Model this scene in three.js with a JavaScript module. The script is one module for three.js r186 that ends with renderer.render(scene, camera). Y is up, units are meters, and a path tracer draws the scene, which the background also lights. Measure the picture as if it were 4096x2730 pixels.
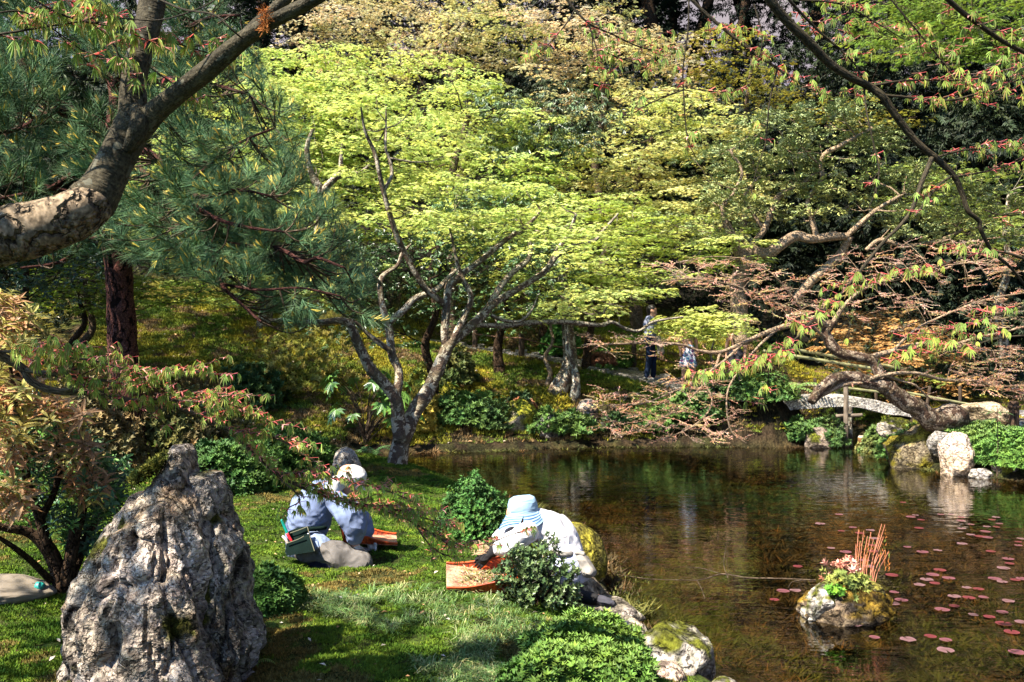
import * as THREE from 'three';
import { Sky } from 'three/addons/objects/Sky.js';
import { mergeGeometries, mergeVertices, toCreasedNormals } from 'three/addons/utils/BufferGeometryUtils.js';

// ---------------------------------------------------------------- camera, sky, sun, exposure
const scene = new THREE.Scene();
const EYE = 2.1, FOV = 42, F = 341 / Math.tan(FOV * Math.PI / 360);
const camera = new THREE.PerspectiveCamera(FOV, 1024 / 682, 0.1, 600);
camera.position.set(0, EYE, 0);
camera.lookAt(0, EYE, -10);
const SUN = new THREE.Vector3(-0.45, 0.78, 0.36).normalize();
const sky = new Sky();
sky.name = 'sky'; sky.scale.setScalar(5000);
sky.material.uniforms.sunPosition.value.copy(SUN);
sky.material.uniforms.turbidity.value = 9;
sky.material.uniforms.rayleigh.value = 0.8;
sky.material.uniforms.cloudCoverage.value = 0.7;
sky.material.uniforms.cloudDensity.value = 0.5;
sky.material.uniforms.mieCoefficient.value = 0.005;
sky.userData.kind = 'structure';
scene.add(sky);
scene.environmentIntensity = 0.062;
const sun = new THREE.DirectionalLight(0xfff1dc, 5);
sun.position.copy(SUN).multiplyScalar(60).add(new THREE.Vector3(2, 0, -14));
sun.target.position.set(2, 0, -14);
sun.castShadow = true;
Object.assign(sun.shadow.camera, { left: -30, right: 30, top: 30, bottom: -30, near: 1, far: 120 });
sun.shadow.mapSize.set(4096, 4096);
scene.add(sun, sun.target);
const renderer = new THREE.WebGLRenderer({ antialias: true });
renderer.setSize(1024, 682);
renderer.toneMapping = THREE.LinearToneMapping;
renderer.toneMappingExposure = 4;
renderer.shadowMap.enabled = true;

// ---------------------------------------------------------------- helpers
const V = (x, y, z) => new THREE.Vector3(x, y, z);
const at = (x, y, d) => V((x - 512) / F * d, EYE - (y - 341) / F * d, -d);     // a reading of the photograph turned into a place in the garden
const R = (seed) => { let a = seed * 2654435761 >>> 0; return () => { a = a + 0x6D2B79F5 | 0; let t = Math.imul(a ^ a >>> 15, 1 | a); t = t + Math.imul(t ^ t >>> 7, 61 | t) ^ t; return ((t ^ t >>> 14) >>> 0) / 4294967296; }; };
const clamp = (x, a = 0, b = 1) => x < a ? a : x > b ? b : x, lerp = (a, b, t) => a + (b - a) * t, SS = (a, b, x) => { const t = clamp((x - a) / (b - a)); return t * t * (3 - 2 * t); };
const h3 = (x, y, z) => { let h = Math.imul(x, 374761393) ^ Math.imul(y, 668265263) ^ Math.imul(z, 2147483647 - 1274126177); h = Math.imul(h ^ h >>> 13, 1274126177); return ((h ^ h >>> 16) >>> 0) / 4294967296; };
function noise(x, y, z = 0) {                                                   // value noise, -1..1
  const X = Math.floor(x), Y = Math.floor(y), Z = Math.floor(z); x -= X; y -= Y; z -= Z;
  const u = x * x * (3 - 2 * x), v = y * y * (3 - 2 * y), w = z * z * (3 - 2 * z);
  const l = (a, b, t) => a + (b - a) * t;
  return 2 * l(l(l(h3(X, Y, Z), h3(X + 1, Y, Z), u), l(h3(X, Y + 1, Z), h3(X + 1, Y + 1, Z), u), v), l(l(h3(X, Y, Z + 1), h3(X + 1, Y, Z + 1), u), l(h3(X, Y + 1, Z + 1), h3(X + 1, Y + 1, Z + 1), u), v), w) - 1;
}
const fbm = (x, y, z, o = 4) => { let s = 0, a = .5; for (let i = 0; i < o; i++) { s += a * noise(x, y, z); x = x * 2.03 + 7.1; y = y * 2.03 + 3.7; z = z * 2.03 + 1.9; a *= .5; } return s; };
const ridged = (x, y, z, o = 4) => { let s = 0, a = .5; for (let i = 0; i < o; i++) { s += a * (1 - 2 * Math.abs(noise(x, y, z))); x = x * 2.1 + 5.1; y = y * 2.1 + 1.7; z = z * 2.1 + 2.9; a *= .5; } return s; };
function pnoise(x, y, p, s = 0) {                                               // tileable value noise with period p
  const X = Math.floor(x), Y = Math.floor(y); x -= X; y -= Y; const m = (a) => ((a % p) + p) % p;
  const u = x * x * (3 - 2 * x), v = y * y * (3 - 2 * y);
  return 2 * lerp(lerp(h3(m(X), m(Y), s), h3(m(X + 1), m(Y), s), u), lerp(h3(m(X), m(Y + 1), s), h3(m(X + 1), m(Y + 1), s), u), v) - 1;
}
const pfbm = (u, v, p, o = 5, s = 0) => { let r = 0, a = .5; for (let i = 0; i < o; i++) { r += a * pnoise(u * p, v * p, p, s + i); p *= 2; a *= .5; } return r; };
const names = {};
function numbered(n) { const k = names[n] = (names[n] ?? -1) + 1; return k ? n + '_' + String(k).padStart(3, '0') : n; }
function tag(o, label, category, group, kind) { const d = o.userData = { ...o.userData }; if (label) d.label = label; if (category) d.category = category; if (group) d.group = group; if (kind) d.kind = kind; return o; }
function thing(name, label, category, p = V(0, 0, 0), group) { const o = new THREE.Group(); o.name = numbered(name); o.position.copy(p); scene.add(o); return tag(o, label, category, group); }
function shadowed(o) { o.castShadow = o.receiveShadow = true; return o; }
function part(name, geo, m, parent, stuff) {                                     // geometry given in world axes round the parent thing's base
  const o = shadowed(new THREE.Mesh(geo, m)); o.name = name; parent.add(o); if (stuff) o.userData.kind = 'stuff'; return o;
}
function structure(name, geo, m, label) { const o = shadowed(new THREE.Mesh(geo, m)); o.name = name; scene.add(o); o.userData.kind = 'structure'; if (label) o.userData.label = label; return o; }
const wpos = (o) => { const v = V(0, 0, 0); for (; o && o !== scene; o = o.parent) v.add(o.position); return v; };   // groups here are moved, never turned
function wpart(name, geo, m, parent, stuff) { const b = wpos(parent); geo.translate(-b.x, -b.y, -b.z); return part(name, geo, m, parent, stuff); }   // geometry given at its place in the garden
const UPY = V(0, 1, 0), _m = new THREE.Matrix4(), _q = new THREE.Quaternion(), _q2 = new THREE.Quaternion(), _s = V(1, 1, 1), _e = new THREE.Euler(), _c = new THREE.Color();
const quat = (rx, ry, rz) => new THREE.Quaternion().setFromEuler(new THREE.Euler(rx, ry, rz, 'YXZ'));
function scatter(name, geo, m, list, parent, stuff = true) {                     // list of [position in the garden, quaternion, scale, tint]
  const o = shadowed(new THREE.InstancedMesh(geo, m, list.length)), b = parent === scene ? V(0, 0, 0) : wpos(parent), p = V(0, 0, 0);
  o.name = name;
  list.forEach(([q, r, s, c], i) => { o.setMatrixAt(i, _m.compose(p.copy(q).sub(b), r, s.isVector3 ? s : _s.setScalar(s))); o.setColorAt(i, c || _c.set(1, 1, 1)); });
  parent.add(o); if (stuff) o.userData.kind = 'stuff'; return o;
}
const col = (r, g, b) => new THREE.Color().setRGB(r, g, b);
const vary = (rnd, c, a = .25, hueish = .12) => { const k = 1 + (rnd() - .5) * 2 * a, w = (rnd() - .5) * 2 * hueish; return col(c.r * k * (1 + w), c.g * k, c.b * k * (1 - w)); };

// triangles collected one by one, flat shaded, with vertex colours
class Tri {
  constructor() { this.p = []; this.c = []; }
  tri(a, b, c, k) { this.p.push(a.x, a.y, a.z, b.x, b.y, b.z, c.x, c.y, c.z); for (let i = 0; i < 3; i++) this.c.push(k.r, k.g, k.b); return this; }
  quad(a, b, c, d, k) { return this.tri(a, b, c, k).tri(a, c, d, k); }
  stick(a, b, ra, rb, k, n = 3) {
    const d = b.clone().sub(a).normalize(), x = Math.abs(d.y) > .9 ? V(1, 0, 0) : V(0, 1, 0), u = d.clone().cross(x).normalize(), w = d.clone().cross(u), ring = (o, r, i) => o.clone().addScaledVector(u, r * Math.cos(i / n * 6.2832)).addScaledVector(w, r * Math.sin(i / n * 6.2832));
    for (let i = 0; i < n; i++) this.quad(ring(a, ra, i), ring(a, ra, i + 1), ring(b, rb, i + 1), ring(b, rb, i), k); return this;
  }
  geo() { const g = new THREE.BufferGeometry(); g.setAttribute('position', new THREE.Float32BufferAttribute(this.p, 3)); g.setAttribute('color', new THREE.Float32BufferAttribute(this.c, 3)); g.setAttribute('uv', new THREE.Float32BufferAttribute(new Float32Array(this.p.length / 3 * 2), 2)); g.computeVertexNormals(); return g; }
}
const off = (a, d, l) => a.clone().addScaledVector(d, l);
function leaf(t, b, dir, up, len, wid, k, fold = .25, bend = 0) {                 // an elliptic leaf folded along its midrib
  const s = dir.clone().cross(up).normalize(), n = s.clone().cross(dir).normalize();
  const p = (f, w, h) => off(off(off(b, dir, len * f), s, w * wid), n, h - bend * f * f * len);
  const B = p(0, 0, 0), M = p(.5, 0, 0), T = p(1, 0, 0), hf = fold * wid;
  const L1 = p(.28, .42, hf), L2 = p(.65, .42, hf), R1 = p(.28, -.42, hf), R2 = p(.65, -.42, hf);
  t.tri(B, M, L1, k).tri(L1, M, L2, k).tri(L2, M, T, k).tri(B, R1, M, k).tri(R1, R2, M, k).tri(R2, T, M, k);
}
function leaf2(t, b, dir, up, len, wid, k, fold = .2) {
  const s = dir.clone().cross(up).normalize(), n = s.clone().cross(dir).normalize(), m = off(off(b, dir, len * .45), n, fold * wid), T = off(b, dir, len);
  t.tri(b, T, off(m, s, wid * .5), k).tri(b, off(m, s, -wid * .5), T, k);
}
function palmate(t, b, dir, up, size, k, lobes = 5, droop = .1, wide = .3, spread = 2.1) {
  const s = dir.clone().cross(up).normalize(), n = s.clone().cross(dir).normalize();
  for (let i = 0; i < lobes; i++) {
    const a = ((i + .5) / lobes - .5) * spread * 2 * .9, l = size * (1 - .42 * Math.pow(Math.abs(a) / spread, 1.3)), d = dir.clone().multiplyScalar(Math.cos(a)).addScaledVector(s, Math.sin(a)), w = d.clone().cross(n).normalize();
    const mid = off(off(b, d, l * .5), n, -droop * size * .25), T = off(off(b, d, l), n, -droop * size);
    t.tri(b, off(mid, w, l * wide * .5), T, k).tri(b, T, off(mid, w, -l * wide * .5), k);
  }
}
function tube(pts, { sides = 7, rep = 2, step = 3, gnarl = 0, freq = 6, cap = true } = {}) {   // pts: [Vector3, radius]; a smooth tapering limb, uv in bark lengths
  if (pts.length < 2) return null;
  const curve = new THREE.CatmullRomCurve3(pts.map((q) => q[0]), false, 'centripetal'), n = (pts.length - 1) * step, P = [], U = [], I = [], t = V(0, 0, 0), prev = V(0, 0, 0);
  let u = null, len = 0; const nu = Math.max(1, Math.round(6.2832 * pts[0][1] * rep)), last = V(0, 0, 0), v = V(0, 0, 0);
  for (let i = 0; i <= n; i++) {
    const f = i / n, g = f * (pts.length - 1), a = Math.min(pts.length - 2, Math.floor(g)), r = lerp(pts[a][1], pts[a + 1][1], g - a), o = curve.getPoint(f);
    curve.getTangent(f, t);
    if (!u) { u = Math.abs(t.y) > .9 ? V(1, 0, 0) : V(0, 1, 0); } else len += o.distanceTo(last);
    last.copy(o); u.addScaledVector(t, -u.dot(t)).normalize(); v.crossVectors(t, u);
    for (let k = 0; k <= sides; k++) {
      const th = (k % sides) / sides * 6.28318, cx = Math.cos(th), cy = Math.sin(th); let rr = r;
      if (gnarl) rr *= 1 + gnarl * (fbm((o.x + cx * r) * freq, (o.y + cy * r) * freq, o.z * freq, 3) * 1.6);
      P.push(o.x + (u.x * cx + v.x * cy) * rr, o.y + (u.y * cx + v.y * cy) * rr, o.z + (u.z * cx + v.z * cy) * rr); U.push(k / sides * nu, len * rep);
      if (i < n && k < sides) { const q = i * (sides + 1) + k, w = q + sides + 1; I.push(q, q + 1, w, q + 1, w + 1, w); }
    }
  }
  if (cap) for (const e of [0, n]) { const o = curve.getPoint(e / n), c = P.length / 3; P.push(o.x, o.y, o.z); U.push(.5, .5); for (let k = 0; k < sides; k++) { const q = e * (sides + 1) + k; e ? I.push(q, q + 1, c) : I.push(q + 1, q, c); } }
  const geo = new THREE.BufferGeometry(); geo.setAttribute('position', new THREE.Float32BufferAttribute(P, 3)); geo.setAttribute('uv', new THREE.Float32BufferAttribute(U, 2)); geo.setIndex(I); geo.computeVertexNormals();
  const N = geo.attributes.normal.array;                                          // one normal on both sides of the seam
  for (let i = 0; i <= n; i++) { const a = i * (sides + 1) * 3, b = a + sides * 3; for (let c = 0; c < 3; c++) { const s = N[a + c] + N[b + c]; N[a + c] = N[b + c] = s; } }
  geo.normalizeNormals(); return geo;
}
const px = (list) => list.map(([x, y, d, r]) => [at(x, y, d), r * d / F]);
const merged = (list) => mergeGeometries(list.filter(Boolean));
function boxuv(geo, s = 1) {                                                       // uv in metres by the side a face looks to
  const g = geo.index ? geo.toNonIndexed() : geo, p = g.attributes.position, n = g.attributes.normal, uv = new Float32Array(p.count * 2);
  for (let i = 0; i < p.count; i += 3) {
    let nx = 0, ny = 0, nz = 0; for (let k = 0; k < 3; k++) { nx += Math.abs(n.getX(i + k)); ny += Math.abs(n.getY(i + k)); nz += Math.abs(n.getZ(i + k)); }
    for (let k = 0; k < 3; k++) { const x = p.getX(i + k), y = p.getY(i + k), z = p.getZ(i + k), [a, b] = ny > nx && ny > nz ? [x, z] : nx > nz ? [z, y] : [x, y]; uv[(i + k) * 2] = a * s; uv[(i + k) * 2 + 1] = b * s; }
  }
  g.setAttribute('uv', new THREE.BufferAttribute(uv, 2)); return g;
}
function colours(geo, f) { const p = geo.attributes.position, n = geo.attributes.normal, c = new Float32Array(p.count * 3); for (let i = 0; i < p.count; i++) { const k = f(p.getX(i), p.getY(i), p.getZ(i), n.getX(i), n.getY(i), n.getZ(i)); c[i * 3] = k[0]; c[i * 3 + 1] = k[1]; c[i * 3 + 2] = k[2]; } geo.setAttribute('color', new THREE.BufferAttribute(c, 3)); return geo; }

// ---------------------------------------------------------------- textures and materials
function texture(size, f, srgb = true) {
  const d = new Uint8Array(size * size * 4);
  for (let y = 0; y < size; y++) for (let x = 0; x < size; x++) { const c = f(x / size, y / size), o = (y * size + x) * 4; for (let k = 0; k < 3; k++) d[o + k] = clamp(Math.round((c.length ? c[k] : c) * 255), 0, 255); d[o + 3] = 255; }
  const t = new THREE.DataTexture(d, size, size); t.wrapS = t.wrapT = THREE.RepeatWrapping; t.magFilter = THREE.LinearFilter; t.minFilter = THREE.LinearMipmapLinearFilter; t.generateMipmaps = true; if (srgb) t.colorSpace = THREE.SRGBColorSpace; t.needsUpdate = true; return t;
}
const mixc = (a, b, t) => [lerp(a[0], b[0], t), lerp(a[1], b[1], t), lerp(a[2], b[2], t)];
const T = {};
T.grain = texture(512, (u, v) => { const n = pfbm(u, v, 8, 6, 3), m = pfbm(u, v, 64, 3, 9); const k = clamp(.74 + n * .42 + m * .4, .2, 1); return [k, k, k]; });
T.grainBump = texture(512, (u, v) => .5 + .5 * pfbm(u, v, 24, 5, 31), false);
T.rock = texture(1024, (u, v) => { const n = pfbm(u, v, 6, 7, 1), m = pfbm(u + .05 * n, v + .05 * n, 48, 4, 4), sp = pnoise(u * 180, v * 180, 180, 8), c = 1 - Math.abs(pfbm(u + .03 * m, v, 10, 5, 12)) * 9; let k = .80 + n * .25 + m * .42; if (sp > .72) k -= .3; if (c > .55) k *= .55; k = clamp(k, .12, 1); return [k, k * (.985 + .03 * m), k * (.96 + .06 * n)]; });
T.rockBump = texture(1024, (u, v) => { const n = pfbm(u, v, 10, 7, 21), m = pfbm(u + .02 * n, v, 36, 5, 5), c = 1 - Math.abs(pfbm(u + .03 * m, v, 10, 5, 12)) * 9; return clamp(.6 + n * .5 + m * .45 - (c > .3 ? .3 * (c - .3) : 0)); }, false);
T.lichen = texture(1024, (u, v) => { const n = pfbm(u, v, 5, 6, 41), m = pfbm(u + .1 * n, v, 20, 5, 44), k = SS(-.02, .14, n * .8 + m * .55), f = pfbm(u, v, 90, 3, 47); const q = pfbm(u, v, 3, 4, 49), base = [.33 + f * .14, .29 + f * .12, .26 + f * .1], pale = [.64 + f * .2, .63 + f * .2, .58 + f * .18]; return mixc(mixc(base, pale, k), [.42 + f * .2, .43 + f * .2, .34 + f * .16], .3 * SS(-.1, .3, q)); });
T.bark = texture(512, (u, v) => { const w = pfbm(u, v, 4, 4, 51), r = Math.abs(pfbm(u * 1 + .06 * w, v, 8, 5, 53)), l = pfbm(u, v, 40, 3, 55); const k = .55 + l * .35 - (r < .05 ? .25 : 0); return [k, k * .9, k * .78]; });
T.barkBump = texture(512, (u, v) => { const w = pfbm(u, v, 4, 4, 51), r = Math.abs(pfbm(u + .06 * w, v, 8, 5, 53)); return clamp(r * 4 + .2 * pfbm(u, v, 40, 3, 55)); }, false);
T.pine = texture(512, (u, v) => { const w = pfbm(u, v, 6, 4, 61), gx = pnoise(u * 10 + w * 2, v * 5 + w, 10, 63), r = Math.abs(gx), l = pfbm(u, v, 48, 3, 65); const k = r < .12 ? .14 : .46 + l * .35; return [k, k * .74, k * .68]; });
T.pineBump = texture(512, (u, v) => { const w = pfbm(u, v, 6, 4, 61), r = Math.abs(pnoise(u * 10 + w * 2, v * 5 + w, 10, 63)); return clamp(SS(0, .3, r) * .8 + .3 * pfbm(u, v, 48, 3, 65)); }, false);
T.smooth = texture(1024, (u, v) => { const n = pfbm(u, v, 5, 5, 71), f = pfbm(u * 1, v, 60, 4, 73), s = pnoise(u * 24, v * 150, 24, 75) * .5 + pnoise(u * 160, v * 20, 20, 76) * .4; let k = .50 + n * .2 + f * .22 + s * .14; const p = pfbm(u, v, 9, 3, 78); let c = [k, k * .94, k * .82]; if (p > .3) c = mixc(c, [.72, .72, .68], SS(.3, .36, p) * .8); return c; });
T.smoothBump = texture(512, (u, v) => clamp(.5 + .25 * pnoise(u * 20, v * 90, 10, 75) + .35 * pfbm(u, v, 14, 5, 79)), false);
T.cloth = texture(512, (u, v) => { const a = Math.sin(u * 6.2832 * 90) * Math.sin(v * 6.2832 * 90), n = pfbm(u, v, 6, 5, 81), k = .86 + .07 * a + .14 * n; return [k, k, k]; });
T.clothBump = texture(512, (u, v) => { const n = pfbm(u, v, 3, 3, 83), r = 1 - Math.abs(pfbm(u + .1 * n, v + .14 * n, 5, 3, 85)) * 3.2; return clamp(.4 + .45 * r); }, false);
T.ripple = texture(1024, (u, v) => { const w = pfbm(u, v, 4, 3, 91); return clamp(.5 + .35 * pnoise(u * 12 + w, v * 40 + w * 2, 4, 93) + .22 * pnoise(u * 30, v * 90, 30, 95) + .14 * pnoise(u * 64, v * 128, 64, 97)); }, false);
T.wood = texture(512, (u, v) => { const g = pnoise(u * 60, v * 3, 3, 101) * .5 + pnoise(u * 140, v * 5, 5, 103) * .4, n = pfbm(u, v, 4, 4, 105), k = .7 + g * .25 + n * .25; return [k, k * .95, k * .88]; });
const S = (o) => new THREE.MeshPhysicalMaterial({ specularIntensity: o.roughness >= .85 ? .2 : o.roughness >= .55 ? .45 : 1, ...o });
const rep = (t, x, y = x) => { const c = t.clone(); c.repeat.set(x, y); c.needsUpdate = true; return c; };
const leafy = (o = {}) => new THREE.MeshPhysicalMaterial({ color: 0xffffff, vertexColors: true, side: THREE.DoubleSide, roughness: .95, transmission: .5, thickness: 0, specularIntensity: .2, ...o });
const M = {
  thin: leafy(), young: leafy({ transmission: .42, specularIntensity: .5, roughness: .9 }),
  gloss: S({ vertexColors: true, side: THREE.DoubleSide, roughness: .42 }), waxy: S({ vertexColors: true, side: THREE.DoubleSide, roughness: .6 }),
  dull: S({ vertexColors: true, side: THREE.DoubleSide, roughness: .9 }),
  rock: S({ vertexColors: true, map: T.rock, bumpMap: T.rockBump, bumpScale: .03, roughness: .92 }),
  rockBig: S({ vertexColors: true, map: rep(T.rock, 1.2), bumpMap: rep(T.rockBump, 1.6), bumpScale: .035, roughness: .9 }),
  lichen: S({ map: T.lichen, bumpMap: T.barkBump, bumpScale: .006, roughness: .95 }),
  lichenBrown: S({ map: T.lichen, color: col(.66, .54, .47), bumpMap: T.barkBump, bumpScale: .012, roughness: .95 }),
  lichenPale: S({ map: T.lichen, color: col(1, .93, .85), bumpMap: T.barkBump, bumpScale: .008, roughness: .95 }),
  bark: S({ map: T.bark, color: col(.36, .33, .3), bumpMap: T.barkBump, bumpScale: .012, roughness: .95 }),
  barkDark: S({ map: T.bark, color: col(.16, .13, .11), bumpMap: T.barkBump, bumpScale: .02, roughness: 1 }),
  barkPale: S({ map: T.bark, color: col(.95, .88, .78), bumpMap: T.barkBump, bumpScale: .008, roughness: .95 }),
  pine: S({ map: T.pine, color: col(.42, .33, .32), bumpMap: T.pineBump, bumpScale: .03, roughness: 1 }),
  smooth: S({ map: T.smooth, color: col(.19, .19, .165), bumpMap: T.smoothBump, bumpScale: .006, roughness: .85 }),
  twig: S({ map: T.bark, color: col(.42, .40, .36), bumpMap: T.barkBump, bumpScale: .003, roughness: .8 }),
  twigDark: S({ map: T.bark, color: col(.13, .13, .09), bumpMap: T.barkBump, bumpScale: .003, roughness: .75 }),
};
// ---------------------------------------------------------------- terrain, pond, path
const POND = [[1.13, 5.34], [1.6, 4.2], [2.4, 3], [4, 2.2], [16, 2], [16, 12.4], [10.4, 12.6], [8.3, 13.1], [7.35, 13.7], [6.95, 14.5], [6.85, 15.5], [7.3, 16.4], [7.7, 17.6], [7.9, 20], [7.6, 22.4], [6.9, 22.4], [6.6, 20], [6.3, 18.4], [5.5, 17.6], [3.9, 17.8], [1.76, 17.7], [-.23, 17.1], [-1.74, 16.8], [-2.8, 16.6], [-3.5, 16], [-3.1, 15.2], [-2, 14.4], [-1.35, 13.5], [-.6, 12.4], [.2, 10.9], [.5, 9.9], [.72, 8.4], [.72, 7.2], [.88, 6.2]];
function segd(x, y, a, b) { const dx = b[0] - a[0], dy = b[1] - a[1], t = clamp(((x - a[0]) * dx + (y - a[1]) * dy) / (dx * dx + dy * dy)); return [Math.hypot(x - a[0] - t * dx, y - a[1] - t * dy), t]; }
function pondDist(x, D) {                                                           // below 0 in the water
  let m = 1e9, ins = false;
  for (let i = 0, j = POND.length - 1; i < POND.length; j = i++) { const a = POND[i], b = POND[j]; const [d] = segd(x, D, a, b); if (d < m) m = d; if ((a[1] > D) !== (b[1] > D) && x < (b[0] - a[0]) * (D - a[1]) / (b[1] - a[1]) + a[0]) ins = !ins; }
  return ins ? -m : m;
}
const PATH = [[-6, 25.6, 2.55], [-3, 24.3, 2.2], [-.57, 23, 1.82], [1.19, 22, 1.63], [2.95, 20.5, 1.29], [4.1, 19.5, 1.03], [5.4, 18.7, .94]];
const PATH2 = [[8.6, 18.2, .66], [11, 17.4, .66], [16, 17.2, .7]];
function pathDist(x, D) { let m = 1e9, y = 0; for (const P of [PATH, PATH2]) for (let i = 0; i + 1 < P.length; i++) { const [d, t] = segd(x, D, P[i], P[i + 1]); if (d < m) { m = d; y = lerp(P[i][2], P[i + 1][2], t); } } return [m, y]; }
function land(x, D, d) {
  const near = .12 + .25 * SS(0, 1.1, d) + .045 * clamp(-x, 0, 8) + .03 * noise(x * 1.3, D * 1.3) + .05 * fbm(x * 5, D * 5, 8, 3);
  const k = x < 6 ? lerp(.36, .27, SS(-4, 4, x)) : lerp(.27, .1, SS(6, 8.5, x));
  const far = .18 + .3 * SS(0, 1.4, d) + k * Math.max(0, Math.min(D, 26) - 17.4) * SS(0, 1.6, d) + .5 * Math.max(0, Math.min(D, 62) - lerp(25.5, 27, SS(3, 9, x))) + .12 * fbm(x * .5, D * .5, 2, 3) * SS(.3, 2, d);
  let h = lerp(near, far, SS(13.2, 17, D + (x < -3.2 ? 1.2 : 0)));
  const [pd, py] = pathDist(x, D);
  return lerp(py, h, SS(.75, 1.9, pd));
}
function ground(x, D) { const d = pondDist(x, D); if (d < 0) return .1 - .12 * SS(0, .12, -d) - .42 * SS(0, 1.6, -d) + .05 * noise(x * 2, D * 2) * SS(.2, 1, -d); return .1 * (1 - SS(0, .5, d)) + SS(0, .5, d) * land(x, D, d); }
const onGround = (px_, py_, D) => { const p = at(px_, py_, D); p.y = ground(p.x, D); return p; };
{
  const xs = [], zs = [], nx = 460, nz = 330;
  for (let i = 0; i <= nx; i++) { const t = i / nx * 2 - 1; xs.push(1 + 14 * t + 130 * Math.pow(t, 5) * Math.abs(t)); }
  for (let i = 0; i <= nz; i++) { const t = i / nz; zs.push(-12 + 14.5 * t + 46 * Math.pow(t, 1.7) + 90 * Math.pow(t, 8)); }
  const P = [], U = [], C = [], I = [];
  for (let j = 0; j <= nz; j++) for (let i = 0; i <= nx; i++) {
    const x = xs[i], D = zs[j], d = pondDist(x, D), h = ground(x, D); P.push(x, h, -D); U.push(x, D);
    const n = fbm(x * .9, D * .9, 5, 4), m = fbm(x * 4, D * 4, 9, 3); let c;
    if (d < 0) c = mixc([.06, .042, .018], [.03, .03, .011], SS(-.25, .3, n + m * .6));
    else {
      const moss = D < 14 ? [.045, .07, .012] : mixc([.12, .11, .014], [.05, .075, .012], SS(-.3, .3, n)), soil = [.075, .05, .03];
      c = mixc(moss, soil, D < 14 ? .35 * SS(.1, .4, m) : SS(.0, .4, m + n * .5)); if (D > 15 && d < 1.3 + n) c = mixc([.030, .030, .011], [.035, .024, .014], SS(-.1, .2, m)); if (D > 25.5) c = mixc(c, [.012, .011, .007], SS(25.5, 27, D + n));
    }
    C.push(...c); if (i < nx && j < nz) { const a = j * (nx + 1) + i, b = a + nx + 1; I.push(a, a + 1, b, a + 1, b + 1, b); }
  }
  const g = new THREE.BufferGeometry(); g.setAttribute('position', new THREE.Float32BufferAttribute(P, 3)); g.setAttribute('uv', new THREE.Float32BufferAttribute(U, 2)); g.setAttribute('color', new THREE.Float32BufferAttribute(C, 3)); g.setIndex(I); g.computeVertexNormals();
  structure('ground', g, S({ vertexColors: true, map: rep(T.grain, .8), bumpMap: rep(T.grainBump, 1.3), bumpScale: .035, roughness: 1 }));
  const w = new THREE.PlaneGeometry(24, 23.5); w.rotateX(-Math.PI / 2); w.translate(7.5, 0, -13); const uv = w.attributes.uv; for (let i = 0; i < uv.count; i++) uv.setXY(i, uv.getX(i) * 24, uv.getY(i) * 23.5);
  structure('pond_water', w, new THREE.MeshPhysicalMaterial({ color: col(.52, .47, .32), transmission: 1, thickness: 0, roughness: .04, ior: 1.33, bumpMap: rep(T.ripple, .28, .28), bumpScale: .0024 }));
}
function ribbon(P, half, lift) {
  const c = new THREE.CatmullRomCurve3(P.map(([x, D]) => V(x, 0, -D))), n = 60, A = [], U = [], I = [], t = V(0, 0, 0);
  for (let i = 0; i <= n; i++) { const o = c.getPoint(i / n); c.getTangent(i / n, t); for (let k = 0; k < 5; k++) { const s = (k / 2 - 1) * half * (1 + .1 * noise(i * .5, k * 3)), x = o.x - t.z * s, z = o.z + t.x * s; A.push(x, ground(x, -z) + lift, z); U.push(x, z); if (i < n && k < 4) { const a = i * 5 + k, b = a + 5; I.push(a, a + 1, b, a + 1, b + 1, b); } } }
  const g = new THREE.BufferGeometry(); g.setAttribute('position', new THREE.Float32BufferAttribute(A, 3)); g.setAttribute('uv', new THREE.Float32BufferAttribute(U, 2)); g.setIndex(I); g.computeVertexNormals(); if (g.attributes.normal.getY(0) < 0) { g.setIndex(I.reverse()); g.computeVertexNormals(); } return g;
}
const gravel = S({ color: col(.40, .38, .36), map: rep(T.grain, 3), bumpMap: rep(T.grainBump, 4), bumpScale: .03, roughness: 1 });
const path = structure('path', ribbon(PATH, .7, .02), gravel);
const path2 = structure('path_001', ribbon(PATH2, .7, .02), gravel);

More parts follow.
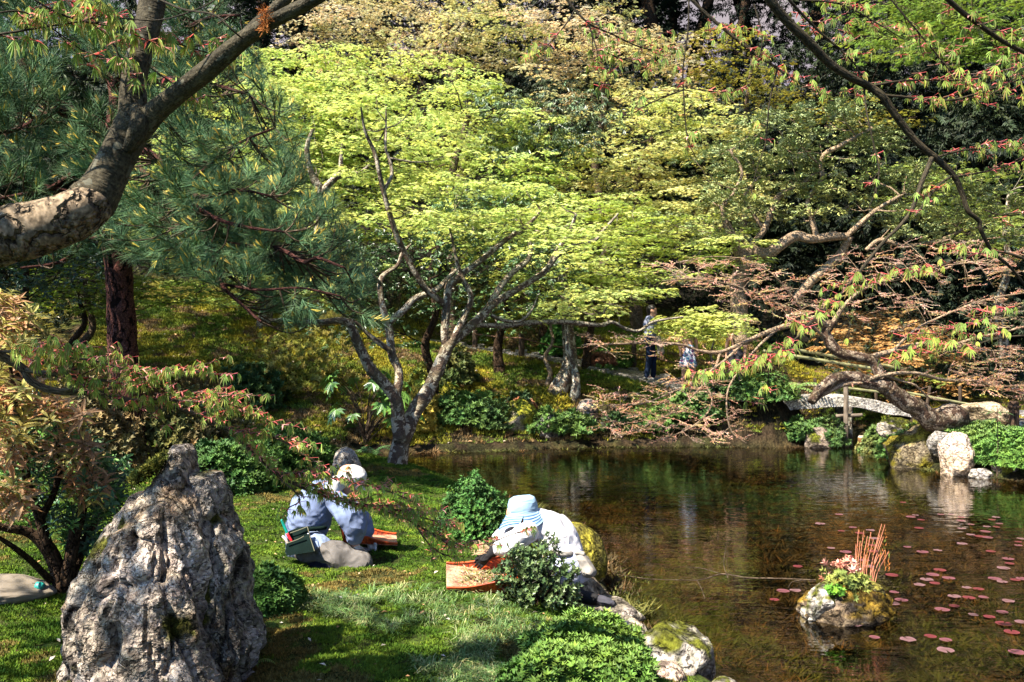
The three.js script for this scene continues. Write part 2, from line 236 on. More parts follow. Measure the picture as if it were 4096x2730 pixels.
// ---------------------------------------------------------------- stones
function stoneGeo(seed, sx, sy, sz, { detail = 14, cuts = 9, rough = .1, freq = 2.2, ridge = .1, flat = 0, tone = [.36, .33, .29], moss = 0, mossC = [.09, .1, .015], dark = .5, tilt = 0, lean = 0 } = {}) {
  const r = R(seed); let g = mergeVertices(new THREE.IcosahedronGeometry(1, detail).deleteAttribute('uv').deleteAttribute('normal'), 1e-4);
  const planes = []; for (let i = 0; i < cuts; i++) planes.push([V(r() - .5, r() - .5, r() - .5).normalize(), .62 + r() * .3]); if (flat) planes.push([V(tilt, 1, tilt * .5).normalize(), flat]);
  const p = g.attributes.position, v = V(0, 0, 0), o = seed * 13.7;
  for (let i = 0; i < p.count; i++) {
    v.fromBufferAttribute(p, i);
    for (const [n, d] of planes) { const e = v.dot(n) - d; if (e > 0) v.addScaledVector(n, -e * .92); }
    const k = 1 + rough * 1.6 * fbm(v.x * freq + o, v.y * freq, v.z * freq, 5) + ridge * .5 * ridged(v.x * freq * 1.3 + o, v.y * freq * .8, v.z * freq * 1.3, 4);
    v.multiplyScalar(k); p.setXYZ(i, v.x * sx + lean * v.y * sy, v.y * sy, v.z * sz);
  }
  g.computeVertexNormals();
  colours(g, (x, y, z, nx, ny, nz) => { const fq = .9 / Math.pow(sx * sy * sz, 1 / 3), a = fbm(x * fq + o, y * fq, z * fq, 4), b = fbm(x * fq * 4 + o, y * fq * 4, z * fq * 4, 3); let c = mixc(tone, [tone[0] * dark * .6, tone[1] * dark * .6, tone[2] * dark * .58], SS(-.02, .4, a + b * .4)); c = mixc(c, [tone[0] * 1.25, tone[1] * 1.18, tone[2] * 1.08], SS(.1, .4, -a + .4 * b)); if (moss) c = mixc(c, [mossC[0] * (1 + b), mossC[1] * (1 + b), mossC[2]], SS(1 - moss - .12, 1 - moss + .12, .5 + .35 * ny + .9 * a + .25 * b)); return c; });
  return boxuv(g, 1);
}
function stone(label, p, seed, sx, sy, sz, o = {}, name = 'garden_stone', group, cat = 'stone') { const t = thing(name, label, cat, p, group); const g = stoneGeo(seed, sx, sy, sz, o); if (o.turn) g.rotateY(o.turn); part('stone', g, M.rock, t); return t; }

// the tall rock at the lower left: three slabs standing side by side, grown into one body
const bigRock = thing('standing_rock', 'tall pale jagged standing rock with mossy ledges in front of the leaning shrub', 'rock', V(-1.66, .5, -4.2));
const crev = (x, y, z) => Math.pow(1 - Math.abs(noise(x, y, z)), 7);
function slab(rows, D, depth, o) {                                                   // rows: [photo row, left, right, centre depth shift]
  const ny = o.ny || 120, nt = o.nt || 120, P = [], I = [], seed = o.seed;
  for (let j = 0; j <= ny; j++) {
    const f = j / ny, y = lerp(rows[0][0], rows[rows.length - 1][0], f); let a = 0; while (a < rows.length - 2 && rows[a + 1][0] < y) a++;
    const t = clamp((y - rows[a][0]) / (rows[a + 1][0] - rows[a][0])), L = lerp(rows[a][1], rows[a + 1][1], t), Rr = lerp(rows[a][2], rows[a + 1][2], t), dz = lerp(rows[a][3] || 0, rows[a + 1][3] || 0, t);
    const c = at((L + Rr) / 2, y, D + dz), hw = (Rr - L) / 2 / F * D * .96, hd = depth * Math.min(1, .35 + hw / depth * .75);
    for (let i = 0; i < nt; i++) {
      const th = i / nt * 6.28318, cx = Math.cos(th), cz = Math.sin(th), e = o.sharp || .75; let x = Math.sign(cx) * Math.pow(Math.abs(cx), e) * hw, z = Math.sign(cz) * Math.pow(Math.abs(cz), e * 1.15) * hd;
      const wx = c.x + x, wy = c.y, wz = c.z + z, sl = wx * o.lean;
      const n = ridged((wx + wy * o.slant) * o.fx + seed, wy * o.fy, wz * o.fx * .8, 4) * o.amp * .6 - .2 * o.amp - crev(wx * o.fx * 1.3 + wy * o.slant * 2.2 + seed, wy * .9, wz * o.fx * .7) * .065 - crev(wx * o.fx * 3 + wy * o.slant * 4 + seed, wy * 2.4 + 7, wz * o.fx * 2) * .045 + fbm(wx * 20 + seed, wy * 16, wz * 20, 4) * .03 + ridged(wx * 10 + wy * 4 + seed, wy * 6, wz * 10, 4) * .03, q = Math.hypot(cx, cz);
      const fall = Math.min(1, .05 + hw / .22);
      P.push(wx + cx * n * fall, wy + .02 * noise(wx * 9, wz * 9, seed) - (j === 0 ? .0 : 0), wz + cz * n * fall);
      if (j < ny) { const A = j * nt + i, B = j * nt + (i + 1) % nt, Cc = A + nt, Dd = B + nt; I.push(A, B, Cc, B, Dd, Cc); }
    }
  }
  const c = P.length / 3; let sx = 0, sy = 0, sz = 0; for (let i = 0; i < nt; i++) { sx += P[i * 3]; sy += P[i * 3 + 1]; sz += P[i * 3 + 2]; } P.push(sx / nt, sy / nt + .012, sz / nt); for (let i = 0; i < nt; i++) I.push(i, c, (i + 1) % nt);
  const g = new THREE.BufferGeometry(); g.setAttribute('position', new THREE.Float32BufferAttribute(P, 3)); g.setIndex(I.reverse()); g.computeVertexNormals();
  colours(g, (x, y, z, nx, ny2, nz) => {
    const a = fbm(x * 4 + seed, y * 2.2 + x, z * 4, 5), b = fbm(x * 20 + seed, y * 16, z * 20, 4), f2 = ridged(x * 11 + seed, y * 4, z * 11, 4), q = fbm(x * 6, y * 5, z * 6 + seed, 4);
    let c = mixc(o.tone, o.tone2, SS(-.25, .3, a + b * .5)); c = mixc(c, [.07, .062, .055], SS(.12, .42, b * .8 + q * .5 - f2 * .35 + o.grime)); c = mixc(c, [.40, .25, .13], .55 * SS(.12, .3, fbm(x * 5 + 9, y * 6, z * 5 + seed, 4)));
    return mixc(c, [.09 * (1 + b), .095 * (1 + b), .018], SS(.2, .34, fbm(x * 6 + 3, y * 5 + 8, z * 6 + seed, 4) + o.moss));
  });
  g.deleteAttribute('normal'); const q = g.toNonIndexed(); q.computeVertexNormals(); return boxuv(q, 1);
}
{
  const main = slab([[447, 176, 187, .3], [452, 171, 190, .28], [464, 163, 193, .25], [484, 148, 196, .2], [500, 138, 200, .14], [525, 118, 203, .08], [555, 104, 206, .02], [585, 96, 207, -.05], [630, 88, 212, -.12], [690, 80, 216, -.2]], 4.3, .3, { seed: 3, amp: .075, fx: 4.2, fy: 1.1, slant: .5, lean: 0, tone: [.58, .51, .45], tone2: [.36, .31, .27], grime: -.12, moss: -.12 });
  const right = slab([[472, 194, 217, .12], [478, 192, 221, .12], [508, 188, 232, .1], [536, 186, 246, .06], [568, 184, 249, .02], [600, 180, 248, -.02], [640, 178, 262, -.08], [690, 170, 244, -.1]], 4.5, .34, { seed: 11, amp: .11, fx: 4.6, fy: .9, slant: -.25, lean: 0, tone: [.44, .41, .38], tone2: [.24, .22, .2], grime: -.02, moss: -.02, sharp: .7 });
  const left = slab([[494, 132, 160, .2], [505, 125, 165, .18], [528, 108, 160, .12], [556, 94, 150, .06], [575, 84, 140, .02], [602, 74, 140, 0], [640, 68, 140, -.05], [690, 64, 140, -.1]], 4.45, .34, { seed: 23, amp: .06, fx: 4.8, fy: 1.4, slant: .6, lean: 0, tone: [.42, .38, .33], tone2: [.24, .21, .185], grime: 0, moss: 0 });
  wpart('stone', merged([main, right, left]), M.rockBig, bigRock);
}
// ---------------------------------------------------------------- foliage sprays, shared by the trees
const WHITE = col(1, 1, 1), WOOD = col(.13, .1, .075);
function mapleSpray(seed, { n = 13, rad = .2, size = .052, lobes = 5, droop = .15, tiltJ = .35, wide = .36 } = {}) {
  const r = R(seed), t = new Tri();
  for (let k = 0; k < 3; k++) { const a = (k - 1) * .7 + (r() - .5) * .3; t.stick(V(0, 0, 0), V(Math.cos(a) * rad * .8, .01, Math.sin(a) * rad * .8), .004, .002, WOOD); }
  for (let i = 0; i < n; i++) {
    const a = (r() - .5) * 3.6, q = rad * (.2 + .8 * Math.sqrt(r())), b = V(Math.cos(a) * q, (r() - .5) * .035 - q * q * .4, Math.sin(a) * q), az = a + (r() - .5) * 1.6, dir = V(Math.cos(az), -.15 - r() * tiltJ, Math.sin(az)).normalize(), up = V((r() - .5) * tiltJ, 1, (r() - .5) * tiltJ).normalize(), k = .8 + r() * .4;
    palmate(t, b, dir, up, size * (.75 + r() * .5), col(k, k, k), lobes, droop, wide);
  }
  return t.geo();
}
function leafSpray(seed, { n = 12, rad = .16, len = .07, wid = .03, lift = .2, spread = 3.6, tip = null, tipN = 0 } = {}) {
  const r = R(seed), t = new Tri(); t.stick(V(0, 0, 0), V(rad * .9, rad * .15, 0), .004, .002, WOOD);
  for (let i = 0; i < n; i++) {
    const f = i / n, b = V(rad * .95 * f, rad * .16 * f, 0), a = i * 2.4 + r(), out = (1 - f * .6), dir = V(.35 + f * .8, Math.sin(a) * out * .6 + lift, Math.cos(a) * out).normalize(), up = V((r() - .5) * .6, 1, (r() - .5) * .6).normalize(), k = .75 + r() * .5, c = tip && i >= n - tipN ? col(tip.r * k, tip.g * k, tip.b * k) : col(k, k, k);
    leaf2(t, b, dir, up, len * (.7 + r() * .6), wid * (.8 + r() * .4), c, .25);
  }
  return t.geo();
}
function needleSpray(seed, { n = 58, len = .135, candle = true } = {}) {
  const r = R(seed), t = new Tri(); t.stick(V(0, 0, 0), V(.12, 0, 0), .005, .004, col(.5, .34, .22));
  for (let i = 0; i < n; i++) { const f = r(), b = V(.02 + .1 * f, 0, 0), a = r() * 6.28, o = .95 - .55 * f + r() * .3, d = V(.55 + .6 * f, Math.cos(a) * o, Math.sin(a) * o).normalize(), e = off(b, d, len * (.75 + r() * .5)); e.y -= .012 * r(); const s = d.clone().cross(V(r() - .5, r() - .5, r() - .5)).normalize(), k = .6 + r() * .8; t.tri(off(b, s, .0013), off(b, s, -.0013), e, col(k, k, k)); }
  if (candle) for (let i = 0; i < 3; i++) t.stick(V(.115, 0, 0), V(.15 + r() * .03, .02 + r() * .03, (r() - .5) * .03), .004, .002, col(5, 2, .8), 4);
  return t.geo();
}
function budSpray(seed, { n = 11, rad = .24 } = {}) {
  const r = R(seed), t = new Tri(); let p = V(0, 0, 0); const tw = col(1.05, .8, .62);
  for (let b = 0; b < 3; b++) { let q = V(0, 0, 0); let a = (b - 1) * .6 + (r() - .5) * .4; for (let k = 0; k < 3; k++) { a += (r() - .5) * .5; const e = V(q.x + Math.cos(a) * rad / 3, q.y + (r() - .4) * .03, q.z + Math.sin(a) * rad / 3); t.stick(q, e, .0028, .002, tw); for (let i = 0; i < n / 8; i++) { const az = a + (r() - .5) * 3, dir = V(Math.cos(az), .35 + (r() - .7) * 1.4, Math.sin(az)).normalize(), g = .7 + r() * .6, red = r(); const c = red < .7 ? col(1.0 * g, .62 * g, .55 * g) : col(.9 * g, .85 * g, .5 * g); for (let l = 0; l < 2; l++) leaf2(t, e, dir.clone().add(V((r() - .5) * 1.1, (r() - .7) * .8, (r() - .5) * 1.1)).normalize(), UPY, .03 + r() * .012, .011, c, .3); } q = e; } }
  return t.geo();
}
const SPRAY = {
  maple: [mapleSpray(1), mapleSpray(2), mapleSpray(3, { n: 10, rad: .24 })],
  mapleFar: [mapleSpray(4, { n: 11, rad: .26, size: .06, tiltJ: .6 }), mapleSpray(5, { n: 12, rad: .28, size: .06, tiltJ: .6 })],
  broad: [leafSpray(6), leafSpray(7, { n: 10 })],
  droopy: [leafSpray(8, { n: 14, rad: .22, len: .11, wid: .03, lift: -.7 }), leafSpray(9, { n: 12, rad: .2, len: .1, wid: .028, lift: -.5 })],
  round: [leafSpray(10, { n: 9, rad: .12, len: .065, wid: .036, lift: .1 }), leafSpray(11, { n: 10, rad: .14, len: .06, wid: .034, lift: 0 })],
  needle: [needleSpray(12), needleSpray(13, { n: 44, candle: false }), needleSpray(14)],
  bud: [budSpray(15), budSpray(16), budSpray(17)],
  cedar: [leafSpray(18, { n: 22, rad: .5, len: .16, wid: .05, lift: -.35 }), leafSpray(19, { n: 20, rad: .45, len: .17, wid: .05, lift: -.4 })],
};
const inPoly = (P, x, y) => { let c = false; for (let i = 0, j = P.length - 1; i < P.length; j = i++) if ((P[i][1] > y) !== (P[j][1] > y) && x < (P[j][0] - P[i][0]) * (y - P[i][1]) / (P[j][1] - P[i][1]) + P[i][0]) c = !c; return c; };
function padsIn(poly, n, depth, rad, seed) {                                       // n well spread branch ends of a crown whose outline is poly; depth: [near, far, added per photo row upwards]
  const r = R(seed), xs = poly.map((p) => p[0]), ys = poly.map((p) => p[1]), x0 = Math.min(...xs), x1 = Math.max(...xs), y0 = Math.min(...ys), y1 = Math.max(...ys), out = [];
  while (out.length < n) { let best = null, bd = -1; for (let k = 0; k < 9; k++) { let x, y, g = 0; do { x = lerp(x0, x1, r()); y = lerp(y0, y1, r()); } while (!inPoly(poly, x, y) && g++ < 200); let d = 1e9; for (const o of out) d = Math.min(d, Math.hypot(o.x - x, (o.y - y) * 1.6)); if (d > bd) { bd = d; best = { x, y }; } } const D = lerp(depth[0], depth[1], r()) + (depth[2] || 0) * (y1 - best.y) / 100; out.push({ ...best, p: at(best.x, best.y, D), r: lerp(rad[0], rad[1], r()) }); }
  return out;
}
function padLeaves(pads, { per = 60, thick = .12, dome = .2, tilt = .25, scale = [.8, 1.25], tint, tint2, hue = .1, amount = .22, seed = 1, flat = 1, radial = true, gap = 0 }) {
  const r = R(seed), out = [];
  for (const q of pads) {
    const n = Math.round(per * q.r * q.r), tc = q.tint || (tint2 ? col(...mixc(tint.toArray(), tint2.toArray(), clamp(.5 + .9 * noise(q.p.x * .6, q.p.y * .6, q.p.z * .6 + seed)))) : tint), tx = (r() - .5) * .25, tz = (r() - .5) * .25;
    for (let i = 0; i < n; i++) {
      const a = r() * 6.2832, s = Math.sqrt(r()), rr = q.r * s * (1 + .3 * noise(Math.cos(a) * 1.5 + q.p.x, Math.sin(a) * 1.5, q.p.y)), x = Math.cos(a) * rr, z = Math.sin(a) * rr;
      if (gap && noise((q.p.x + x) * 2.2, q.p.y * 2, (q.p.z + z) * 2.2) < gap - 1) continue;
      const y = -dome * q.r * s * s + (r() - .5) * 2 * thick * flat + x * tx + z * tz, yaw = radial ? -a + (r() - .5) * 2.2 : r() * 6.28;
      out.push([V(q.p.x + x, q.p.y + y, q.p.z + z), quat((r() - .5) * 2 * tilt, yaw, -tilt * .5 * s - (r() - .5) * 2 * tilt), lerp(scale[0], scale[1], r()), vary(r, tc, amount, hue)]);
    }
  }
  return out;
}
const split = (list, k) => { const out = Array.from({ length: k }, () => []); list.forEach((e, i) => out[i % k].push(e)); return out; };
function limbs(nodes, pads, { r0 = .05, seed = 1, bend = .25, end = .007, sides = 5 }) {     // limbs that grow from the trunk's upper part to every branch end
  const r = R(seed), N = nodes.map(([p, q]) => ({ p, r: q })), geos = [], order = [...pads].sort((a, b) => Math.min(...nodes.map((n) => n[0].distanceTo(a.p))) - Math.min(...nodes.map((n) => n[0].distanceTo(b.p))));
  for (const q of order) {
    let best = null, bc = 1e9; for (const n of N) { const c = n.p.distanceTo(q.p) + .8 * Math.max(0, n.p.y - q.p.y) + (n.r < .012 ? .5 : 0); if (c < bc) { bc = c; best = n; } }
    const d = best.p.distanceTo(q.p); if (d < .15) continue; const L = [[best.p.clone(), Math.min(best.r * .8, r0, .012 + .014 * d)]], steps = d > 1.5 ? 4 : 3;
    for (let i = 1; i <= steps; i++) { const f = i / steps, p = best.p.clone().lerp(q.p, f); if (i < steps) p.add(V((r() - .5) * bend * d * .5, (Math.sin(f * 3.14) * -.1 + (r() - .5) * bend * .6) * d, (r() - .5) * bend * d * .5)); L.push([p, lerp(L[0][1], end, f)]); if (i < steps || r() < .6) N.push({ p, r: L[i][1] }); }
    geos.push(tube(L, { sides, step: 2, cap: false }));
  }
  return geos;
}
// a whole tree: trunk (hand laid), limbs, crown of sprays
function tree({ name = 'maple_tree', label, category = 'maple tree', group, trunk, wood = M.bark, pads, spray, mat = M.thin, leaves, r0 = .06, seed = 1, extra = [], gnarl = .12, limbMat, bendy = .25, from = .35, sides = 9, end }) {
  const base = trunk[0][0].clone(), t = thing(name, label, category, base, group);
  const body = [tube(trunk, { sides, gnarl, step: 5 }), ...extra.map((e) => tube(e, { sides: 7, gnarl, step: 5 }))];
  if (pads) {
    const nodes = [...trunk.slice(Math.floor(trunk.length * from)), ...extra.flatMap((e) => e.slice(1))];
    const g = limbs(nodes, pads, { r0, seed, bend: bendy, end }); body.push(...g); wpart('trunk', merged(body), wood, t);
    const list = leaves.list || padLeaves(pads, { seed: seed + 5, ...leaves });
    split(list, spray.length).forEach((l, i) => l.length && scatter('crown', spray[i], mat, l, t));
  } else wpart('trunk', merged(body), wood, t);
  return t;
}
const stem = (x, y0, D, y1, r, lean = 0, kinks = 4, seed = 1) => { const q = R(seed), out = []; const b = at(x, y0, D); b.y = ground(b.x, D) - .1; const top = at(x + lean, y1, D); for (let i = 0; i <= kinks; i++) { const f = i / kinks, p = b.clone().lerp(top, f); if (i) p.add(V((q() - .5) * r * 3.5, 0, (q() - .5) * r * 3.5)); out.push([p, r * (1.25 - .8 * f) + (i === 0 ? r * .35 : 0)]); } return out; };
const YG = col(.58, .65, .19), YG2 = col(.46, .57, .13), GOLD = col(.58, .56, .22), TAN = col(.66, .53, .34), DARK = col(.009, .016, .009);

// ---- dark tall trees on the hill
const cedarAt = [[598, 40, .30, 0], [622, 42, .24, 4], [648, 39, .34, -4], [668, 44, .26, 2], [700, 41, .3, 0], [728, 40, .24, 5], [752, 43, .3, -3], [806, 41, .32, 3], [850, 44, .26, 0], [905, 42, .34, -4], [958, 40, .3, 3], [1008, 43, .3, 0], [560, 45, .3, 2], [500, 44, .3, 0], [262, 42, .3, 0], [385, 45, .3, 2], [300, 46, .3, -3]];
cedarAt.forEach(([x, D, r, lean], i) => {
  const q = R(300 + i), top = at(x, -150 - q() * 60, D), tr = stem(x, 300, D, -170, r, lean * 5, 5, 310 + i), pads = [];
  for (let k = 0; k < 26; k++) { const f = .2 + .8 * k / 26, p = tr[0][0].clone().lerp(tr[5][0], f), a = q() * 6.28, o = (.5 + q() * 1.3) * (1.25 - f * .8); pads.push({ p: p.add(V(Math.cos(a) * o, 0, Math.sin(a) * o)), r: .7 + q() * .6 }); }
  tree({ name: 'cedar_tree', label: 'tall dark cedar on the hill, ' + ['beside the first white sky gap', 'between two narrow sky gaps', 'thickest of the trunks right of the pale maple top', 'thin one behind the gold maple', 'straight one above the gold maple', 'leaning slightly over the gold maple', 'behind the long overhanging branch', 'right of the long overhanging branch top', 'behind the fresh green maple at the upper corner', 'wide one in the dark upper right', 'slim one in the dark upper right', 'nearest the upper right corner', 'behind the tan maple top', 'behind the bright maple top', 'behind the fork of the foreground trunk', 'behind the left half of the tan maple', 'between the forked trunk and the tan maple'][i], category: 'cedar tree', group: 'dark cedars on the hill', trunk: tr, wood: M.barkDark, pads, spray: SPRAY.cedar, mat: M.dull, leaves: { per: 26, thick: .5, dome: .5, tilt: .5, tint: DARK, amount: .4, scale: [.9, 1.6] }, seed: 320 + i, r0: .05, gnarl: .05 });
});
// ---- dark evergreen trees that stand behind the maples
const evergreen = [[60, 30, 180, 330, -60, 26], [-60, 27, 120, 330, -40, 22], [180, 33, 150, 330, -120, 30], [300, 34, 170, 330, -100, 30], [420, 34, 180, 320, -90, 30], [520, 36, 170, 320, -90, 32], [600, 33, 170, 320, 40, 26], [690, 34, 170, 320, 85, 24], [780, 35, 180, 320, 60, 28], [870, 33, 190, 320, -50, 34], [960, 30, 190, 320, -60, 34], [1060, 28, 200, 330, 30, 24]];
evergreen.forEach(([x, D, w, yb, yt, n], i) => {
  const tr = stem(x, yb, D, lerp(yb, yt, .75), .22, 0, 5, 400 + i), pads = padsIn([[x - w * .5, yb - 20], [x - w * .55, lerp(yb, yt, .6)], [x - w * .25, yt], [x + w * .25, yt], [x + w * .55, lerp(yb, yt, .6)], [x + w * .5, yb - 20]], n + 18, [D - 1.5, D + 1.5], [1.1, 1.9], 410 + i);
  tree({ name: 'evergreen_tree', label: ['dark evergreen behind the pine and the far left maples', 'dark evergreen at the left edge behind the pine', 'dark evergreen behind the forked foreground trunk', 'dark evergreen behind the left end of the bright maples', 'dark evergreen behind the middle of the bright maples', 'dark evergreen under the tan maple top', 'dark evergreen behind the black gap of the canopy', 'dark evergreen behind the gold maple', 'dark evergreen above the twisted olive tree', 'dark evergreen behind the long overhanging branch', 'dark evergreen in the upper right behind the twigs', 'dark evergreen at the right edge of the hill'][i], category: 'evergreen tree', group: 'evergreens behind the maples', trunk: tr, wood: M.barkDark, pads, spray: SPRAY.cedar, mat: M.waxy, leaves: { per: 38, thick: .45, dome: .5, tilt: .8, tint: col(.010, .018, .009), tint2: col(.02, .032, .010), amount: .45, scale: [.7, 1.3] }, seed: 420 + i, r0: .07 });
});
// ---- the maples of the far bank
const maples = [
  { n: 'tan', label: 'tall tan and orange budding maple at the top of the slope', poly: [[270, -20], [640, -20], [640, 30], [590, 62], [470, 62], [380, 75], [300, 62]], num: 34, D: [26, 29], rad: [.8, 1.4], tint: TAN, tint2: col(.46, .48, .15), base: [455, 27.5, .2], per: 52, gap: .64 },
  { n: 'tanlow', label: 'orange brown maple boughs beside the dark gap in the canopy', poly: [[560, 20], [690, 40], [700, 95], [640, 130], [560, 110], [520, 70]], num: 20, D: [25, 27.5], rad: [.7, 1.1], tint: col(.48, .38, .2), tint2: GOLD, base: [598, 27, .15], per: 46, gap: .68 },
  { n: 'big', label: 'largest bright yellow green maple in the middle of the far bank', poly: [[255, 55], [320, 40], [420, 52], [500, 90], [560, 130], [570, 220], [470, 250], [360, 240], [290, 180], [250, 110]], num: 78, D: [20.5, 23.5, 1], rad: [.65, 1.2], tint: YG, tint2: YG2, base: [452, 22.5, .16], per: 74, gap: .68 },
  { n: 'left', label: 'yellow green maple behind the pine boughs on the left slope', poly: [[190, 70], [300, 90], [350, 190], [380, 270], [300, 310], [210, 300], [150, 240], [150, 140]], num: 46, D: [21, 24], rad: [.6, 1.1], tint: YG, tint2: YG2, base: [262, 23, .13], per: 62, gap: .64 },
  { n: 'low', label: 'low green maple spreading flat behind the pine trunk', poly: [[28, 268], [120, 262], [215, 265], [215, 300], [150, 305], [60, 312]], num: 22, D: [17, 19.5], rad: [.45, .8], tint: col(.19, .27, .025), tint2: col(.13, .21, .022), base: [78, 18.5, .1], per: 64, gap: .68 },
  { n: 'gold', label: 'golden yellow maple sloping down towards the twisted olive tree', poly: [[590, 110], [660, 80], [740, 110], [770, 170], [740, 240], [640, 230], [560, 190]], num: 48, D: [22, 25, .8], rad: [.6, 1.1], tint: col(.55, .60, .18), tint2: GOLD, base: [640, 24.5, .14], per: 66, gap: .68 },
  { n: 'mid', label: 'bright maple whose boughs hang over the path and the visitors', poly: [[430, 215], [600, 195], [720, 215], [765, 250], [720, 265], [650, 288], [560, 318], [530, 290], [440, 260]], num: 62, D: [17.5, 21, .8], rad: [.55, 1.0], tint: YG, tint2: col(.28, .36, .04), base: [556, 19.2, .15], per: 76, gap: .68 },
  { n: 'upright', label: 'small gold green maple on the hill behind the overhanging branch', poly: [[690, 20], [760, 35], [800, 90], [880, 100], [930, 120], [860, 130], [780, 110], [690, 75]], num: 26, D: [26, 29], rad: [.55, .95], tint: col(.26, .24, .035), tint2: col(.32, .30, .04), base: [742, 28, .12], per: 44, gap: .72 },
  { n: 'corner', label: 'fresh green maple filling the upper right corner', poly: [[835, -20], [1060, -20], [1060, 70], [990, 60], [920, 55], [870, 50]], num: 40, D: [15, 18], rad: [.4, .8], tint: col(.24, .33, .05), tint2: col(.16, .26, .04), base: [1080, 17, .13], per: 64, gap: .68 },
  { n: 'edge', label: 'green maple low behind the right end of the long branch', poly: [[880, 160], [1040, 170], [1040, 250], [990, 240], [930, 215], [880, 190]], num: 24, D: [21, 24], rad: [.6, .9], tint: col(.16, .22, .035), tint2: col(.22, .28, .05), base: [1000, 23, .12], per: 46, gap: .68 },
];
maples.forEach((m, i) => {
  const ys = m.poly.map((p) => p[1]), yt = lerp(Math.min(...ys), Math.max(...ys), .35), pads = padsIn(m.poly, Math.round(m.num * 1.7), m.D, [m.rad[0] * .6, m.rad[1] * .85], 500 + i);
  tree({ label: m.label, group: 'maples of the far bank', extra: m.n !== 'left' ? [] : [[[318, 240, 20.4, 5], [322, 194, 20, 4.5], [312, 175, 19.9, 3.4], [307, 148, 19.8, 2.6], [313, 129, 19.8, 1.6]], [[322, 194, 20, 4.2], [330, 183, 19.9, 3.6], [343, 173, 19.8, 3.2], [360, 173, 19.7, 2.6], [370, 165, 19.6, 1.8]], [[341, 173, 19.8, 2.4], [341, 160, 19.8, 2], [343, 140, 19.8, 1.4]]].map(px), trunk: stem(m.base[0], 340, m.base[1], yt, m.base[2], 6, 5, 510 + i), wood: i % 3 ? M.bark : M.lichenPale, pads, spray: m.D[0] > 20 ? SPRAY.mapleFar : SPRAY.maple, leaves: { per: m.per * .95, thick: .055, dome: .16, tilt: .2, tint: m.tint, tint2: m.tint2, gap: m.gap, hue: .14 }, seed: 520 + i, r0: .05, from: .3, bendy: .35 });
});
// ---- small maple bough low over the visitors
{
  const pads = padsIn([[672, 314], [700, 304], [752, 318], [740, 330], [690, 334], [664, 328]], 13, [17.6, 18.8], [.28, .5], 541);
  tree({ label: 'low yellow green maple sapling in front of the visitors', trunk: stem(716, 385, 18.3, 322, .035, -6, 5, 542), wood: M.lichenPale, pads, spray: SPRAY.maple, leaves: { per: 120, thick: .06, tint: col(.36, .40, .05), tint2: YG, gap: .72 }, seed: 543, r0: .02 });
}
// ---- grey green broadleaf trees between the maples
[['grey green broadleaf tree with hanging leaves in the middle of the canopy', [[480, 90], [590, 92], [600, 130], [560, 152], [500, 150]], 18, [22.5, 24], 545, col(.10, .15, .07), SPRAY.droopy],
 ['glossy dark camellia behind the limbs of the leaning maple', [[345, 245], [450, 235], [545, 225], [560, 300], [500, 320], [400, 330], [330, 345]], 46, [16.5, 18.5], 430, col(.05, .10, .03), SPRAY.round],
 ['glossy camellia with white lit leaves among the bright maples', [[440, 192], [540, 188], [550, 235], [460, 232]], 18, [19.5, 20.5], 500, col(.09, .16, .06), SPRAY.round],
 ['dark green broadleaf tree at the left edge under the thick limb', [[-20, 230], [70, 220], [110, 262], [60, 285], [-20, 300]], 20, [14, 16], 20, col(.035, .085, .05), SPRAY.broad]].forEach(([label, poly, num, D, bx, tint, sp], i) => {
  const pads = padsIn(poly, num, D, [.4, .75], 550 + i), ys = poly.map((p) => p[1]);
  tree({ name: 'broadleaf_tree', label, category: 'broadleaf tree', trunk: stem(bx, 345, D[1] - .3, Math.min(...ys) + 20, .09, 4, 5, 560 + i), wood: M.barkDark, pads, spray: sp, mat: M.gloss, leaves: { per: 70, thick: .28, dome: .4, tilt: .6, tint, amount: .4, scale: [.9, 1.4] }, seed: 570 + i, r0: .04 });
});
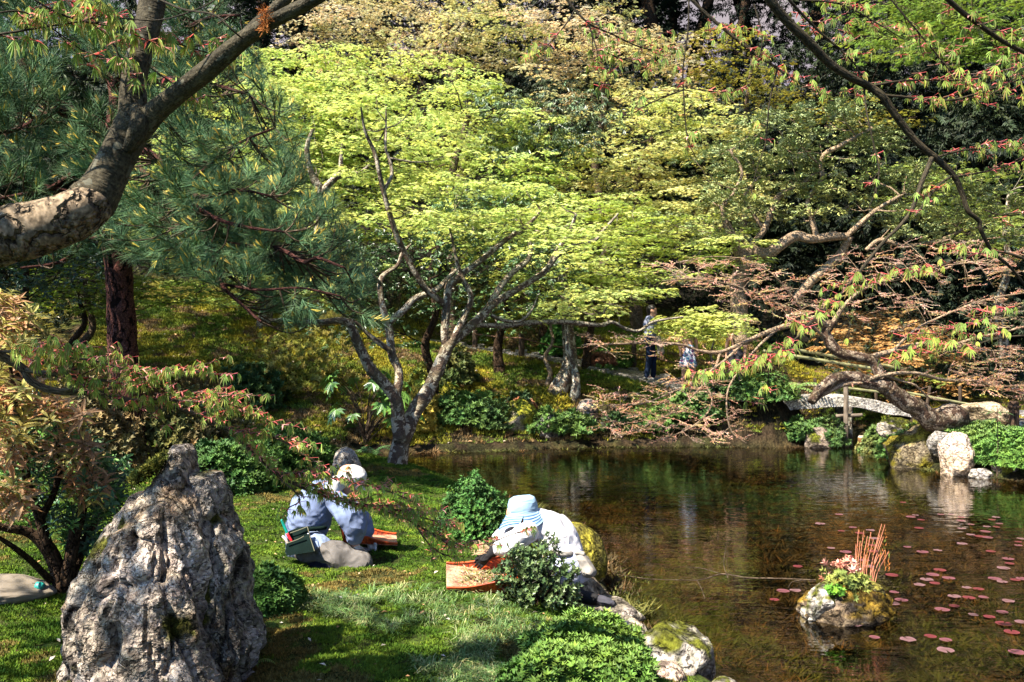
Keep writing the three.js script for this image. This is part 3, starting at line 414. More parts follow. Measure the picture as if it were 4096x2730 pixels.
// ---------------------------------------------------------------- trees laid out by hand
// leaning maple in the middle, lichen on its bark
{
  const L = [
    [[394, 482, 12, 13], [397, 462, 12, 10.5], [401, 442, 12.05, 9], [406, 424, 12.1, 9]],
    [[401, 442, 12, 8], [398, 420, 12, 7.2], [396, 400, 11.95, 6.6], [385, 384, 11.9, 6], [371, 369, 11.8, 5.6], [358, 344, 11.7, 5], [349, 324, 11.6, 4.2], [340, 320.5, 11.5, 3.4], [320, 322, 11.4, 2.8], [287, 320, 11.3, 2.2], [262, 321, 11.2, 1.4]],
    [[396, 396, 12, 5], [399, 373, 12.1, 4.2], [392, 355, 12.2, 4.4], [389, 329, 12.3, 4.2], [384, 312, 12.4, 3.6], [380, 290, 12.5, 3], [382, 277, 12.6, 2.6], [398, 265, 12.7, 2.3], [402, 254, 12.7, 1.8], [411, 244, 12.8, 1.2]],
    [[392, 352, 12.1, 3], [370, 336, 12, 2.4], [355, 322, 11.9, 1.6], [340, 318, 11.8, 1]],
    [[389, 322, 12.3, 3.6], [405, 309, 12.5, 3.6], [414, 299, 12.6, 3.4], [436, 290, 12.8, 3], [448, 278, 12.9, 2.6], [457, 269, 13, 1.8]],
    [[380, 283, 12.5, 2], [370, 272, 12.4, 1.5], [362, 262, 12.3, 1]],
    [[403, 440, 12.1, 8.5], [412, 416, 12.2, 8], [428, 391, 12.4, 7.2], [441, 362, 12.6, 6.6], [449, 345, 12.7, 6], [458, 337, 12.8, 5], [479, 319, 13.1, 4.6], [490, 307, 13.2, 4.2], [499, 300, 13.3, 3.8], [523, 286, 13.6, 3.4], [547, 269, 13.9, 3], [556, 252, 14, 2.6], [568, 235, 14.1, 2], [576, 214, 14.2, 1.4]],
    [[446, 350, 12.7, 4.6], [445, 329, 12.7, 4.4], [447, 304, 12.7, 4.2], [449, 286, 12.7, 4], [458, 277, 12.8, 3.2], [479, 262, 12.9, 3], [498, 246, 13.1, 2.8], [513, 235, 13.2, 2.6], [526, 227, 13.3, 2.2], [541, 211, 13.4, 1.4]],
    [[444, 304, 12.7, 3.6], [437, 298, 12.6, 3.4], [427, 290, 12.5, 3.2], [416, 274, 12.4, 3], [405, 253, 12.3, 3], [397, 236, 12.2, 3], [391, 218, 12.1, 2.8], [384, 193, 12, 2.6], [378, 167, 11.9, 2.3], [374, 151, 11.9, 2], [365, 131, 11.8, 1.5], [361, 107, 11.7, .9]],
    [[384, 190, 12, 2], [392, 174, 12.1, 1.9], [389, 158, 12.1, 1.7], [386, 150, 12.1, 1.5], [386, 128, 12.2, 1.2], [386, 104, 12.2, .8]],
    [[452, 343, 12.7, 4], [457, 331, 12.7, 3.6], [465, 315, 12.8, 3.2], [471, 297, 12.8, 3], [463, 279, 12.8, 2.6], [457, 263, 12.8, 2.2], [453, 243, 12.8, 1.6], [449, 226, 12.8, 1]],
    [[488, 309, 13.2, 3.6], [501, 286, 13.4, 3.4], [515, 270, 13.5, 3.2], [529, 258, 13.6, 2.8], [530, 241, 13.6, 2], [527, 228, 13.6, 1.4]],
    [[548, 268, 13.9, 2.4], [559, 254, 14, 2.8], [581, 243, 14.3, 2.4], [594, 241, 14.4, 2], [606, 227, 14.5, 1.6], [618, 214, 14.6, 1]],
    [[466, 326, 12.9, 2.4], [481, 325, 13.1, 2.6], [501, 326, 13.4, 2.8], [530, 323, 13.7, 2.8], [565, 322, 14.1, 2.7], [602, 325, 14.5, 2.3], [612, 322, 14.6, 2], [624, 328, 14.7, 1.7], [638, 331, 14.8, 1.6], [653, 322, 15, 1.4], [683, 317, 15.2, 1]],
    [[610, 322, 14.6, 1.4], [604, 313, 14.6, 1.2], [609, 304, 14.6, .8]],
    [[491, 315, 13.2, 2], [502, 320, 13.3, 1.8], [520, 321, 13.5, 1.6], [531, 311, 13.6, 1.3], [537, 297, 13.7, .8]],
  ].map(px);
  const pads = [...padsIn([[340, 100], [420, 90], [470, 150], [560, 190], [620, 220], [600, 250], [500, 235], [400, 210], [345, 160]], 30, [12.2, 14.6], [.3, .55], 601), ...padsIn([[560, 292], [625, 290], [640, 306], [620, 316], [560, 312]], 7, [14.2, 15.4], [.25, .4], 602), ...padsIn([[470, 290], [560, 300], [560, 318], [480, 316]], 4, [13.6, 14.4], [.2, .3], 606)];
  tree({ label: 'forked leaning maple with lichen spotted trunk at the water edge', trunk: L[0], extra: L.slice(1), wood: M.lichenPale, pads, spray: SPRAY.maple, leaves: { per: 105, thick: .07, tint: YG, tint2: YG2, gap: .62 }, seed: 603, r0: .018, from: .9, gnarl: .1, sides: 12, end: .004 });
}
// the old tree that leans over from the right bank and rests on a prop, pink buds on its twigs
{
  const L = [
    [[950, 452, 14.9, 12], [951, 436, 14.9, 11], [955, 420, 14.85, 13], [948, 418, 14.8, 14], [931, 420, 14.7, 11.5], [918, 408, 14.6, 10], [901, 400, 14.5, 9.5], [887, 386, 14.4, 9]],
    [[889, 388, 14.4, 8], [876, 384, 14.35, 7], [864, 381, 14.3, 7.5], [845, 377, 14.2, 7], [833, 380, 14.1, 6.5], [822, 388, 14, 6.2], [815, 396, 14, 5.5], [811, 402, 13.95, 4]],
    [[887, 386, 14.4, 8], [881, 376, 14.45, 6], [873, 361, 14.5, 5.5], [857, 356, 14.5, 5], [841, 353, 14.5, 5.5], [829, 341, 14.5, 5.5], [826, 330, 14.5, 5.2], [833, 323, 14.5, 4.5]],
    [[828, 326, 14.5, 4], [815, 319, 14.4, 3.5], [800, 323, 14.3, 3], [776, 329, 14.2, 2.6], [747, 341, 14, 2.2], [720, 352, 13.8, 1.8], [700, 351, 13.7, 1.5], [683, 345, 13.6, 1.4], [650, 343, 13.4, 1.2], [615, 344, 13.2, 1], [590, 345, 13, .7]],
    [[868, 358, 14.5, 3], [893, 351, 14.6, 2.6], [922, 344, 14.8, 2.4], [942, 346, 14.9, 2], [960, 343, 15, 1.7], [978, 337, 15.1, 1.5], [1000, 333, 15.2, 1.2], [1030, 325, 15.3, 1]],
    [[812, 400, 14, 2.6], [826, 393, 14.05, 2.4], [843, 385, 14.1, 2.3], [862, 382, 14.2, 2.2], [884, 375, 14.3, 2], [915, 373, 14.4, 1.8], [944, 380, 14.6, 1.6], [975, 381, 14.8, 1.4], [1000, 388, 15, 1.2], [1030, 396, 15.2, 1]],
    [[884, 375, 14.3, 1.4], [905, 382, 14.4, 1.2], [915, 385, 14.4, 1.2], [930, 398, 14.5, 1], [950, 401, 14.6, .8]],
    [[745, 342, 14, 1.6], [725, 360, 13.7, 1.4], [700, 378, 13.4, 1.2], [668, 394, 13.1, 1], [640, 404, 12.9, .8], [604, 405, 12.7, .6]],
    [[720, 353, 13.8, 1.3], [715, 368, 13.6, 1.2], [700, 388, 13.4, 1.1], [676, 410, 13.2, .9], [650, 424, 13, .8], [610, 440, 12.8, .5]],
    [[700, 378, 13.4, 1], [712, 398, 13.3, 1], [708, 412, 13.2, .9], [690, 428, 13.1, .8], [660, 440, 13, .5]],
    [[776, 330, 14.2, 1.6], [755, 350, 13.9, 1.3], [738, 372, 13.6, 1.1], [728, 390, 13.4, .9], [727, 412, 13.3, .9], [732, 432, 13.3, .7], [746, 443, 13.3, .5]],
    [[800, 322, 14.3, 1.6], [780, 305, 14, 1.3], [752, 292, 13.8, 1.1], [728, 284, 13.6, .9], [690, 279, 13.4, .7], [662, 281, 13.2, .5]],
    [[833, 323, 14.5, 3], [845, 305, 14.4, 2.2], [862, 290, 14.3, 1.7], [890, 277, 14.2, 1.3], [930, 268, 14.2, 1], [975, 262, 14.2, .7]],
    [[893, 351, 14.6, 1.6], [915, 330, 14.6, 1.3], [945, 315, 14.6, 1.1], [985, 300, 14.7, .9], [1030, 292, 14.8, .7]],
    [[829, 341, 14.5, 2], [812, 325, 14.3, 1.6], [795, 300, 14.1, 1.2], [770, 272, 14, .9], [742, 258, 13.9, .6]],
    [[960, 343, 15, 1.2], [985, 350, 15, 1], [1010, 352, 15, .8], [1030, 360, 15, .7]],
  ].map(px);
  const r = R(611), list = [], twigs = [], P = [];
  for (const l of L.slice(3)) { const c = new THREE.CatmullRomCurve3(l.map((q) => q[0])), n = Math.round(c.getLength() / .13); for (let i = Math.floor(n * .15); i <= n; i++) P.push([c.getPoint(i / n), c.getTangent(i / n)]); }
  const cloud = (poly, n, D, seed) => padsIn(poly, n, D, [0, 0], seed).forEach((q) => { let b = null, d = 1e9; for (const e of P) { const k = e[0].distanceTo(q.p); if (k < d) { d = k; b = e; } } if (d > 1.3) { q.p.lerp(b[0], 1 - 1.3 / d); d = 1.3; } const m = b[0].clone().lerp(q.p, .5).add(V(0, .06 * d, 0)); twigs.push(tube([[b[0].clone(), .0075], [m, .006], [q.p, .004]], { sides: 4, step: 3, cap: false })); const dir = q.p.clone().sub(b[0]); for (let k = 0; k < 3; k++) list.push([b[0].clone().lerp(q.p, .45 + .55 * (k + 1) / 4).add(V(0, .03 * d, 0)), quat((r() - .5) * .8, Math.atan2(-dir.z, dir.x) + (r() - .5) * 1.8, (r() - .5) * .7), .65 + r() * .5, vary(r, r() < .25 ? col(.62, .66, .42) : col(.66, .62, .57), .3, .1)]); });
  cloud([[640, 262], [760, 262], [830, 290], [820, 330], [740, 320], [690, 300]], 44, [13.3, 14.6], 612);
  cloud([[830, 240], [960, 230], [1030, 250], [1030, 330], [930, 340], [850, 320], [820, 280]], 66, [13.6, 15], 613);
  cloud([[560, 335], [680, 330], [700, 360], [600, 362]], 10, [12.6, 13.8], 614);
  cloud([[590, 385], [700, 370], [740, 400], [720, 445], [640, 445], [590, 420]], 48, [12.5, 13.6], 615);
  cloud([[940, 350], [1030, 345], [1030, 410], [960, 380]], 42, [14.4, 15.3], 616);
  for (const [p, t] of P) if (r() < .5) list.push([p.clone().add(V(0, .02, 0)), quat((r() - .5), Math.atan2(-t.z, t.x) + (r() - .5) * 2, (r() - .5) * .8), .5 + r() * .4, vary(r, col(.62, .56, .5), .3, .1)]);
  const t = tree({ name: 'budding_tree', label: 'old snaking tree leaning from the right bank over the bridge, pink buds', category: 'budding tree', trunk: L[0], extra: L.slice(1, 3), wood: M.lichenBrown, gnarl: .22, sides: 12 });
  wpart('branch', merged(L.slice(3).map((l) => tube(l, { sides: 6, step: 4, gnarl: .08 }))), M.barkPale, t);
  wpart('twig', merged(twigs), M.barkPale, t, true);
  split(list, 3).forEach((l, i) => scatter('buds', SPRAY.bud[i], M.thin, l, t));
}
// twisted olive green tree
{
  const L = [
    [[742, 345, 19, 8], [740, 310, 19, 7.5], [737, 285, 19, 8], [744, 262, 19, 8], [750, 245, 19, 7]],
    [[742, 262, 19, 6], [735, 243, 18.9, 5], [726, 224, 18.8, 4], [722, 206, 18.8, 3]],
    [[750, 248, 19, 6], [766, 254, 18.9, 5.5], [780, 245, 18.8, 5.5], [796, 236, 18.8, 5], [812, 239, 18.7, 4.5], [836, 236, 18.7, 4.2], [850, 236, 18.7, 3.5]],
    [[850, 236, 18.7, 4], [842, 252, 18.9, 4.5], [826, 268, 19, 5], [812, 280, 19.1, 5], [795, 300, 19.2, 5]],
    [[752, 246, 19, 4], [765, 228, 19, 3.5], [772, 210, 19, 3.2], [780, 195, 19, 3], [800, 185, 18.9, 2.6], [818, 172, 18.8, 2]],
    [[820, 170, 19, 2.6], [824, 155, 18.9, 2.6], [840, 146, 18.8, 2.4], [856, 137, 18.8, 2], [872, 128, 18.7, 1.4]],
    [[818, 240, 18.7, 3], [812, 220, 18.7, 2.8], [808, 200, 18.7, 2.4], [822, 178, 18.7, 2.4], [820, 165, 18.8, 2]],
    [[848, 235, 18.7, 3], [862, 222, 18.6, 2.6], [876, 210, 18.6, 2], [900, 196, 18.6, 1.5]],
    [[722, 208, 18.8, 2.4], [735, 190, 18.8, 2], [742, 172, 18.8, 1.6], [730, 150, 18.8, 1.2]],
    [[764, 230, 19, 2.4], [752, 212, 19, 2.2], [745, 196, 19, 1.8], [760, 176, 19, 1.3]],
    [[866, 250, 18.6, 2], [880, 240, 18.6, 2.4], [905, 246, 18.6, 2.4], [940, 240, 18.6, 1.8], [962, 230, 18.6, 1.2]],
  ].map(px);
  const pads = [...padsIn([[690, 150], [760, 118], [850, 100], [900, 125], [880, 170], [930, 150], [1000, 190], [1005, 245], [900, 235], [850, 205], [760, 215], [700, 200]], 85, [18.1, 19.6], [.32, .6], 621), ...padsIn([[660, 215], [720, 210], [760, 230], [700, 240]], 8, [18.3, 19], [.25, .4], 622)];
  tree({ name: 'twisted_tree', label: 'twisted many limbed olive green tree between the gold maple and the pink buds', category: 'broadleaf tree', trunk: L[0], extra: L.slice(1), wood: M.barkPale, pads, spray: SPRAY.broad, mat: M.waxy, leaves: { per: 260, thick: .12, dome: .15, tilt: .5, tint: col(.27, .30, .10), tint2: col(.18, .23, .10), amount: .4, scale: [.8, 1.2], gap: .8 }, seed: 623, r0: .03, from: .6, gnarl: .2 });
}
// orange and green low maple behind the bridge
{
  const pads = padsIn([[838, 322], [880, 308], [925, 312], [955, 350], [968, 395], [950, 410], [880, 400], [850, 375], [830, 345]], 44, [19, 20.6], [.3, .5], 631);
  pads.forEach((q, i) => { q.tint = q.y < 335 || noise(q.x * .04, q.y * .06) > .0 ? col(.52, .30, .10) : col(.26, .32, .06); });
  tree({ label: 'low orange and green maple behind the stone bridge', group: 'maples of the far bank', trunk: stem(905, 420, 20, 350, .07, -5, 4, 632), wood: M.bark, pads, spray: SPRAY.maple, leaves: { per: 120, thick: .09, tint: TAN, gap: .7 }, seed: 633, r0: .025 });
}
// pine on the left
{
  const trunk = px([[134, 474, 11, 17], [131, 455, 11, 15], [129, 416, 11, 14.5], [125, 373, 11, 14.5], [122, 344, 11, 14], [120, 300, 11, 13], [117, 256, 11, 12.5], [111, 205, 11, 12], [106, 170, 11, 11], [101, 150, 11, 10], [97, 128, 11, 9], [80, 117, 10.9, 8], [58, 106, 10.8, 7], [40, 85, 10.7, 5.5], [20, 60, 10.6, 4]]);
  const L = [
    [[103, 155, 11, 6], [112, 120, 11.2, 5.5], [113, 87, 11.3, 5], [95, 60, 11.4, 4], [85, 20, 11.5, 3]],
    [[113, 196, 11, 5], [133, 171, 10.6, 4.5], [157, 181, 10.2, 4.2], [181, 192, 9.8, 3.6], [206, 197, 9.4, 2.6], [240, 190, 9.1, 1.8], [270, 196, 9, 1.2]],
    [[118, 170, 11, 4], [145, 151, 10.4, 3.4], [167, 170, 10, 3.2], [186, 197, 9.7, 3], [211, 216, 9.3, 2.4], [240, 226, 9.1, 1.8], [285, 232, 8.9, 1.2]],
    [[117, 222, 11, 4.4], [145, 218, 10.5, 3.8], [171, 224, 10.2, 3.2], [206, 239, 9.8, 2.6], [215, 261, 9.6, 2.4], [221, 284, 9.4, 2.2], [240, 303, 9.3, 1.8], [261, 322, 9.2, 1.4]],
    [[206, 239, 9.8, 2.2], [245, 246, 9.5, 2.2], [280, 249, 9.2, 2.4], [305, 262, 9, 2.2], [316, 258, 8.9, 1.8], [345, 268, 8.8, 1.2]],
    [[113, 87, 11.3, 4], [140, 60, 10.9, 3.2], [175, 35, 10.4, 2.6], [210, 18, 10, 1.8], [240, 15, 9.8, 1.2]],
    [[140, 60, 10.9, 2.4], [175, 80, 10.4, 2.2], [215, 85, 10, 1.8], [250, 95, 9.7, 1.2]],
    [[108, 180, 11, 4], [80, 172, 10.8, 3.2], [50, 188, 10.5, 2.6], [20, 195, 10.2, 2], [-10, 200, 10, 1.4]],
    [[60, 107, 10.8, 4], [40, 118, 10.6, 3], [15, 130, 10.3, 2.2], [-15, 135, 10, 1.4]],
    [[0, 142, 10.2, 1.4], [15, 155, 10.3, 2], [32, 181, 10.6, 2.4], [60, 190, 10.8, 2.6], [108, 200, 11, 3]],
    [[117, 235, 11, 3], [90, 240, 10.7, 2.2], [60, 262, 10.4, 1.6], [20, 268, 10.2, 1.2]],
    [[221, 284, 9.4, 1.6], [260, 290, 9.1, 1.5], [300, 288, 8.9, 1.2], [340, 296, 8.8, .9]],
    [[181, 192, 9.8, 2], [215, 160, 9.5, 1.8], [245, 140, 9.3, 1.4], [275, 128, 9.2, 1]],
  ].map(px);
  const r = R(641), list = [], tw = [], ends = [];
  for (const l of L) { const c = new THREE.CatmullRomCurve3(l.map((q) => q[0])), n = Math.round(c.getLength() / .2); for (let i = Math.floor(n * .3); i <= n; i++) ends.push([c.getPoint(i / n), c.getTangent(i / n)]); }
  const polys = [[[-30, -20], [60, -20], [120, 20], [90, 60], [60, 110], [90, 150], [60, 180], [-30, 190]], [[140, -20], [230, -20], [240, 40], [280, 100], [310, 170], [300, 240], [230, 250], [170, 200], [160, 120], [180, 60]], [[210, 190], [300, 180], [345, 220], [385, 262], [370, 315], [300, 318], [240, 300], [200, 260]], [[20, 205], [120, 200], [220, 220], [215, 285], [150, 262], [100, 258], [30, 250]], [[130, 175], [200, 175], [220, 260], [190, 270], [140, 230]], [[90, 40], [160, 40], [190, 110], [150, 140], [110, 100]]], cnt = [112, 128, 146, 52, 38, 30];
  polys.forEach((poly, k) => padsIn(poly, cnt[k], [8.9, 11.2], [0, 0], 642 + k).forEach((q) => {
    let b = null, d = 1e9; for (const e of ends) { const k2 = e[0].distanceTo(q.p); if (k2 < d) { d = k2; b = e; } } if (d > 1) { q.p.lerp(b[0], 1 - 1 / d); d = 1; }
    const m = b[0].clone().lerp(q.p, .5).add(V((r() - .5) * .2 * d, -.15 * d, (r() - .5) * .2 * d)); tw.push(tube([[b[0].clone(), .011], [m, .008], [q.p, .005]], { sides: 4, step: 3, cap: false }));
    const dir = q.p.clone().sub(m).normalize();
    for (let j = 0; j < 5; j++) { const f = j / 5, o = m.clone().lerp(q.p, .35 + .65 * f).add(V((r() - .5) * .14, (r() - .5) * .1, (r() - .5) * .14)), dd = dir.clone().add(V((r() - .5) * 1.3, .35 + (r() - .5) * .9, (r() - .5) * 1.3)).normalize(); list.push([o, new THREE.Quaternion().setFromUnitVectors(V(1, 0, 0), dd), 1 + r() * .6, vary(r, col(.085, .165, .07), .45, .12)]); }
  }));
  const t = tree({ name: 'pine_tree', label: 'dark pine with scaly reddish trunk and long needles left of the slope', category: 'pine tree', trunk, wood: M.pine, gnarl: .1, sides: 14 });
  wpart('branch', merged(L.map((l) => tube(l, { sides: 7, step: 4, gnarl: .15 }))), M.pine, t);
  wpart('twig', merged(tw), M.bark, t, true);
  split(list, 3).forEach((l, i) => scatter('needles', SPRAY.needle[i], M.waxy, l, t));
}
// thin dark trunks on the slope
[[76, 400, 18, 300, .09, 2, 'dark slim trunk under the flat green maple', 80], [574, 398, 19, 318, .085, -8, 'short mossy trunk standing before the path fence', 558], [546, 392, 19.6, 310, .05, 6, 'thin pale double stem left of the short mossy trunk', 549], [586, 300, 20.6, 226, .085, 14, 'thick leaning trunk behind the horizontal bough', 600]].forEach(([x, yb, D, yt, r, lean, label, cx], i) => {
  const pads = padsIn([[cx - 40, yt - 40], [cx + 40, yt - 45], [cx + 45, yt - 5], [cx - 45, yt]], 7, [D - .8, D + .6], [.3, .5], 651 + i);
  tree({ name: 'small_tree', label, category: 'small tree', trunk: stem(x, yb, D, yt, r, lean, 5, 655 + i), wood: i === 1 ? M.lichen : i === 2 ? M.barkPale : M.barkDark, pads, spray: SPRAY.maple, leaves: { per: 80, thick: .08, tint: i ? YG2 : col(.12, .18, .02), gap: .5 }, seed: 660 + i, r0: .02, from: .6 });
});

// undergrowth on the hill
{
  const r = R(671), list = [], l2 = [];
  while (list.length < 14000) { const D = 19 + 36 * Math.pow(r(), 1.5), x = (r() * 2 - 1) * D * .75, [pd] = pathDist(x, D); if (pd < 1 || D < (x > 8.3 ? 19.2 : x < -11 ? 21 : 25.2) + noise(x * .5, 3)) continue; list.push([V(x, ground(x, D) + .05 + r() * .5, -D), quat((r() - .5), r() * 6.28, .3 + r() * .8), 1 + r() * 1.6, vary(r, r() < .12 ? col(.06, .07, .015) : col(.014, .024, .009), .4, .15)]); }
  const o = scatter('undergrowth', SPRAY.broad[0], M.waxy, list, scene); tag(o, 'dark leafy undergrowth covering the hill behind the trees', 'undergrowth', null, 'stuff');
}
// ---------------------------------------------------------------- trees outside the frame whose shade the photograph shows
[[-12.5, 12, 7, 15, 3.2], [-14, 17, 8, 17, 3.6], [-10.4, 15, 6, 13, 2.6]].forEach(([x, D, y0, y1, w], i) => {
  const q = R(700 + i), b = V(x, ground(x, D) - .1, -D), tr = [0, .25, .5, .75, 1].map((f) => [V(x + q() * .4, lerp(b.y, y1 - 1, f), -D), .28 - .2 * f]), pads = [];
  for (let k = 0; k < 24; k++) { const a = q() * 6.28, o = w * Math.sqrt(q()), f = q(); pads.push({ p: V(x + Math.cos(a) * o, lerp(y0, y1, f), -D + Math.sin(a) * o), r: .9 + q() * .7 }); }
  tree({ name: 'evergreen_tree', label: 'tall evergreen outside the left edge that shades the slope', category: 'evergreen tree', group: 'evergreens shading the slope', trunk: tr, wood: M.barkDark, pads, spray: SPRAY.cedar, mat: M.waxy, leaves: { per: 20, thick: .4, dome: .4, tilt: .7, tint: col(.03, .055, .022), scale: [.7, 1.3] }, seed: 710 + i });
});

// ---------------------------------------------------------------- low plants
function whorl(seed, { n = 8, len = .035, wid = .013, up = .55, layers = 2, stemH = .03, tip = null } = {}) {        // a leaf rosette on a short shoot, growing along +y
  const r = R(seed), t = new Tri(); t.stick(V(0, -stemH, 0), V(0, stemH * .6, 0), .0025, .002, WOOD);
  for (let l = 0; l < layers; l++) for (let i = 0; i < n / layers + 1; i++) { const a = i * 2.4 + l * 1.1 + r() * .6, u = up + l * .35 + (r() - .5) * .4, d = V(Math.cos(a), u, Math.sin(a)).normalize(), k = .75 + r() * .5, c = tip && l === layers - 1 ? col(tip.r * k, tip.g * k, tip.b * k) : col(k, k, k); leaf2(t, V(0, l * stemH * .45, 0), d, UPY, len * (.75 + r() * .5), wid * (.8 + r() * .4), c, .25); }
  return t.geo();
}
function whorlNear(seed, { n = 10, len = .075, wid = .024, up = .35, bend = .35, tip = null, tipN = 0 } = {}) {                 // the same with curved six sided leaves, for plants close by
  const r = R(seed), t = new Tri(); t.stick(V(0, -.08, 0), V(0, .02, 0), .003, .002, WOOD);
  for (let i = 0; i < n; i++) { const a = i * 2.4 + r() * .6, u = up + i / n * .8 + (r() - .5) * .3, d = V(Math.cos(a), u, Math.sin(a)).normalize(), k = .75 + r() * .5, c = tip && i >= n - tipN ? col(tip.r * k, tip.g * k, tip.b * k) : col(k, k, k); leaf(t, V(0, (i / n - .6) * .07, 0), d, UPY, len * (.7 + r() * .5), wid * (.8 + r() * .4), c, .2, bend); }
  return t.geo();
}
const ROS = { azalea: [whorl(1), whorl(2), whorl(3, { n: 10 })], small: [whorl(4, { len: .024, wid: .012 }), whorl(5, { len: .026, wid: .012 })], broad: [whorl(6, { len: .05, wid: .022, n: 7 }), whorl(7, { len: .046, wid: .022, n: 8 })], near: [whorlNear(8), whorlNear(9, { n: 9 })], pieris: [whorlNear(10, { n: 11, len: .095, wid: .026, bend: .5, up: .25 }), whorlNear(11, { n: 9, len: .09, wid: .026, bend: .5, up: .3 })] };
const toward = (d, r) => new THREE.Quaternion().setFromUnitVectors(UPY, d).multiply(new THREE.Quaternion().setFromAxisAngle(UPY, r() * 6.2832));
// a clipped or loose dome of rosettes on stems; c: centre on the ground, radii in metres
function shrub({ label, name = 'shrub', category = 'shrub', group, c, rx, ry, rz = rx, n, ros = ROS.azalea, mat = M.waxy, tint, tint2, amount = .35, lump = .16, inner = .35, scale = [.8, 1.3], stems = 7, seed, low = -.1, wild = .35, stemR = .008, topTint }) {
  const r = R(seed), t = thing(name, label, category, c, group), list = [], geos = [], d = V(0, 0, 0), o = seed * 3.1;
  for (let i = 0; i < n; i++) {
    do { d.set(r() * 2 - 1, lerp(low, 1, r()), r() * 2 - 1); } while (d.lengthSq() > 1 || d.lengthSq() < .04); d.normalize();
    const k = (1 + lump * 2 * fbm(d.x * 2.2 + o, d.y * 2.2, d.z * 2.2, 3)) * (r() < inner ? .55 + r() * .4 : .93 + r() * .1), p = V(c.x + d.x * rx * k, c.y + Math.max(.01, d.y * ry * k), c.z + d.z * rz * k), nn = V(d.x / rx, d.y / ry + .6 / ry, d.z / rz).normalize().add(V((r() - .5) * wild * 2, (r() - .5) * wild, (r() - .5) * wild * 2)).normalize();
    const mx = clamp(.5 + noise(p.x * 3 + o, p.y * 3, p.z * 3)), base = topTint && d.y > .25 && noise(p.x * 4 + o, p.y * 4, p.z * 4) > -.35 ? topTint : tint2 ? col(...mixc(tint.toArray(), tint2.toArray(), mx)) : tint;
    list.push([p, toward(nn, r), lerp(scale[0], scale[1], r()), vary(r, base, amount, .12)]);
  }
  for (let i = 0; i < stems; i++) { const a = i / stems * 6.28 + r(), q = .75 * Math.sqrt(r()); const e = V(c.x + Math.cos(a) * rx * q, c.y + ry * (.75 - q * .35), c.z + Math.sin(a) * rz * q), m = c.clone().lerp(e, .5).add(V((r() - .5) * rx * .3, -ry * .05, (r() - .5) * rz * .3)); geos.push(tube([[V(c.x + (r() - .5) * .05, c.y - .05, c.z + (r() - .5) * .05), stemR], [m, stemR * .75], [e, stemR * .35]], { sides: 5, step: 3, cap: false })); }
  if (geos.length) wpart('stem', merged(geos), M.barkDark, t);
  split(list, ros.length).forEach((l, i) => scatter('foliage', ros[i], mat, l, t));
  return t;
}
const AZ = col(.055, .13, .025), AZ2 = col(.11, .21, .035), BOX = col(.03, .085, .022);
shrub({ label: 'round dark green clipped bush at the pond edge behind the gardeners', c: onGround(474, 540, 7.65), rx: .31, ry: .48, n: 2300, ros: ROS.small, tint: BOX, tint2: col(.06, .15, .03), seed: 801, low: -.3 });
shrub({ label: 'loose bush with glossy leaves in front of the gardener in the blue hat', c: onGround(535, 596, 5.95), rx: .27, ry: .38, rz: .22, n: 560, ros: ROS.small, mat: M.gloss, tint: col(.035, .075, .025), tint2: col(.10, .15, .05), lump: .2, seed: 802, low: .05, stems: 14, wild: .9, scale: [.85, 1.5], inner: .5, stemR: .006 });
shrub({ label: 'broad low azalea mound at the bottom edge beside the shore stones', c: onGround(584, 704, 4.6), rx: .33, ry: .22, rz: .52, n: 3000, lump: .26, tint: col(.055, .125, .018), tint2: col(.11, .19, .028), seed: 803, low: -.2, scale: [.75, 1.15], stems: 10 });
shrub({ label: 'low green azalea against the right side of the tall rock', c: onGround(270, 603, 5.5), rx: .18, ry: .23, rz: .18, n: 900, tint: AZ, tint2: AZ2, seed: 804 });
shrub({ label: 'dark rounded azalea right behind the tall rock top', c: onGround(225, 490, 9.6), rx: .6, ry: .45, n: 1500, tint: BOX, tint2: col(.06, .13, .02), seed: 805, scale: [1.2, 2] });
shrub({ label: 'green azalea on the bank left of the grey boulder', c: onGround(275, 476, 11.2), rx: .75, ry: .5, n: 1600, tint: AZ, tint2: AZ2, seed: 806, scale: [1.4, 2.2] });
shrub({ label: 'brownish orange tinged shrub left of the pine trunk', c: onGround(80, 475, 10.4), rx: .75, ry: 1.0, rz: .6, n: 1200, ros: ROS.broad, tint: col(.14, .12, .045), tint2: col(.20, .14, .06), seed: 807, scale: [1, 1.6], lump: .3 });
shrub({ label: 'reddish brown leaved shrub right of the pine trunk', c: onGround(172, 474, 11.6), rx: .95, ry: 1.0, rz: .7, n: 1700, ros: ROS.broad, tint: col(.17, .12, .05), tint2: col(.12, .13, .04), seed: 808, scale: [1, 1.7], lump: .3 });
shrub({ label: 'mound of fresh azalea on the right bank under the hanging branches', c: onGround(985, 462, 14.6), rx: .75, ry: .4, n: 2600, tint: col(.09, .18, .035), tint2: col(.13, .21, .045), seed: 809, scale: [1.3, 2.1] });
shrub({ label: 'bright round azalea at the right edge of the far right bank', c: onGround(1020, 474, 13.8), rx: .6, ry: .48, n: 2200, tint: col(.09, .19, .035), tint2: AZ2, seed: 810, scale: [1.2, 2] });
shrub({ label: 'azalea growing between the mossy boulder and the leaning tree foot', c: onGround(918, 455, 15.2), rx: .5, ry: .45, n: 1100, tint: AZ, tint2: col(.12, .16, .04), seed: 811, scale: [1.2, 2], lump: .3 });
shrub({ label: 'orange tinged bush under the stone bridge edge', c: onGround(890, 438, 17), rx: .5, ry: .5, n: 1300, ros: ROS.broad, tint: col(.08, .13, .03), tint2: col(.24, .17, .06), seed: 812, scale: [1.1, 1.8], lump: .3 });
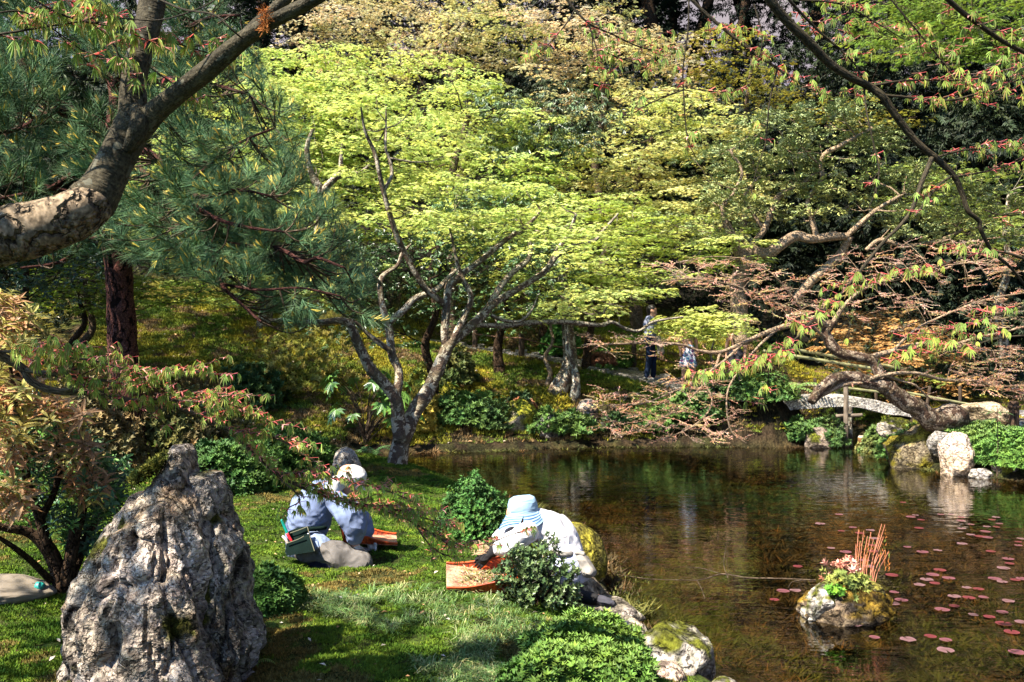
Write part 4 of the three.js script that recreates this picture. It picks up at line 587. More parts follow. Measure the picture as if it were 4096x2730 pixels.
shrub({ label: 'little red tipped nandina bush above the mossy boulder on the far bank', c: onGround(520, 412, 18.2), rx: .34, ry: .5, n: 380, ros: ROS.broad, tint: col(.05, .09, .03), topTint: col(.30, .13, .06), seed: 813, scale: [1, 1.8], lump: .3 });
shrub({ label: 'bright green little bush just behind the fence posts', c: onGround(562, 362, 23.2), rx: .5, ry: .7, n: 700, ros: ROS.broad, tint: col(.06, .16, .03), seed: 814, scale: [1.6, 2.6] });
shrub({ label: 'small green bush beside the path behind the second rope', c: onGround(610, 368, 22), rx: .55, ry: .35, n: 500, ros: ROS.broad, tint: col(.08, .18, .03), seed: 815, scale: [1.6, 2.6] });
shrub({ label: 'small nandina seedling at the path edge', c: onGround(600, 374, 20.9), rx: .35, ry: .35, n: 260, ros: ROS.broad, tint: col(.07, .14, .03), topTint: col(.26, .12, .07), seed: 816, scale: [1.2, 2.2] });
shrub({ label: 'pale yellow leaved loose shrub on the slope behind the leaning maple', c: onGround(300, 405, 19), rx: 1.1, ry: 1.25, n: 560, ros: ROS.broad, mat: M.thin, tint: col(.40, .36, .11), tint2: col(.28, .29, .05), seed: 817, scale: [1.5, 2.4], lump: .45, wild: .3, low: 0 });
shrub({ label: 'dark green shrub below the pale yellow shrub on the slope', c: onGround(250, 425, 18.2), rx: .8, ry: .8, n: 800, ros: ROS.broad, tint: col(.035, .085, .022), tint2: col(.06, .11, .025), seed: 818, scale: [1.4, 2.2], lump: .3 });
shrub({ label: 'yellow leaved bush between the two trunks of the leaning maple', c: onGround(420, 432, 17.6), rx: .34, ry: .95, n: 420, ros: ROS.broad, tint: col(.38, .30, .05), tint2: col(.16, .2, .03), seed: 819, scale: [1.3, 2.1], lump: .35 });
shrub({ label: 'brown tipped shrub right of the leaning maple on the moss', c: onGround(456, 395, 19.5), rx: .5, ry: .65, n: 420, ros: ROS.broad, tint: col(.14, .14, .04), tint2: col(.07, .1, .025), seed: 820, scale: [1.4, 2.2], lump: .35 });
// fringe of small plants along the far shore
[[446, 444, .5, .42, 0], [470, 442, .5, .5, 1], [492, 441, .45, .5, 2], [548, 440, .5, .35, 0], [575, 440, .4, .3, 1], [625, 438, .5, .36, 2], [655, 436, .5, .35, 0], [690, 436, .6, .4, 1], [730, 436, .7, .4, 2], [765, 436, .6, .42, 0], [800, 434, .5, .36, 1], [828, 436, .4, .4, 2]].forEach(([x, y, rx, ry, k], i) => {
  const c = at(x, y, 0), D = [18, 17.9, 17.8, 17.9, 18, 18.2, 18.2, 18.2, 18.2, 18.1, 18, 17.9][i], p = at(x, y, D); p.y = Math.max(.03, ground(p.x, D));
  shrub({ label: 'leafy clump on the far shore, ' + ['just right of the leaning maple foot', 'under the ferns', 'left of the mossy boulder', 'right of the mossy boulder', 'below the pale fern', 'under the left pink twigs', 'under the arching pink twigs', 'left of the dark bank under the bridge path', 'hanging low below the path end', 'tallest one under the bridge end', 'left of the bridge pier', 'at the foot of the bridge pier'][i], c: p, rx, ry, rz: .45, n: 420, ros: k === 1 ? ROS.broad : ROS.azalea, tint: [col(.05, .11, .025), col(.06, .13, .03), col(.04, .085, .02)][k], tint2: [col(.10, .18, .03), col(.09, .15, .03), col(.07, .12, .03)][k], seed: 830 + i, scale: [1.4, 2.4], lump: .35, stems: 4, group: undefined });
});
// ferns: a crown of fronds, each with its leaflets
function frond(seed, len = .5, k = 1) {
  const r = R(seed), t = new Tri(), n = 15; let p = V(0, 0, 0), a = 1.05; const g = col(k, k, k);
  for (let i = 0; i < n; i++) { const f = i / n, d = V(Math.cos(a), Math.sin(a), 0), q = off(p, d, len / n); t.stick(p, q, .003, .002, g); const w = len * .26 * Math.sin(Math.PI * Math.min(1, f * .85 + .18)) * (1.1 - f * .6); for (const s of [-1, 1]) { const dir = V(d.x * .45, d.y * .45 - .18, s).normalize(); leaf2(t, p, dir, V(-d.y, d.x, 0), w, len * .05, col(k * (.8 + r() * .4), k * (.8 + r() * .4), k), .1); } p = q; a -= .13 + r() * .03; }
  return t.geo();
}
const FR = [frond(1, .5), frond(2, .42), frond(3, .55)];
function fern(label, c, size, tint, seed, n = 9) { const r = R(seed), t = thing('fern', label, 'fern', c); for (let i = 0; i < n; i++) { const m = part('frond', FR[i % 3], M['fern' + tint] ||= leafy({ color: [col(.10, .20, .04), col(.06, .13, .04), col(.30, .34, .10), col(.16, .24, .06)][tint], transmission: .35 }), t); m.rotation.set(0, i / n * 6.28 + r() * .5, (r() - .3) * .5, 'YXZ'); m.scale.setScalar(size * (.8 + r() * .4)); } return t; }
fern('fern right of the leaning maple trunk on the far bank', onGround(452, 424, 18.5), 1.2, 1, 851); fern('larger dark fern below the path moss on the far bank', onGround(470, 432, 18.2), 1.5, 1, 852); fern('upright fern frond cluster beside the leaning maple', onGround(444, 408, 19), 1.2, 0, 853); fern('pale yellow fern right of the mossy boulder at the waterline', onGround(552, 440, 17.9), 1.1, 2, 854); fern('fern left of the mossy boulder', onGround(487, 418, 18.6), 1.2, 0, 855); fern('fern hanging over the dark bank below the bridge path', onGround(742, 428, 18.3), 1.9, 0, 856); fern('broad fern beside the bridge end on the dark bank', onGround(788, 415, 18.5), 1.9, 3, 857); fern('fern close to the water under the arching pink twigs', onGround(712, 436, 18.2), 1.6, 1, 858); fern('small pale fern at the right foot of the tall rock', onGround(252, 645, 4.55), .33, 3, 859, 5); fern('tiny fern in front of the tall rock', onGround(226, 664, 4.4), .26, 0, 860, 4); fern('fern at the dark waterline behind the grey boulder', onGround(372, 470, 13.9), .9, 1, 861);
// fatsia: big lobed leaves, each one a part
{
  const r = R(871), c = onGround(366, 452, 16.9), t = thing('fatsia_plant', 'fatsia with large glossy lobed leaves left of the leaning maple trunk', 'plant', c), g = [0, 1, 2].map((i) => { const q = new Tri(); palmate(q, V(0, 0, 0), V(1, -.25, 0).normalize(), UPY, .26, col(.8 + i * .2, .8 + i * .2, .8 + i * .2), 8, .3, .42, 2.5); return q.geo(); }), m = S({ vertexColors: true, side: THREE.DoubleSide, roughness: .35, color: col(.07, .16, .03) }), m2 = S({ vertexColors: true, side: THREE.DoubleSide, roughness: .35, color: col(.12, .24, .045) }), stems = [];
  for (let i = 0; i < 34; i++) { const a = r() * 6.28, o = .35 + r() * .75, y = .5 + r() * 1.0 - o * .25, e = V(Math.cos(a) * o, y, Math.sin(a) * o * .6); const l = part('leaf', g[i % 3], r() < .5 ? m : m2, t); l.position.copy(e); l.rotation.set((r() - .5) * .5, -a + (r() - .5) * .6, -.3 - r() * .4, 'YXZ'); l.scale.setScalar(.75 + r() * .5); stems.push(tube([[V((r() - .5) * .1, 0, (r() - .5) * .1), .012], [V(e.x * .4, y * .7, e.z * .4), .008], [e, .005]], { sides: 5, step: 3, cap: false })); }
  part('stem', merged(stems), M.bark, t);
}
// pieris at the left edge: stems, green leaves below, orange young tips above
{
  const r = R(881), c = onGround(55, 592, 5.6), t = thing('leaning_shrub', 'large shrub with orange tipped leaf rosettes at the left edge', 'shrub', c);
  const S1 = [[[62, 596, 5.6, 9], [58, 570, 5.6, 8], [45, 545, 5.55, 7], [28, 532, 5.5, 5], [5, 528, 5.4, 4], [-20, 520, 5.3, 3]], [[64, 592, 5.6, 8], [70, 560, 5.6, 7], [76, 530, 5.6, 6], [84, 505, 5.6, 4.5], [88, 480, 5.6, 3], [84, 450, 5.6, 2]], [[66, 592, 5.6, 6], [78, 560, 5.7, 5], [88, 535, 5.75, 4], [100, 515, 5.8, 3], [112, 492, 5.8, 2]], [[48, 550, 5.55, 6], [40, 520, 5.5, 5], [30, 490, 5.45, 4], [22, 450, 5.4, 3], [15, 400, 5.4, 2.2], [8, 350, 5.4, 1.5]], [[50, 580, 5.5, 4], [30, 560, 5.2, 3], [12, 546, 5, 2.4], [-5, 535, 4.9, 1.6]], [[40, 520, 5.5, 4], [55, 490, 5.5, 3.5], [60, 455, 5.5, 2.6], [52, 420, 5.5, 2]]].map(px);
  wpart('stem', merged(S1.map((l) => tube(l, { sides: 8, step: 4, gnarl: .12 }))), M.barkDark, t);
  const green = [], tipped = [], clump = (poly, n, D, k, seed) => padsIn(poly, n, D, [0, 0], seed).forEach((q) => { const up = V((r() - .5) * 1.1 + .25, .9, (r() - .5) * 1.1 + .3).normalize(); const e = [q.p, toward(up, r), .75 + r() * .5, vary(r, k ? (r() < .6 ? col(.44, .25, .12) : col(.34, .30, .07)) : (r() < .35 ? col(.10, .22, .04) : col(.04, .10, .035)), .35, .14)]; (k ? tipped : green).push(e); });
  clump([[-20, 290], [8, 292], [38, 318], [30, 332], [22, 345], [-20, 345]], 34, [5.1, 5.5], 1, 882); clump([[-20, 352], [20, 345], [34, 362], [-5, 400], [-20, 380]], 14, [5.1, 5.6], 1, 883);
  clump([[-20, 392], [40, 385], [70, 402], [92, 424], [88, 440], [60, 425], [30, 418], [-20, 425]], 56, [5, 5.7], 1, 884); clump([[-20, 425], [25, 430], [32, 450], [10, 462], [-20, 455]], 20, [4.9, 5.3], 1, 885); clump([[45, 440], [85, 440], [98, 462], [70, 470], [50, 455]], 16, [5.2, 5.6], 1, 886); clump([[-20, 480], [28, 485], [28, 515], [-20, 520]], 22, [4.9, 5.3], 1, 887); clump([[60, 468], [100, 476], [104, 500], [76, 500]], 12, [5.3, 5.6], 1, 888);
  clump([[-20, 400], [70, 405], [98, 440], [110, 470], [118, 500], [100, 520], [60, 530], [20, 520], [-20, 500]], 170, [5.3, 6.0], 0, 889); clump([[88, 445], [126, 458], [130, 480], [118, 510], [95, 512]], 50, [5.6, 6.1], 0, 890); clump([[60, 520], [112, 515], [100, 550], [70, 555]], 30, [5.6, 6.1], 0, 891);
  split(green, 2).forEach((l, i) => scatter('foliage', ROS.near[i], M.gloss, l, t)); split(tipped, 2).forEach((l, i) => scatter('young_foliage', ROS.pieris[i], M.young, l, t));
}
// sapling on the right bank
{ const c = onGround(997, 462, 13.6), t = thing('sapling', 'thin bare sapling with a flat leaf whorl on the right bank', 'sapling', c), e = V(0, 1.05, 0); part('stem', tube([[V(0, -.05, 0), .012], [V(.015, .5, 0), .009], [e, .006]], { sides: 6 }), M.bark, t); const q = new Tri(); for (let i = 0; i < 14; i++) { const a = i * 2.4; leaf(q, off(e, UPY, -.1 - (i % 3) * .1), V(Math.cos(a), .1 - (i % 3) * .12, Math.sin(a)).normalize(), UPY, .26, .04, col(.05, .09, .03), .2, .25); } part('foliage', q.geo(), M.waxy, t); }

// ---------------------------------------------------------------- moss, grass and litter on the ground
{
  const r = R(901), tuft = (seed, n, h, w, spread) => { const q = R(seed), t = new Tri(); for (let i = 0; i < n; i++) { const a = q() * 6.28, o = spread * Math.sqrt(q()), b = V(Math.cos(a) * o, -.004, Math.sin(a) * o), d = V(Math.cos(a) * .5 + (q() - .5) * .8, 1, Math.sin(a) * .5 + (q() - .5) * .8).normalize(), s = d.clone().cross(V(q() - .5, 0, q() - .5)).normalize(), k = .6 + q() * .8; t.tri(off(b, s, w), off(b, s, -w), off(b, d, h * (.6 + q() * .8)), col(k, k, k)); } return t.geo(); };
  const mossG = [tuft(1, 18, .012, .0032, .022), tuft(2, 20, .010, .003, .024)], moss = [[], []];
  let guard = 0; while (moss[0].length + moss[1].length < 105000 && guard++ < 900000) {
    const D = 3.6 + 9.5 * Math.pow(r(), 1.55), x = (r() * 2 - 1) * (D * .62 + .3); const d = pondDist(x, D); if (d < .1 || x > 2.2) continue;
    const n = fbm(x * 1.6, D * 1.6, 21, 3), m = fbm(x * 6, D * 6, 22, 3), y = ground(x, D), br = n + m * .7 > .34; if (m < -.42) continue;
    moss[r() < .5 ? 0 : 1].push([V(x, y + .012 * fbm(x * 14, D * 14, 3, 2), -D), quat((r() - .5) * .6, r() * 6.28, (r() - .5) * .6), (.8 + r() * .7) * (1 + Math.max(0, D - 7) * .12), vary(r, br ? col(.15, .12, .035) : col(...mixc([.045, .095, .010], [.13, .20, .022], SS(-.35, .35, n * .6 + m))), .35, .15)]);
  }
  moss.forEach((l, i) => tag(scatter(i ? 'moss_001' : 'moss', mossG[i], M.dull, l, scene), 'dense green moss carpet of the near bank', 'moss', 'moss of the near bank', 'stuff'));
  const blade = (seed, n) => { const q = R(seed), t = new Tri(); for (let i = 0; i < n; i++) { const a = q() * 6.28, b = V((q() - .5) * .04, 0, (q() - .5) * .04), l = .05 + q() * .06, d = V(Math.cos(a) * .8, .8, Math.sin(a) * .8).normalize(), d2 = V(Math.cos(a), -.1, Math.sin(a)).normalize(), s = V(-Math.sin(a), 0, Math.cos(a)), k = .7 + q() * .6, c = col(k, k, k), m = off(b, d, l * .6), e = off(m, d2, l * .6); t.quad(off(b, s, .0018), off(b, s, -.0018), off(m, s, -.0014), off(m, s, .0014), c); t.tri(off(m, s, .0014), off(m, s, -.0014), e, c); } return t.geo(); };
  const g1 = blade(5, 12), grass = []; const GP = [[[360, 585], [470, 590], [560, 625], [570, 650], [500, 690], [430, 690], [400, 640], [350, 610]], [[440, 640], [520, 640], [520, 690], [450, 690]], [[300, 590], [380, 600], [380, 630], [300, 610]]];
  for (let i = 0; i < 1100; i++) { const P = GP[i % 5 < 3 ? 0 : i % 5 - 2]; let x, y; do { x = 290 + r() * 300; y = 580 + r() * 110; } while (!inPoly(P, x, y)); let D = 5; for (let k = 0; k < 6; k++) { const p = at(x, y, D); D = F * (EYE - ground(p.x, D)) / (y - 341); } const p = onGround(x, y, D); if (noise(p.x * 5, p.z * 5, 4) < -.35) continue; grass.push([p, quat((r() - .5) * .4, r() * 6.28, (r() - .5) * .4), .55 + r() * .7, vary(r, r() < .25 ? col(.26, .27, .12) : col(.10, .18, .05), .3, .15)]); }
  tag(scatter('grass', g1, M.waxy, grass, scene), 'patch of fine pale grass growing in the moss', 'grass', null, 'stuff');
  // moss and small plants on the far slope
  const far = [], lit = [], q2 = tuft(9, 22, .05, .009, .07), petal = new Tri(); leaf2(petal, V(-.03, .004, 0), V(1, .12, 0).normalize(), UPY, .06, .03, WHITE, .3);
  while (far.length < 26000) { const D = 16.5 + 9 * r(), x = -11 + 22 * r(), d = pondDist(x, D); if (d < .15 || pathDist(x, D)[0] < .8) continue; const n = fbm(x * .9, D * .9, 5, 4), m = fbm(x * 3, D * 3, 6, 3); far.push([V(x, ground(x, D), -D), quat((r() - .5) * .5, r() * 6.28, (r() - .5) * .5), .7 + r() * .8, vary(r, m > .18 ? col(.16, .11, .05) : col(...mixc([.26, .23, .025], [.09, .14, .02], SS(-.3, .3, n))), .35, .15)]); }
  tag(scatter('moss', q2, M.dull, far, scene), 'olive moss over the slope of the far bank', 'moss', null, 'stuff'); scene.children[scene.children.length - 1].name = 'moss_002';
  while (lit.length < 1100) { const D = lit.length < 350 ? 4 + 6 * r() : 16.5 + 9 * r(), x = (r() * 2 - 1) * D * .6, d = pondDist(x, D); if (d < .05) continue; lit.push([V(x, ground(x, D) + .02, -D), quat((r() - .5) * .8, r() * 6.28, (r() - .5) * .8), D < 12 ? .35 + r() * .35 : 1 + r() * 1.2, vary(r, r() < .5 ? col(.5, .42, .33) : col(.34, .2, .1), .3, .1)]); }
  tag(scatter('fallen_leaves', petal.geo(), M.dull, lit, scene), 'scattered dry fallen leaves on moss', 'leaves', null, 'stuff');
}
{ // weed and dead leaves on the pond floor
  const r = R(961), q = new Tri(), list = []; for (let i = 0; i < 16; i++) { const a = r() * 6.28, d = V(Math.cos(a), .25 + r() * .5, Math.sin(a)).normalize(), k = .5 + r(); leaf2(q, V((r() - .5) * .08, 0, (r() - .5) * .08), d, UPY, .05 + r() * .06, .012, col(k, k, k), .2); }
  while (list.length < 20000) { const D = 3.5 + 14.5 * Math.pow(r(), 1.3), x = -2 + r() * 12, d = pondDist(x, D); if (d > -.08) continue; const n = fbm(x * .8, D * 1.3, 44, 3); if (n + .25 * noise(x * 4, D * 4, 2) < -.3) continue; list.push([V(x, ground(x, D), -D), quat((r() - .5) * .4, r() * 6.28, (r() - .5) * .4), .7 + r() * 1.1, vary(r, n > .16 ? col(.065, .07, .02) : r() < .25 ? col(.10, .058, .025) : col(.05, .036, .016), .45, .15)]); }
  tag(scatter('pond_weed', q.geo(), M.dull, list, scene), 'brown weed and dead leaves on the shallow pond floor', 'weed', null, 'stuff');
}

{ // moss cushions on the left ledge of the tall rock and in its clefts
  const r = R(971), list = [], spot = (x0, y0, x1, y1, D, n, w) => { for (let i = 0; i < n; i++) { const f = r(), p = at(lerp(x0, x1, f) + (r() - .5) * w, lerp(y0, y1, f) + (r() - .5) * w, D + (r() - .5) * .22); list.push([p, toward(V((r() - .5) - .3, .8, (r() - .3)).normalize(), r), .55 + r() * .5, vary(r, col(.15, .15, .03), .4, .12)]); } };
  spot(132, 482, 165, 459, 4.42, 260, 9);
  split(list, 2).forEach((l, i) => scatter('moss_cushion', ROS.small[i], M.dull, l, bigRock));
}
// ---------------------------------------------------------------- stones of the banks
stone('flat grey stepping stone under the foot of the gardener in the blue hat', V(.66, .13, -6.4), 1, .3, .14, .26, { flat: .55, tone: [.42, .38, .33], dark: .75, rough: .06 });
stone('tan upright stone wedge behind the foot of the gardener in the blue hat', V(.63, .12, -6.85), 2, .13, .18, .16, { tone: [.45, .38, .28], lean: -.5 });
stone('large pale shore stone with a moss patch at the bottom edge', V(1.0, .1, -5.55), 3, .25, .25, .26, { flat: .72, tone: [.55, .52, .48], moss: .1, rough: .1, ridge: .16, tilt: .3 });
stone('reddish tan stone left of the large pale shore stone', V(.72, .1, -5.5), 4, .13, .15, .13, { tone: [.46, .36, .28] });
stone('pale round stone above the large shore stone', V(.76, .1, -5.95), 5, .16, .14, .15, { tone: [.5, .45, .38], moss: .25 });
stone('small pinkish stone in front of the large pale shore stone', V(.9, .1, -5.2), 6, .12, .12, .12, { tone: [.5, .4, .34] });
stone('grey stone half in the water at the bottom edge right of the azalea', V(1.2, .02, -5.1), 7, .15, .14, .12, { tone: [.36, .34, .3], moss: .12 });
stone('moss covered hump of rock at the water behind the gardener in the blue hat', V(.52, .18, -7.6), 8, .3, .36, .3, { tone: [.3, .28, .22], moss: .85, mossC: [.22, .20, .035], rough: .06, ridge: .04 }, 'mossy_rock');
stone('grey lichen boulder standing behind the white hat', onGround(346, 470, 10.8), 9, .19, .36, .18, { tone: [.34, .33, .31], moss: .15, rough: .06, cuts: 5 });
stone('low tan stone left of the grey lichen boulder', onGround(333, 478, 10.9), 10, .2, .12, .16, { tone: [.46, .42, .34] });
stone('low mossy pale stone on the moss left of the white hat', onGround(258, 484, 10.6), 12, .32, .16, .2, { tone: [.42, .37, .3], moss: .45 });
stone('mossy green boulder on the far shore with a bare grey face', at(519, 436, 18).setY(.42), 13, .5, .5, .4, { tone: [.26, .25, .24], moss: .62, mossC: [.20, .21, .025], cuts: 6 }, 'mossy_rock');
stone('bare grey stone right against the mossy green boulder', at(545, 436, 17.9).setY(.25), 14, .36, .42, .3, { tone: [.25, .24, .23], moss: .2 });
stone('small yellow moss ball of a stone right of the leaning maple', onGround(448, 420, 18.8), 15, .2, .3, .2, { moss: .9, mossC: [.26, .26, .03], ridge: .02 }, 'mossy_rock');
stone('mossy boulder in the water at the right bank under the leaning tree', V(6.75, .2, -15), 16, .52, .5, .5, { tone: [.2, .17, .12], moss: .48, mossC: [.16, .14, .02], tilt: -.4, cuts: 7 }, 'mossy_rock');
stone('sunlit pinkish boulder standing at the right waterline', V(6.98, .25, -14), 17, .27, .4, .28, { rough: .16, ridge: .2, tone: [.60, .49, .40], moss: .1, mossC: [.22, .15, .02], cuts: 8, dark: .7 });
stone('small pale stone in the water right of the pinkish boulder', V(7.2, .03, -13.7), 18, .2, .12, .14, { tone: [.5, .47, .44] });
stone('squat tan stone at the foot of the bright azalea', V(7.6, .12, -13.75), 19, .24, .24, .18, { tone: [.48, .42, .36], moss: .3 });
stone('grey flat shore stone at the right edge', V(8, .03, -13.3), 20, .34, .12, .18, { tone: [.36, .34, .33] });
stone('dark wet stone at the foot of the leaning tree', V(7.05, .42, -14.5), 22, .25, .22, .2, { tone: [.3, .29, .28] });
stone('pale grey stone between mossy boulder and leaning tree foot', V(6.75, .55, -15.6), 23, .34, .2, .25, { tone: [.45, .42, .38], moss: .3 });
stone('wide flat tan slab stone beside the iron grey post', onGround(984, 412, 16.6).add(V(0, .22, 0)), 24, .44, .3, .5, { flat: .6, tone: [.55, .45, .32], dark: .7, tilt: -.25 });
stone('pale flat stone in front of the wide tan slab', onGround(985, 424, 16).add(V(0, .03, 0)), 25, .62, .12, .32, { flat: .6, tone: [.52, .46, .38] });
stone('low pale stone right of the iron grey post', onGround(1022, 418, 16).add(V(0, .06, 0)), 26, .3, .2, .3, { tone: [.5, .46, .4] });
stone('rounded dark stone at the foot of the bridge pier', V(6.1, .1, -17.6), 27, .3, .3, .25, { tone: [.24, .2, .17], moss: .3 });
stone('pale stone among the ferns on the far bank', onGround(588, 420, 18.5).add(V(0, .1, 0)), 28, .25, .26, .2, { tone: [.42, .37, .33] });
stone('large grey stone at the end of the path before the bridge', onGround(690, 392, 19).add(V(0, .0, 0)), 29, .5, .2, .3, { tone: [.42, .41, .4], flat: .6 });
{ // cobbles that edge the path
  const r = R(911), geos = [1, 2, 3, 4].map((i) => stoneGeo(930 + i, 1, .6, .8, { detail: 5, flat: .6, tone: [.45, .44, .43], dark: .8 })), c = new THREE.CatmullRomCurve3(PATH.map(([x, D]) => V(x, 0, -D))), t = V(0, 0, 0);
  for (let i = 0; i < 64; i++) { const f = .3 + .7 * i / 63, o = c.getPointAt(f); c.getTangentAt(f, t); const side = i % 3 === 2 ? -.72 : .7 + (r() - .5) * .16, x = o.x - t.z * side, z = o.z + t.x * side, m = part('stone', geos[i % 4], M.rock, path); m.position.set(x, ground(x, -z) + .02, z); m.rotation.y = r() * 6; m.scale.setScalar(.13 + r() * .1); }
}
// ---------------------------------------------------------------- bridge, fence, posts
const woodGrey = S({ map: rep(T.wood, 2, 2), color: col(.30, .27, .24), roughness: .9 }), woodDark = S({ map: rep(T.wood, 2, 2), color: col(.11, .09, .075), roughness: .9 }), bamboo = S({ map: rep(T.wood, 1, 1), color: col(.34, .38, .20), roughness: .5 }), ropeM = S({ color: col(.13, .075, .05), roughness: 1 }), granite = S({ map: rep(T.rock, 1), color: col(.5, .485, .46), bumpMap: rep(T.rockBump, 1), bumpScale: .012, roughness: .9 });
const pole = (a, b, ra, rb = ra, o = {}) => tube([[a, ra], [a.clone().lerp(b, .5).add(V(0, o.sag || 0, 0)), (ra + rb) / 2], [b, rb]], { sides: o.sides || 8, step: o.step || 3, rep: 1 });
{
  const t = thing('stone_bridge', 'low arched stone slab bridge with a pier in the water on the right', 'bridge', V(5.5, 0, -18.1));
  const top = px([[778, 401, 18.3, 1], [800, 398.5, 18.25, 1], [825, 396.8, 18.2, 1], [850, 396.6, 18.1, 1], [870, 399, 18.05, 1], [890, 403.5, 18, 1], [915, 408, 17.95, 1], [946, 414, 17.9, 1]]).map((q) => q[0]), c = new THREE.CatmullRomCurve3(top);
  for (let s = 0; s < 2; s++) {                                                         // two stone beams side by side
    const P = [], I = [], n = 46, z0 = s * -.5, w = .475, sec = [[0, 0], [.012, .012], [w - .012, .012], [w, 0], [w, -.2], [0, -.2]];
    for (let i = 0; i <= n; i++) { const o = c.getPoint(i / n); sec.forEach(([d, y]) => { P.push(o.x, o.y - .012 + y + .006 * noise(o.x * 5, d * 9, s) + (y < -.1 ? .03 * noise(o.x * 2, d * 3, 4) : 0), o.z + z0 - d + .008 * noise(o.x * 4, y * 9, s + 2)); }); if (i < n) for (let k = 0; k < 6; k++) { const a = i * 6 + k, b = i * 6 + (k + 1) % 6; I.push(a, a + 6, b, b, a + 6, b + 6); } }
    for (const [e, f] of [[0, 1], [n * 6, 0]]) for (let k = 1; k < 5; k++) f ? I.push(e, e + k, e + k + 1) : I.push(e, e + k + 1, e + k);
    let g = new THREE.BufferGeometry(); g.setAttribute('position', new THREE.Float32BufferAttribute(P, 3)); g.setIndex(I); g = toCreasedNormals(g, .6); wpart('stone_beam', boxuv(g, 1), granite, t);
  }
  const bottom = at(848, 440, 18.0), b2 = V(bottom.x, -.4, bottom.z);
  wpart('pier', tube([[b2, .1], [V(b2.x, .1, b2.z), .1], [at(848.5, 407, 18.0), .085]], { sides: 10, gnarl: .1, rep: 1 }), M.lichen, t);
  wpart('pier', tube([[V(b2.x + .1, -.4, b2.z - .75), .1], [V(b2.x + .1, .74, b2.z - .75), .09]], { sides: 10, gnarl: .1, rep: 1 }), M.lichen, t);
  wpart('crossbeam', pole(at(836, 416, 17.75), at(862, 415, 17.75), .035), woodGrey, t);
  wpart('post', pole(V(at(846, 440, 17.7).x, -.4, -17.7), at(846, 384, 17.7), .05), woodGrey, t);
  for (const [x, y0, y1, D] of [[799, 399, 382, 18.9], [815, 399, 378, 18.95], [792, 399, 383, 18.3], [876, 403, 376, 18.85], [926, 412, 386, 18.6], [960, 416, 386, 18.3]]) wpart('rail_post', pole(at(x, y0, D), at(x + (x > 920 && x < 930 ? 4 : 0), y1, D), .035), woodDark, t);
  for (const [a, b, rr] of [[[764, 351, 19], [870, 368, 18.7], .034], [[786, 348, 19.3], [906, 369, 18.9], .036], [[848, 388, 18.6], [914, 396, 18.4], .024], [[905, 392, 18.5], [968, 404, 18.2], .024], [[688, 378, 19.6], [822, 386, 18.5], .022]]) {
    const A = at(...a), B = at(...b), n = 7, L = []; for (let i = 0; i <= n; i++) { const p = A.clone().lerp(B, i / n); L.push([p.clone().lerp(A, .004), rr], [p, rr * 1.16], [p.clone().lerp(B, .02), rr]); } wpart('bamboo_rail', tube(L, { sides: 8, step: 2, rep: 2 }), bamboo, t);
  }
}
{ const p = V(at(864, 448, 17.5).x, 0, -17.5), t = thing('water_post', 'short cut wooden post standing in the water beside the bridge pier', 'post', p); part('post', tube([[V(0, -.5, 0), .115], [V(0, .1, 0), .115], [V(0, .2, 0), .112]], { sides: 12, gnarl: .06 }), S({ map: T.bark, color: col(.55, .36, .16), bumpMap: T.barkBump, bumpScale: .01, roughness: .8 }), t); const g = new THREE.CylinderGeometry(.1, .115, .03, 14); g.translate(0, .215, 0); part('end_grain', g, S({ map: rep(T.wood, 1), color: col(.72, .68, .62), roughness: .9 }), t); }
{ const p = onGround(1014, 430, 15.6), t = thing('round_post', 'thick iron grey round post with a collar at the right edge', 'post', p), h = .62; const prof = [[0, -.1], [.085, -.1], [.082, h - .13], [.105, h - .12], [.105, h - .09], [.082, h - .08], [.08, h - .02], [.06, h], [0, h + .005]].map(([a, b]) => new THREE.Vector2(a, b)); part('post', new THREE.LatheGeometry(prof, 16), S({ map: T.bark, color: col(.30, .24, .22), bumpMap: T.barkBump, bumpScale: .008, roughness: .9 }), t); }
{ // posts of the path fence, their ropes
  const where = ['beside the short mossy trunk', 'at the bend of the path', 'just left of the visitor in jeans', 'at the left end by the leaning maple'], posts = [[521.5, 362, 334, 21.6, .075], [595.5, 362, 344, 22.6, .07], [634, 367, 344, 21.8, .065], [475, 357, 330, 22.4, .07]].map(([x, y0, y1, D, rr], i) => { const b = onGround(x, y0, D), e = at(x, y1, D), t = thing('fence_post', 'short dark round fence post along the path, ' + where[i], 'fence post', b, 'posts of the path fence'); wpart('post', tube([[V(b.x, b.y - .1, b.z), rr], [V(e.x, e.y - .02, e.z), rr * .95], [e, rr * .8]], { sides: 10, gnarl: .05 }), woodDark, t); return e; });
  const rope = (label, L) => { const t = thing('rope', label, 'rope', L[0][0], 'ropes of the path fence'); wpart('strand', tube(L, { sides: 6, step: 6 }), ropeM, t); };
  const rr = .018, d = (p, y) => V(p.x, p.y - y, p.z + .08);
  rope('brown rope sagging between the first and the second fence post', [[d(posts[0], .1), rr], [d(posts[0].clone().lerp(posts[1], .5), .2), rr], [d(posts[1], .1), rr]]);
  rope('brown rope between the second fence post and the jeans of the visitor', [[d(posts[1], .12), rr], [at(612, 352, 21.9), rr], [at(634, 354, 21.6), rr], [at(668, 361, 20.6), rr], [at(700, 372, 19.6), rr]]);
  rope('brown rope at the left end of the path fence', [[d(posts[3], .1), rr], [at(498, 337, 22), rr], [d(posts[0], .1), rr]]);
}
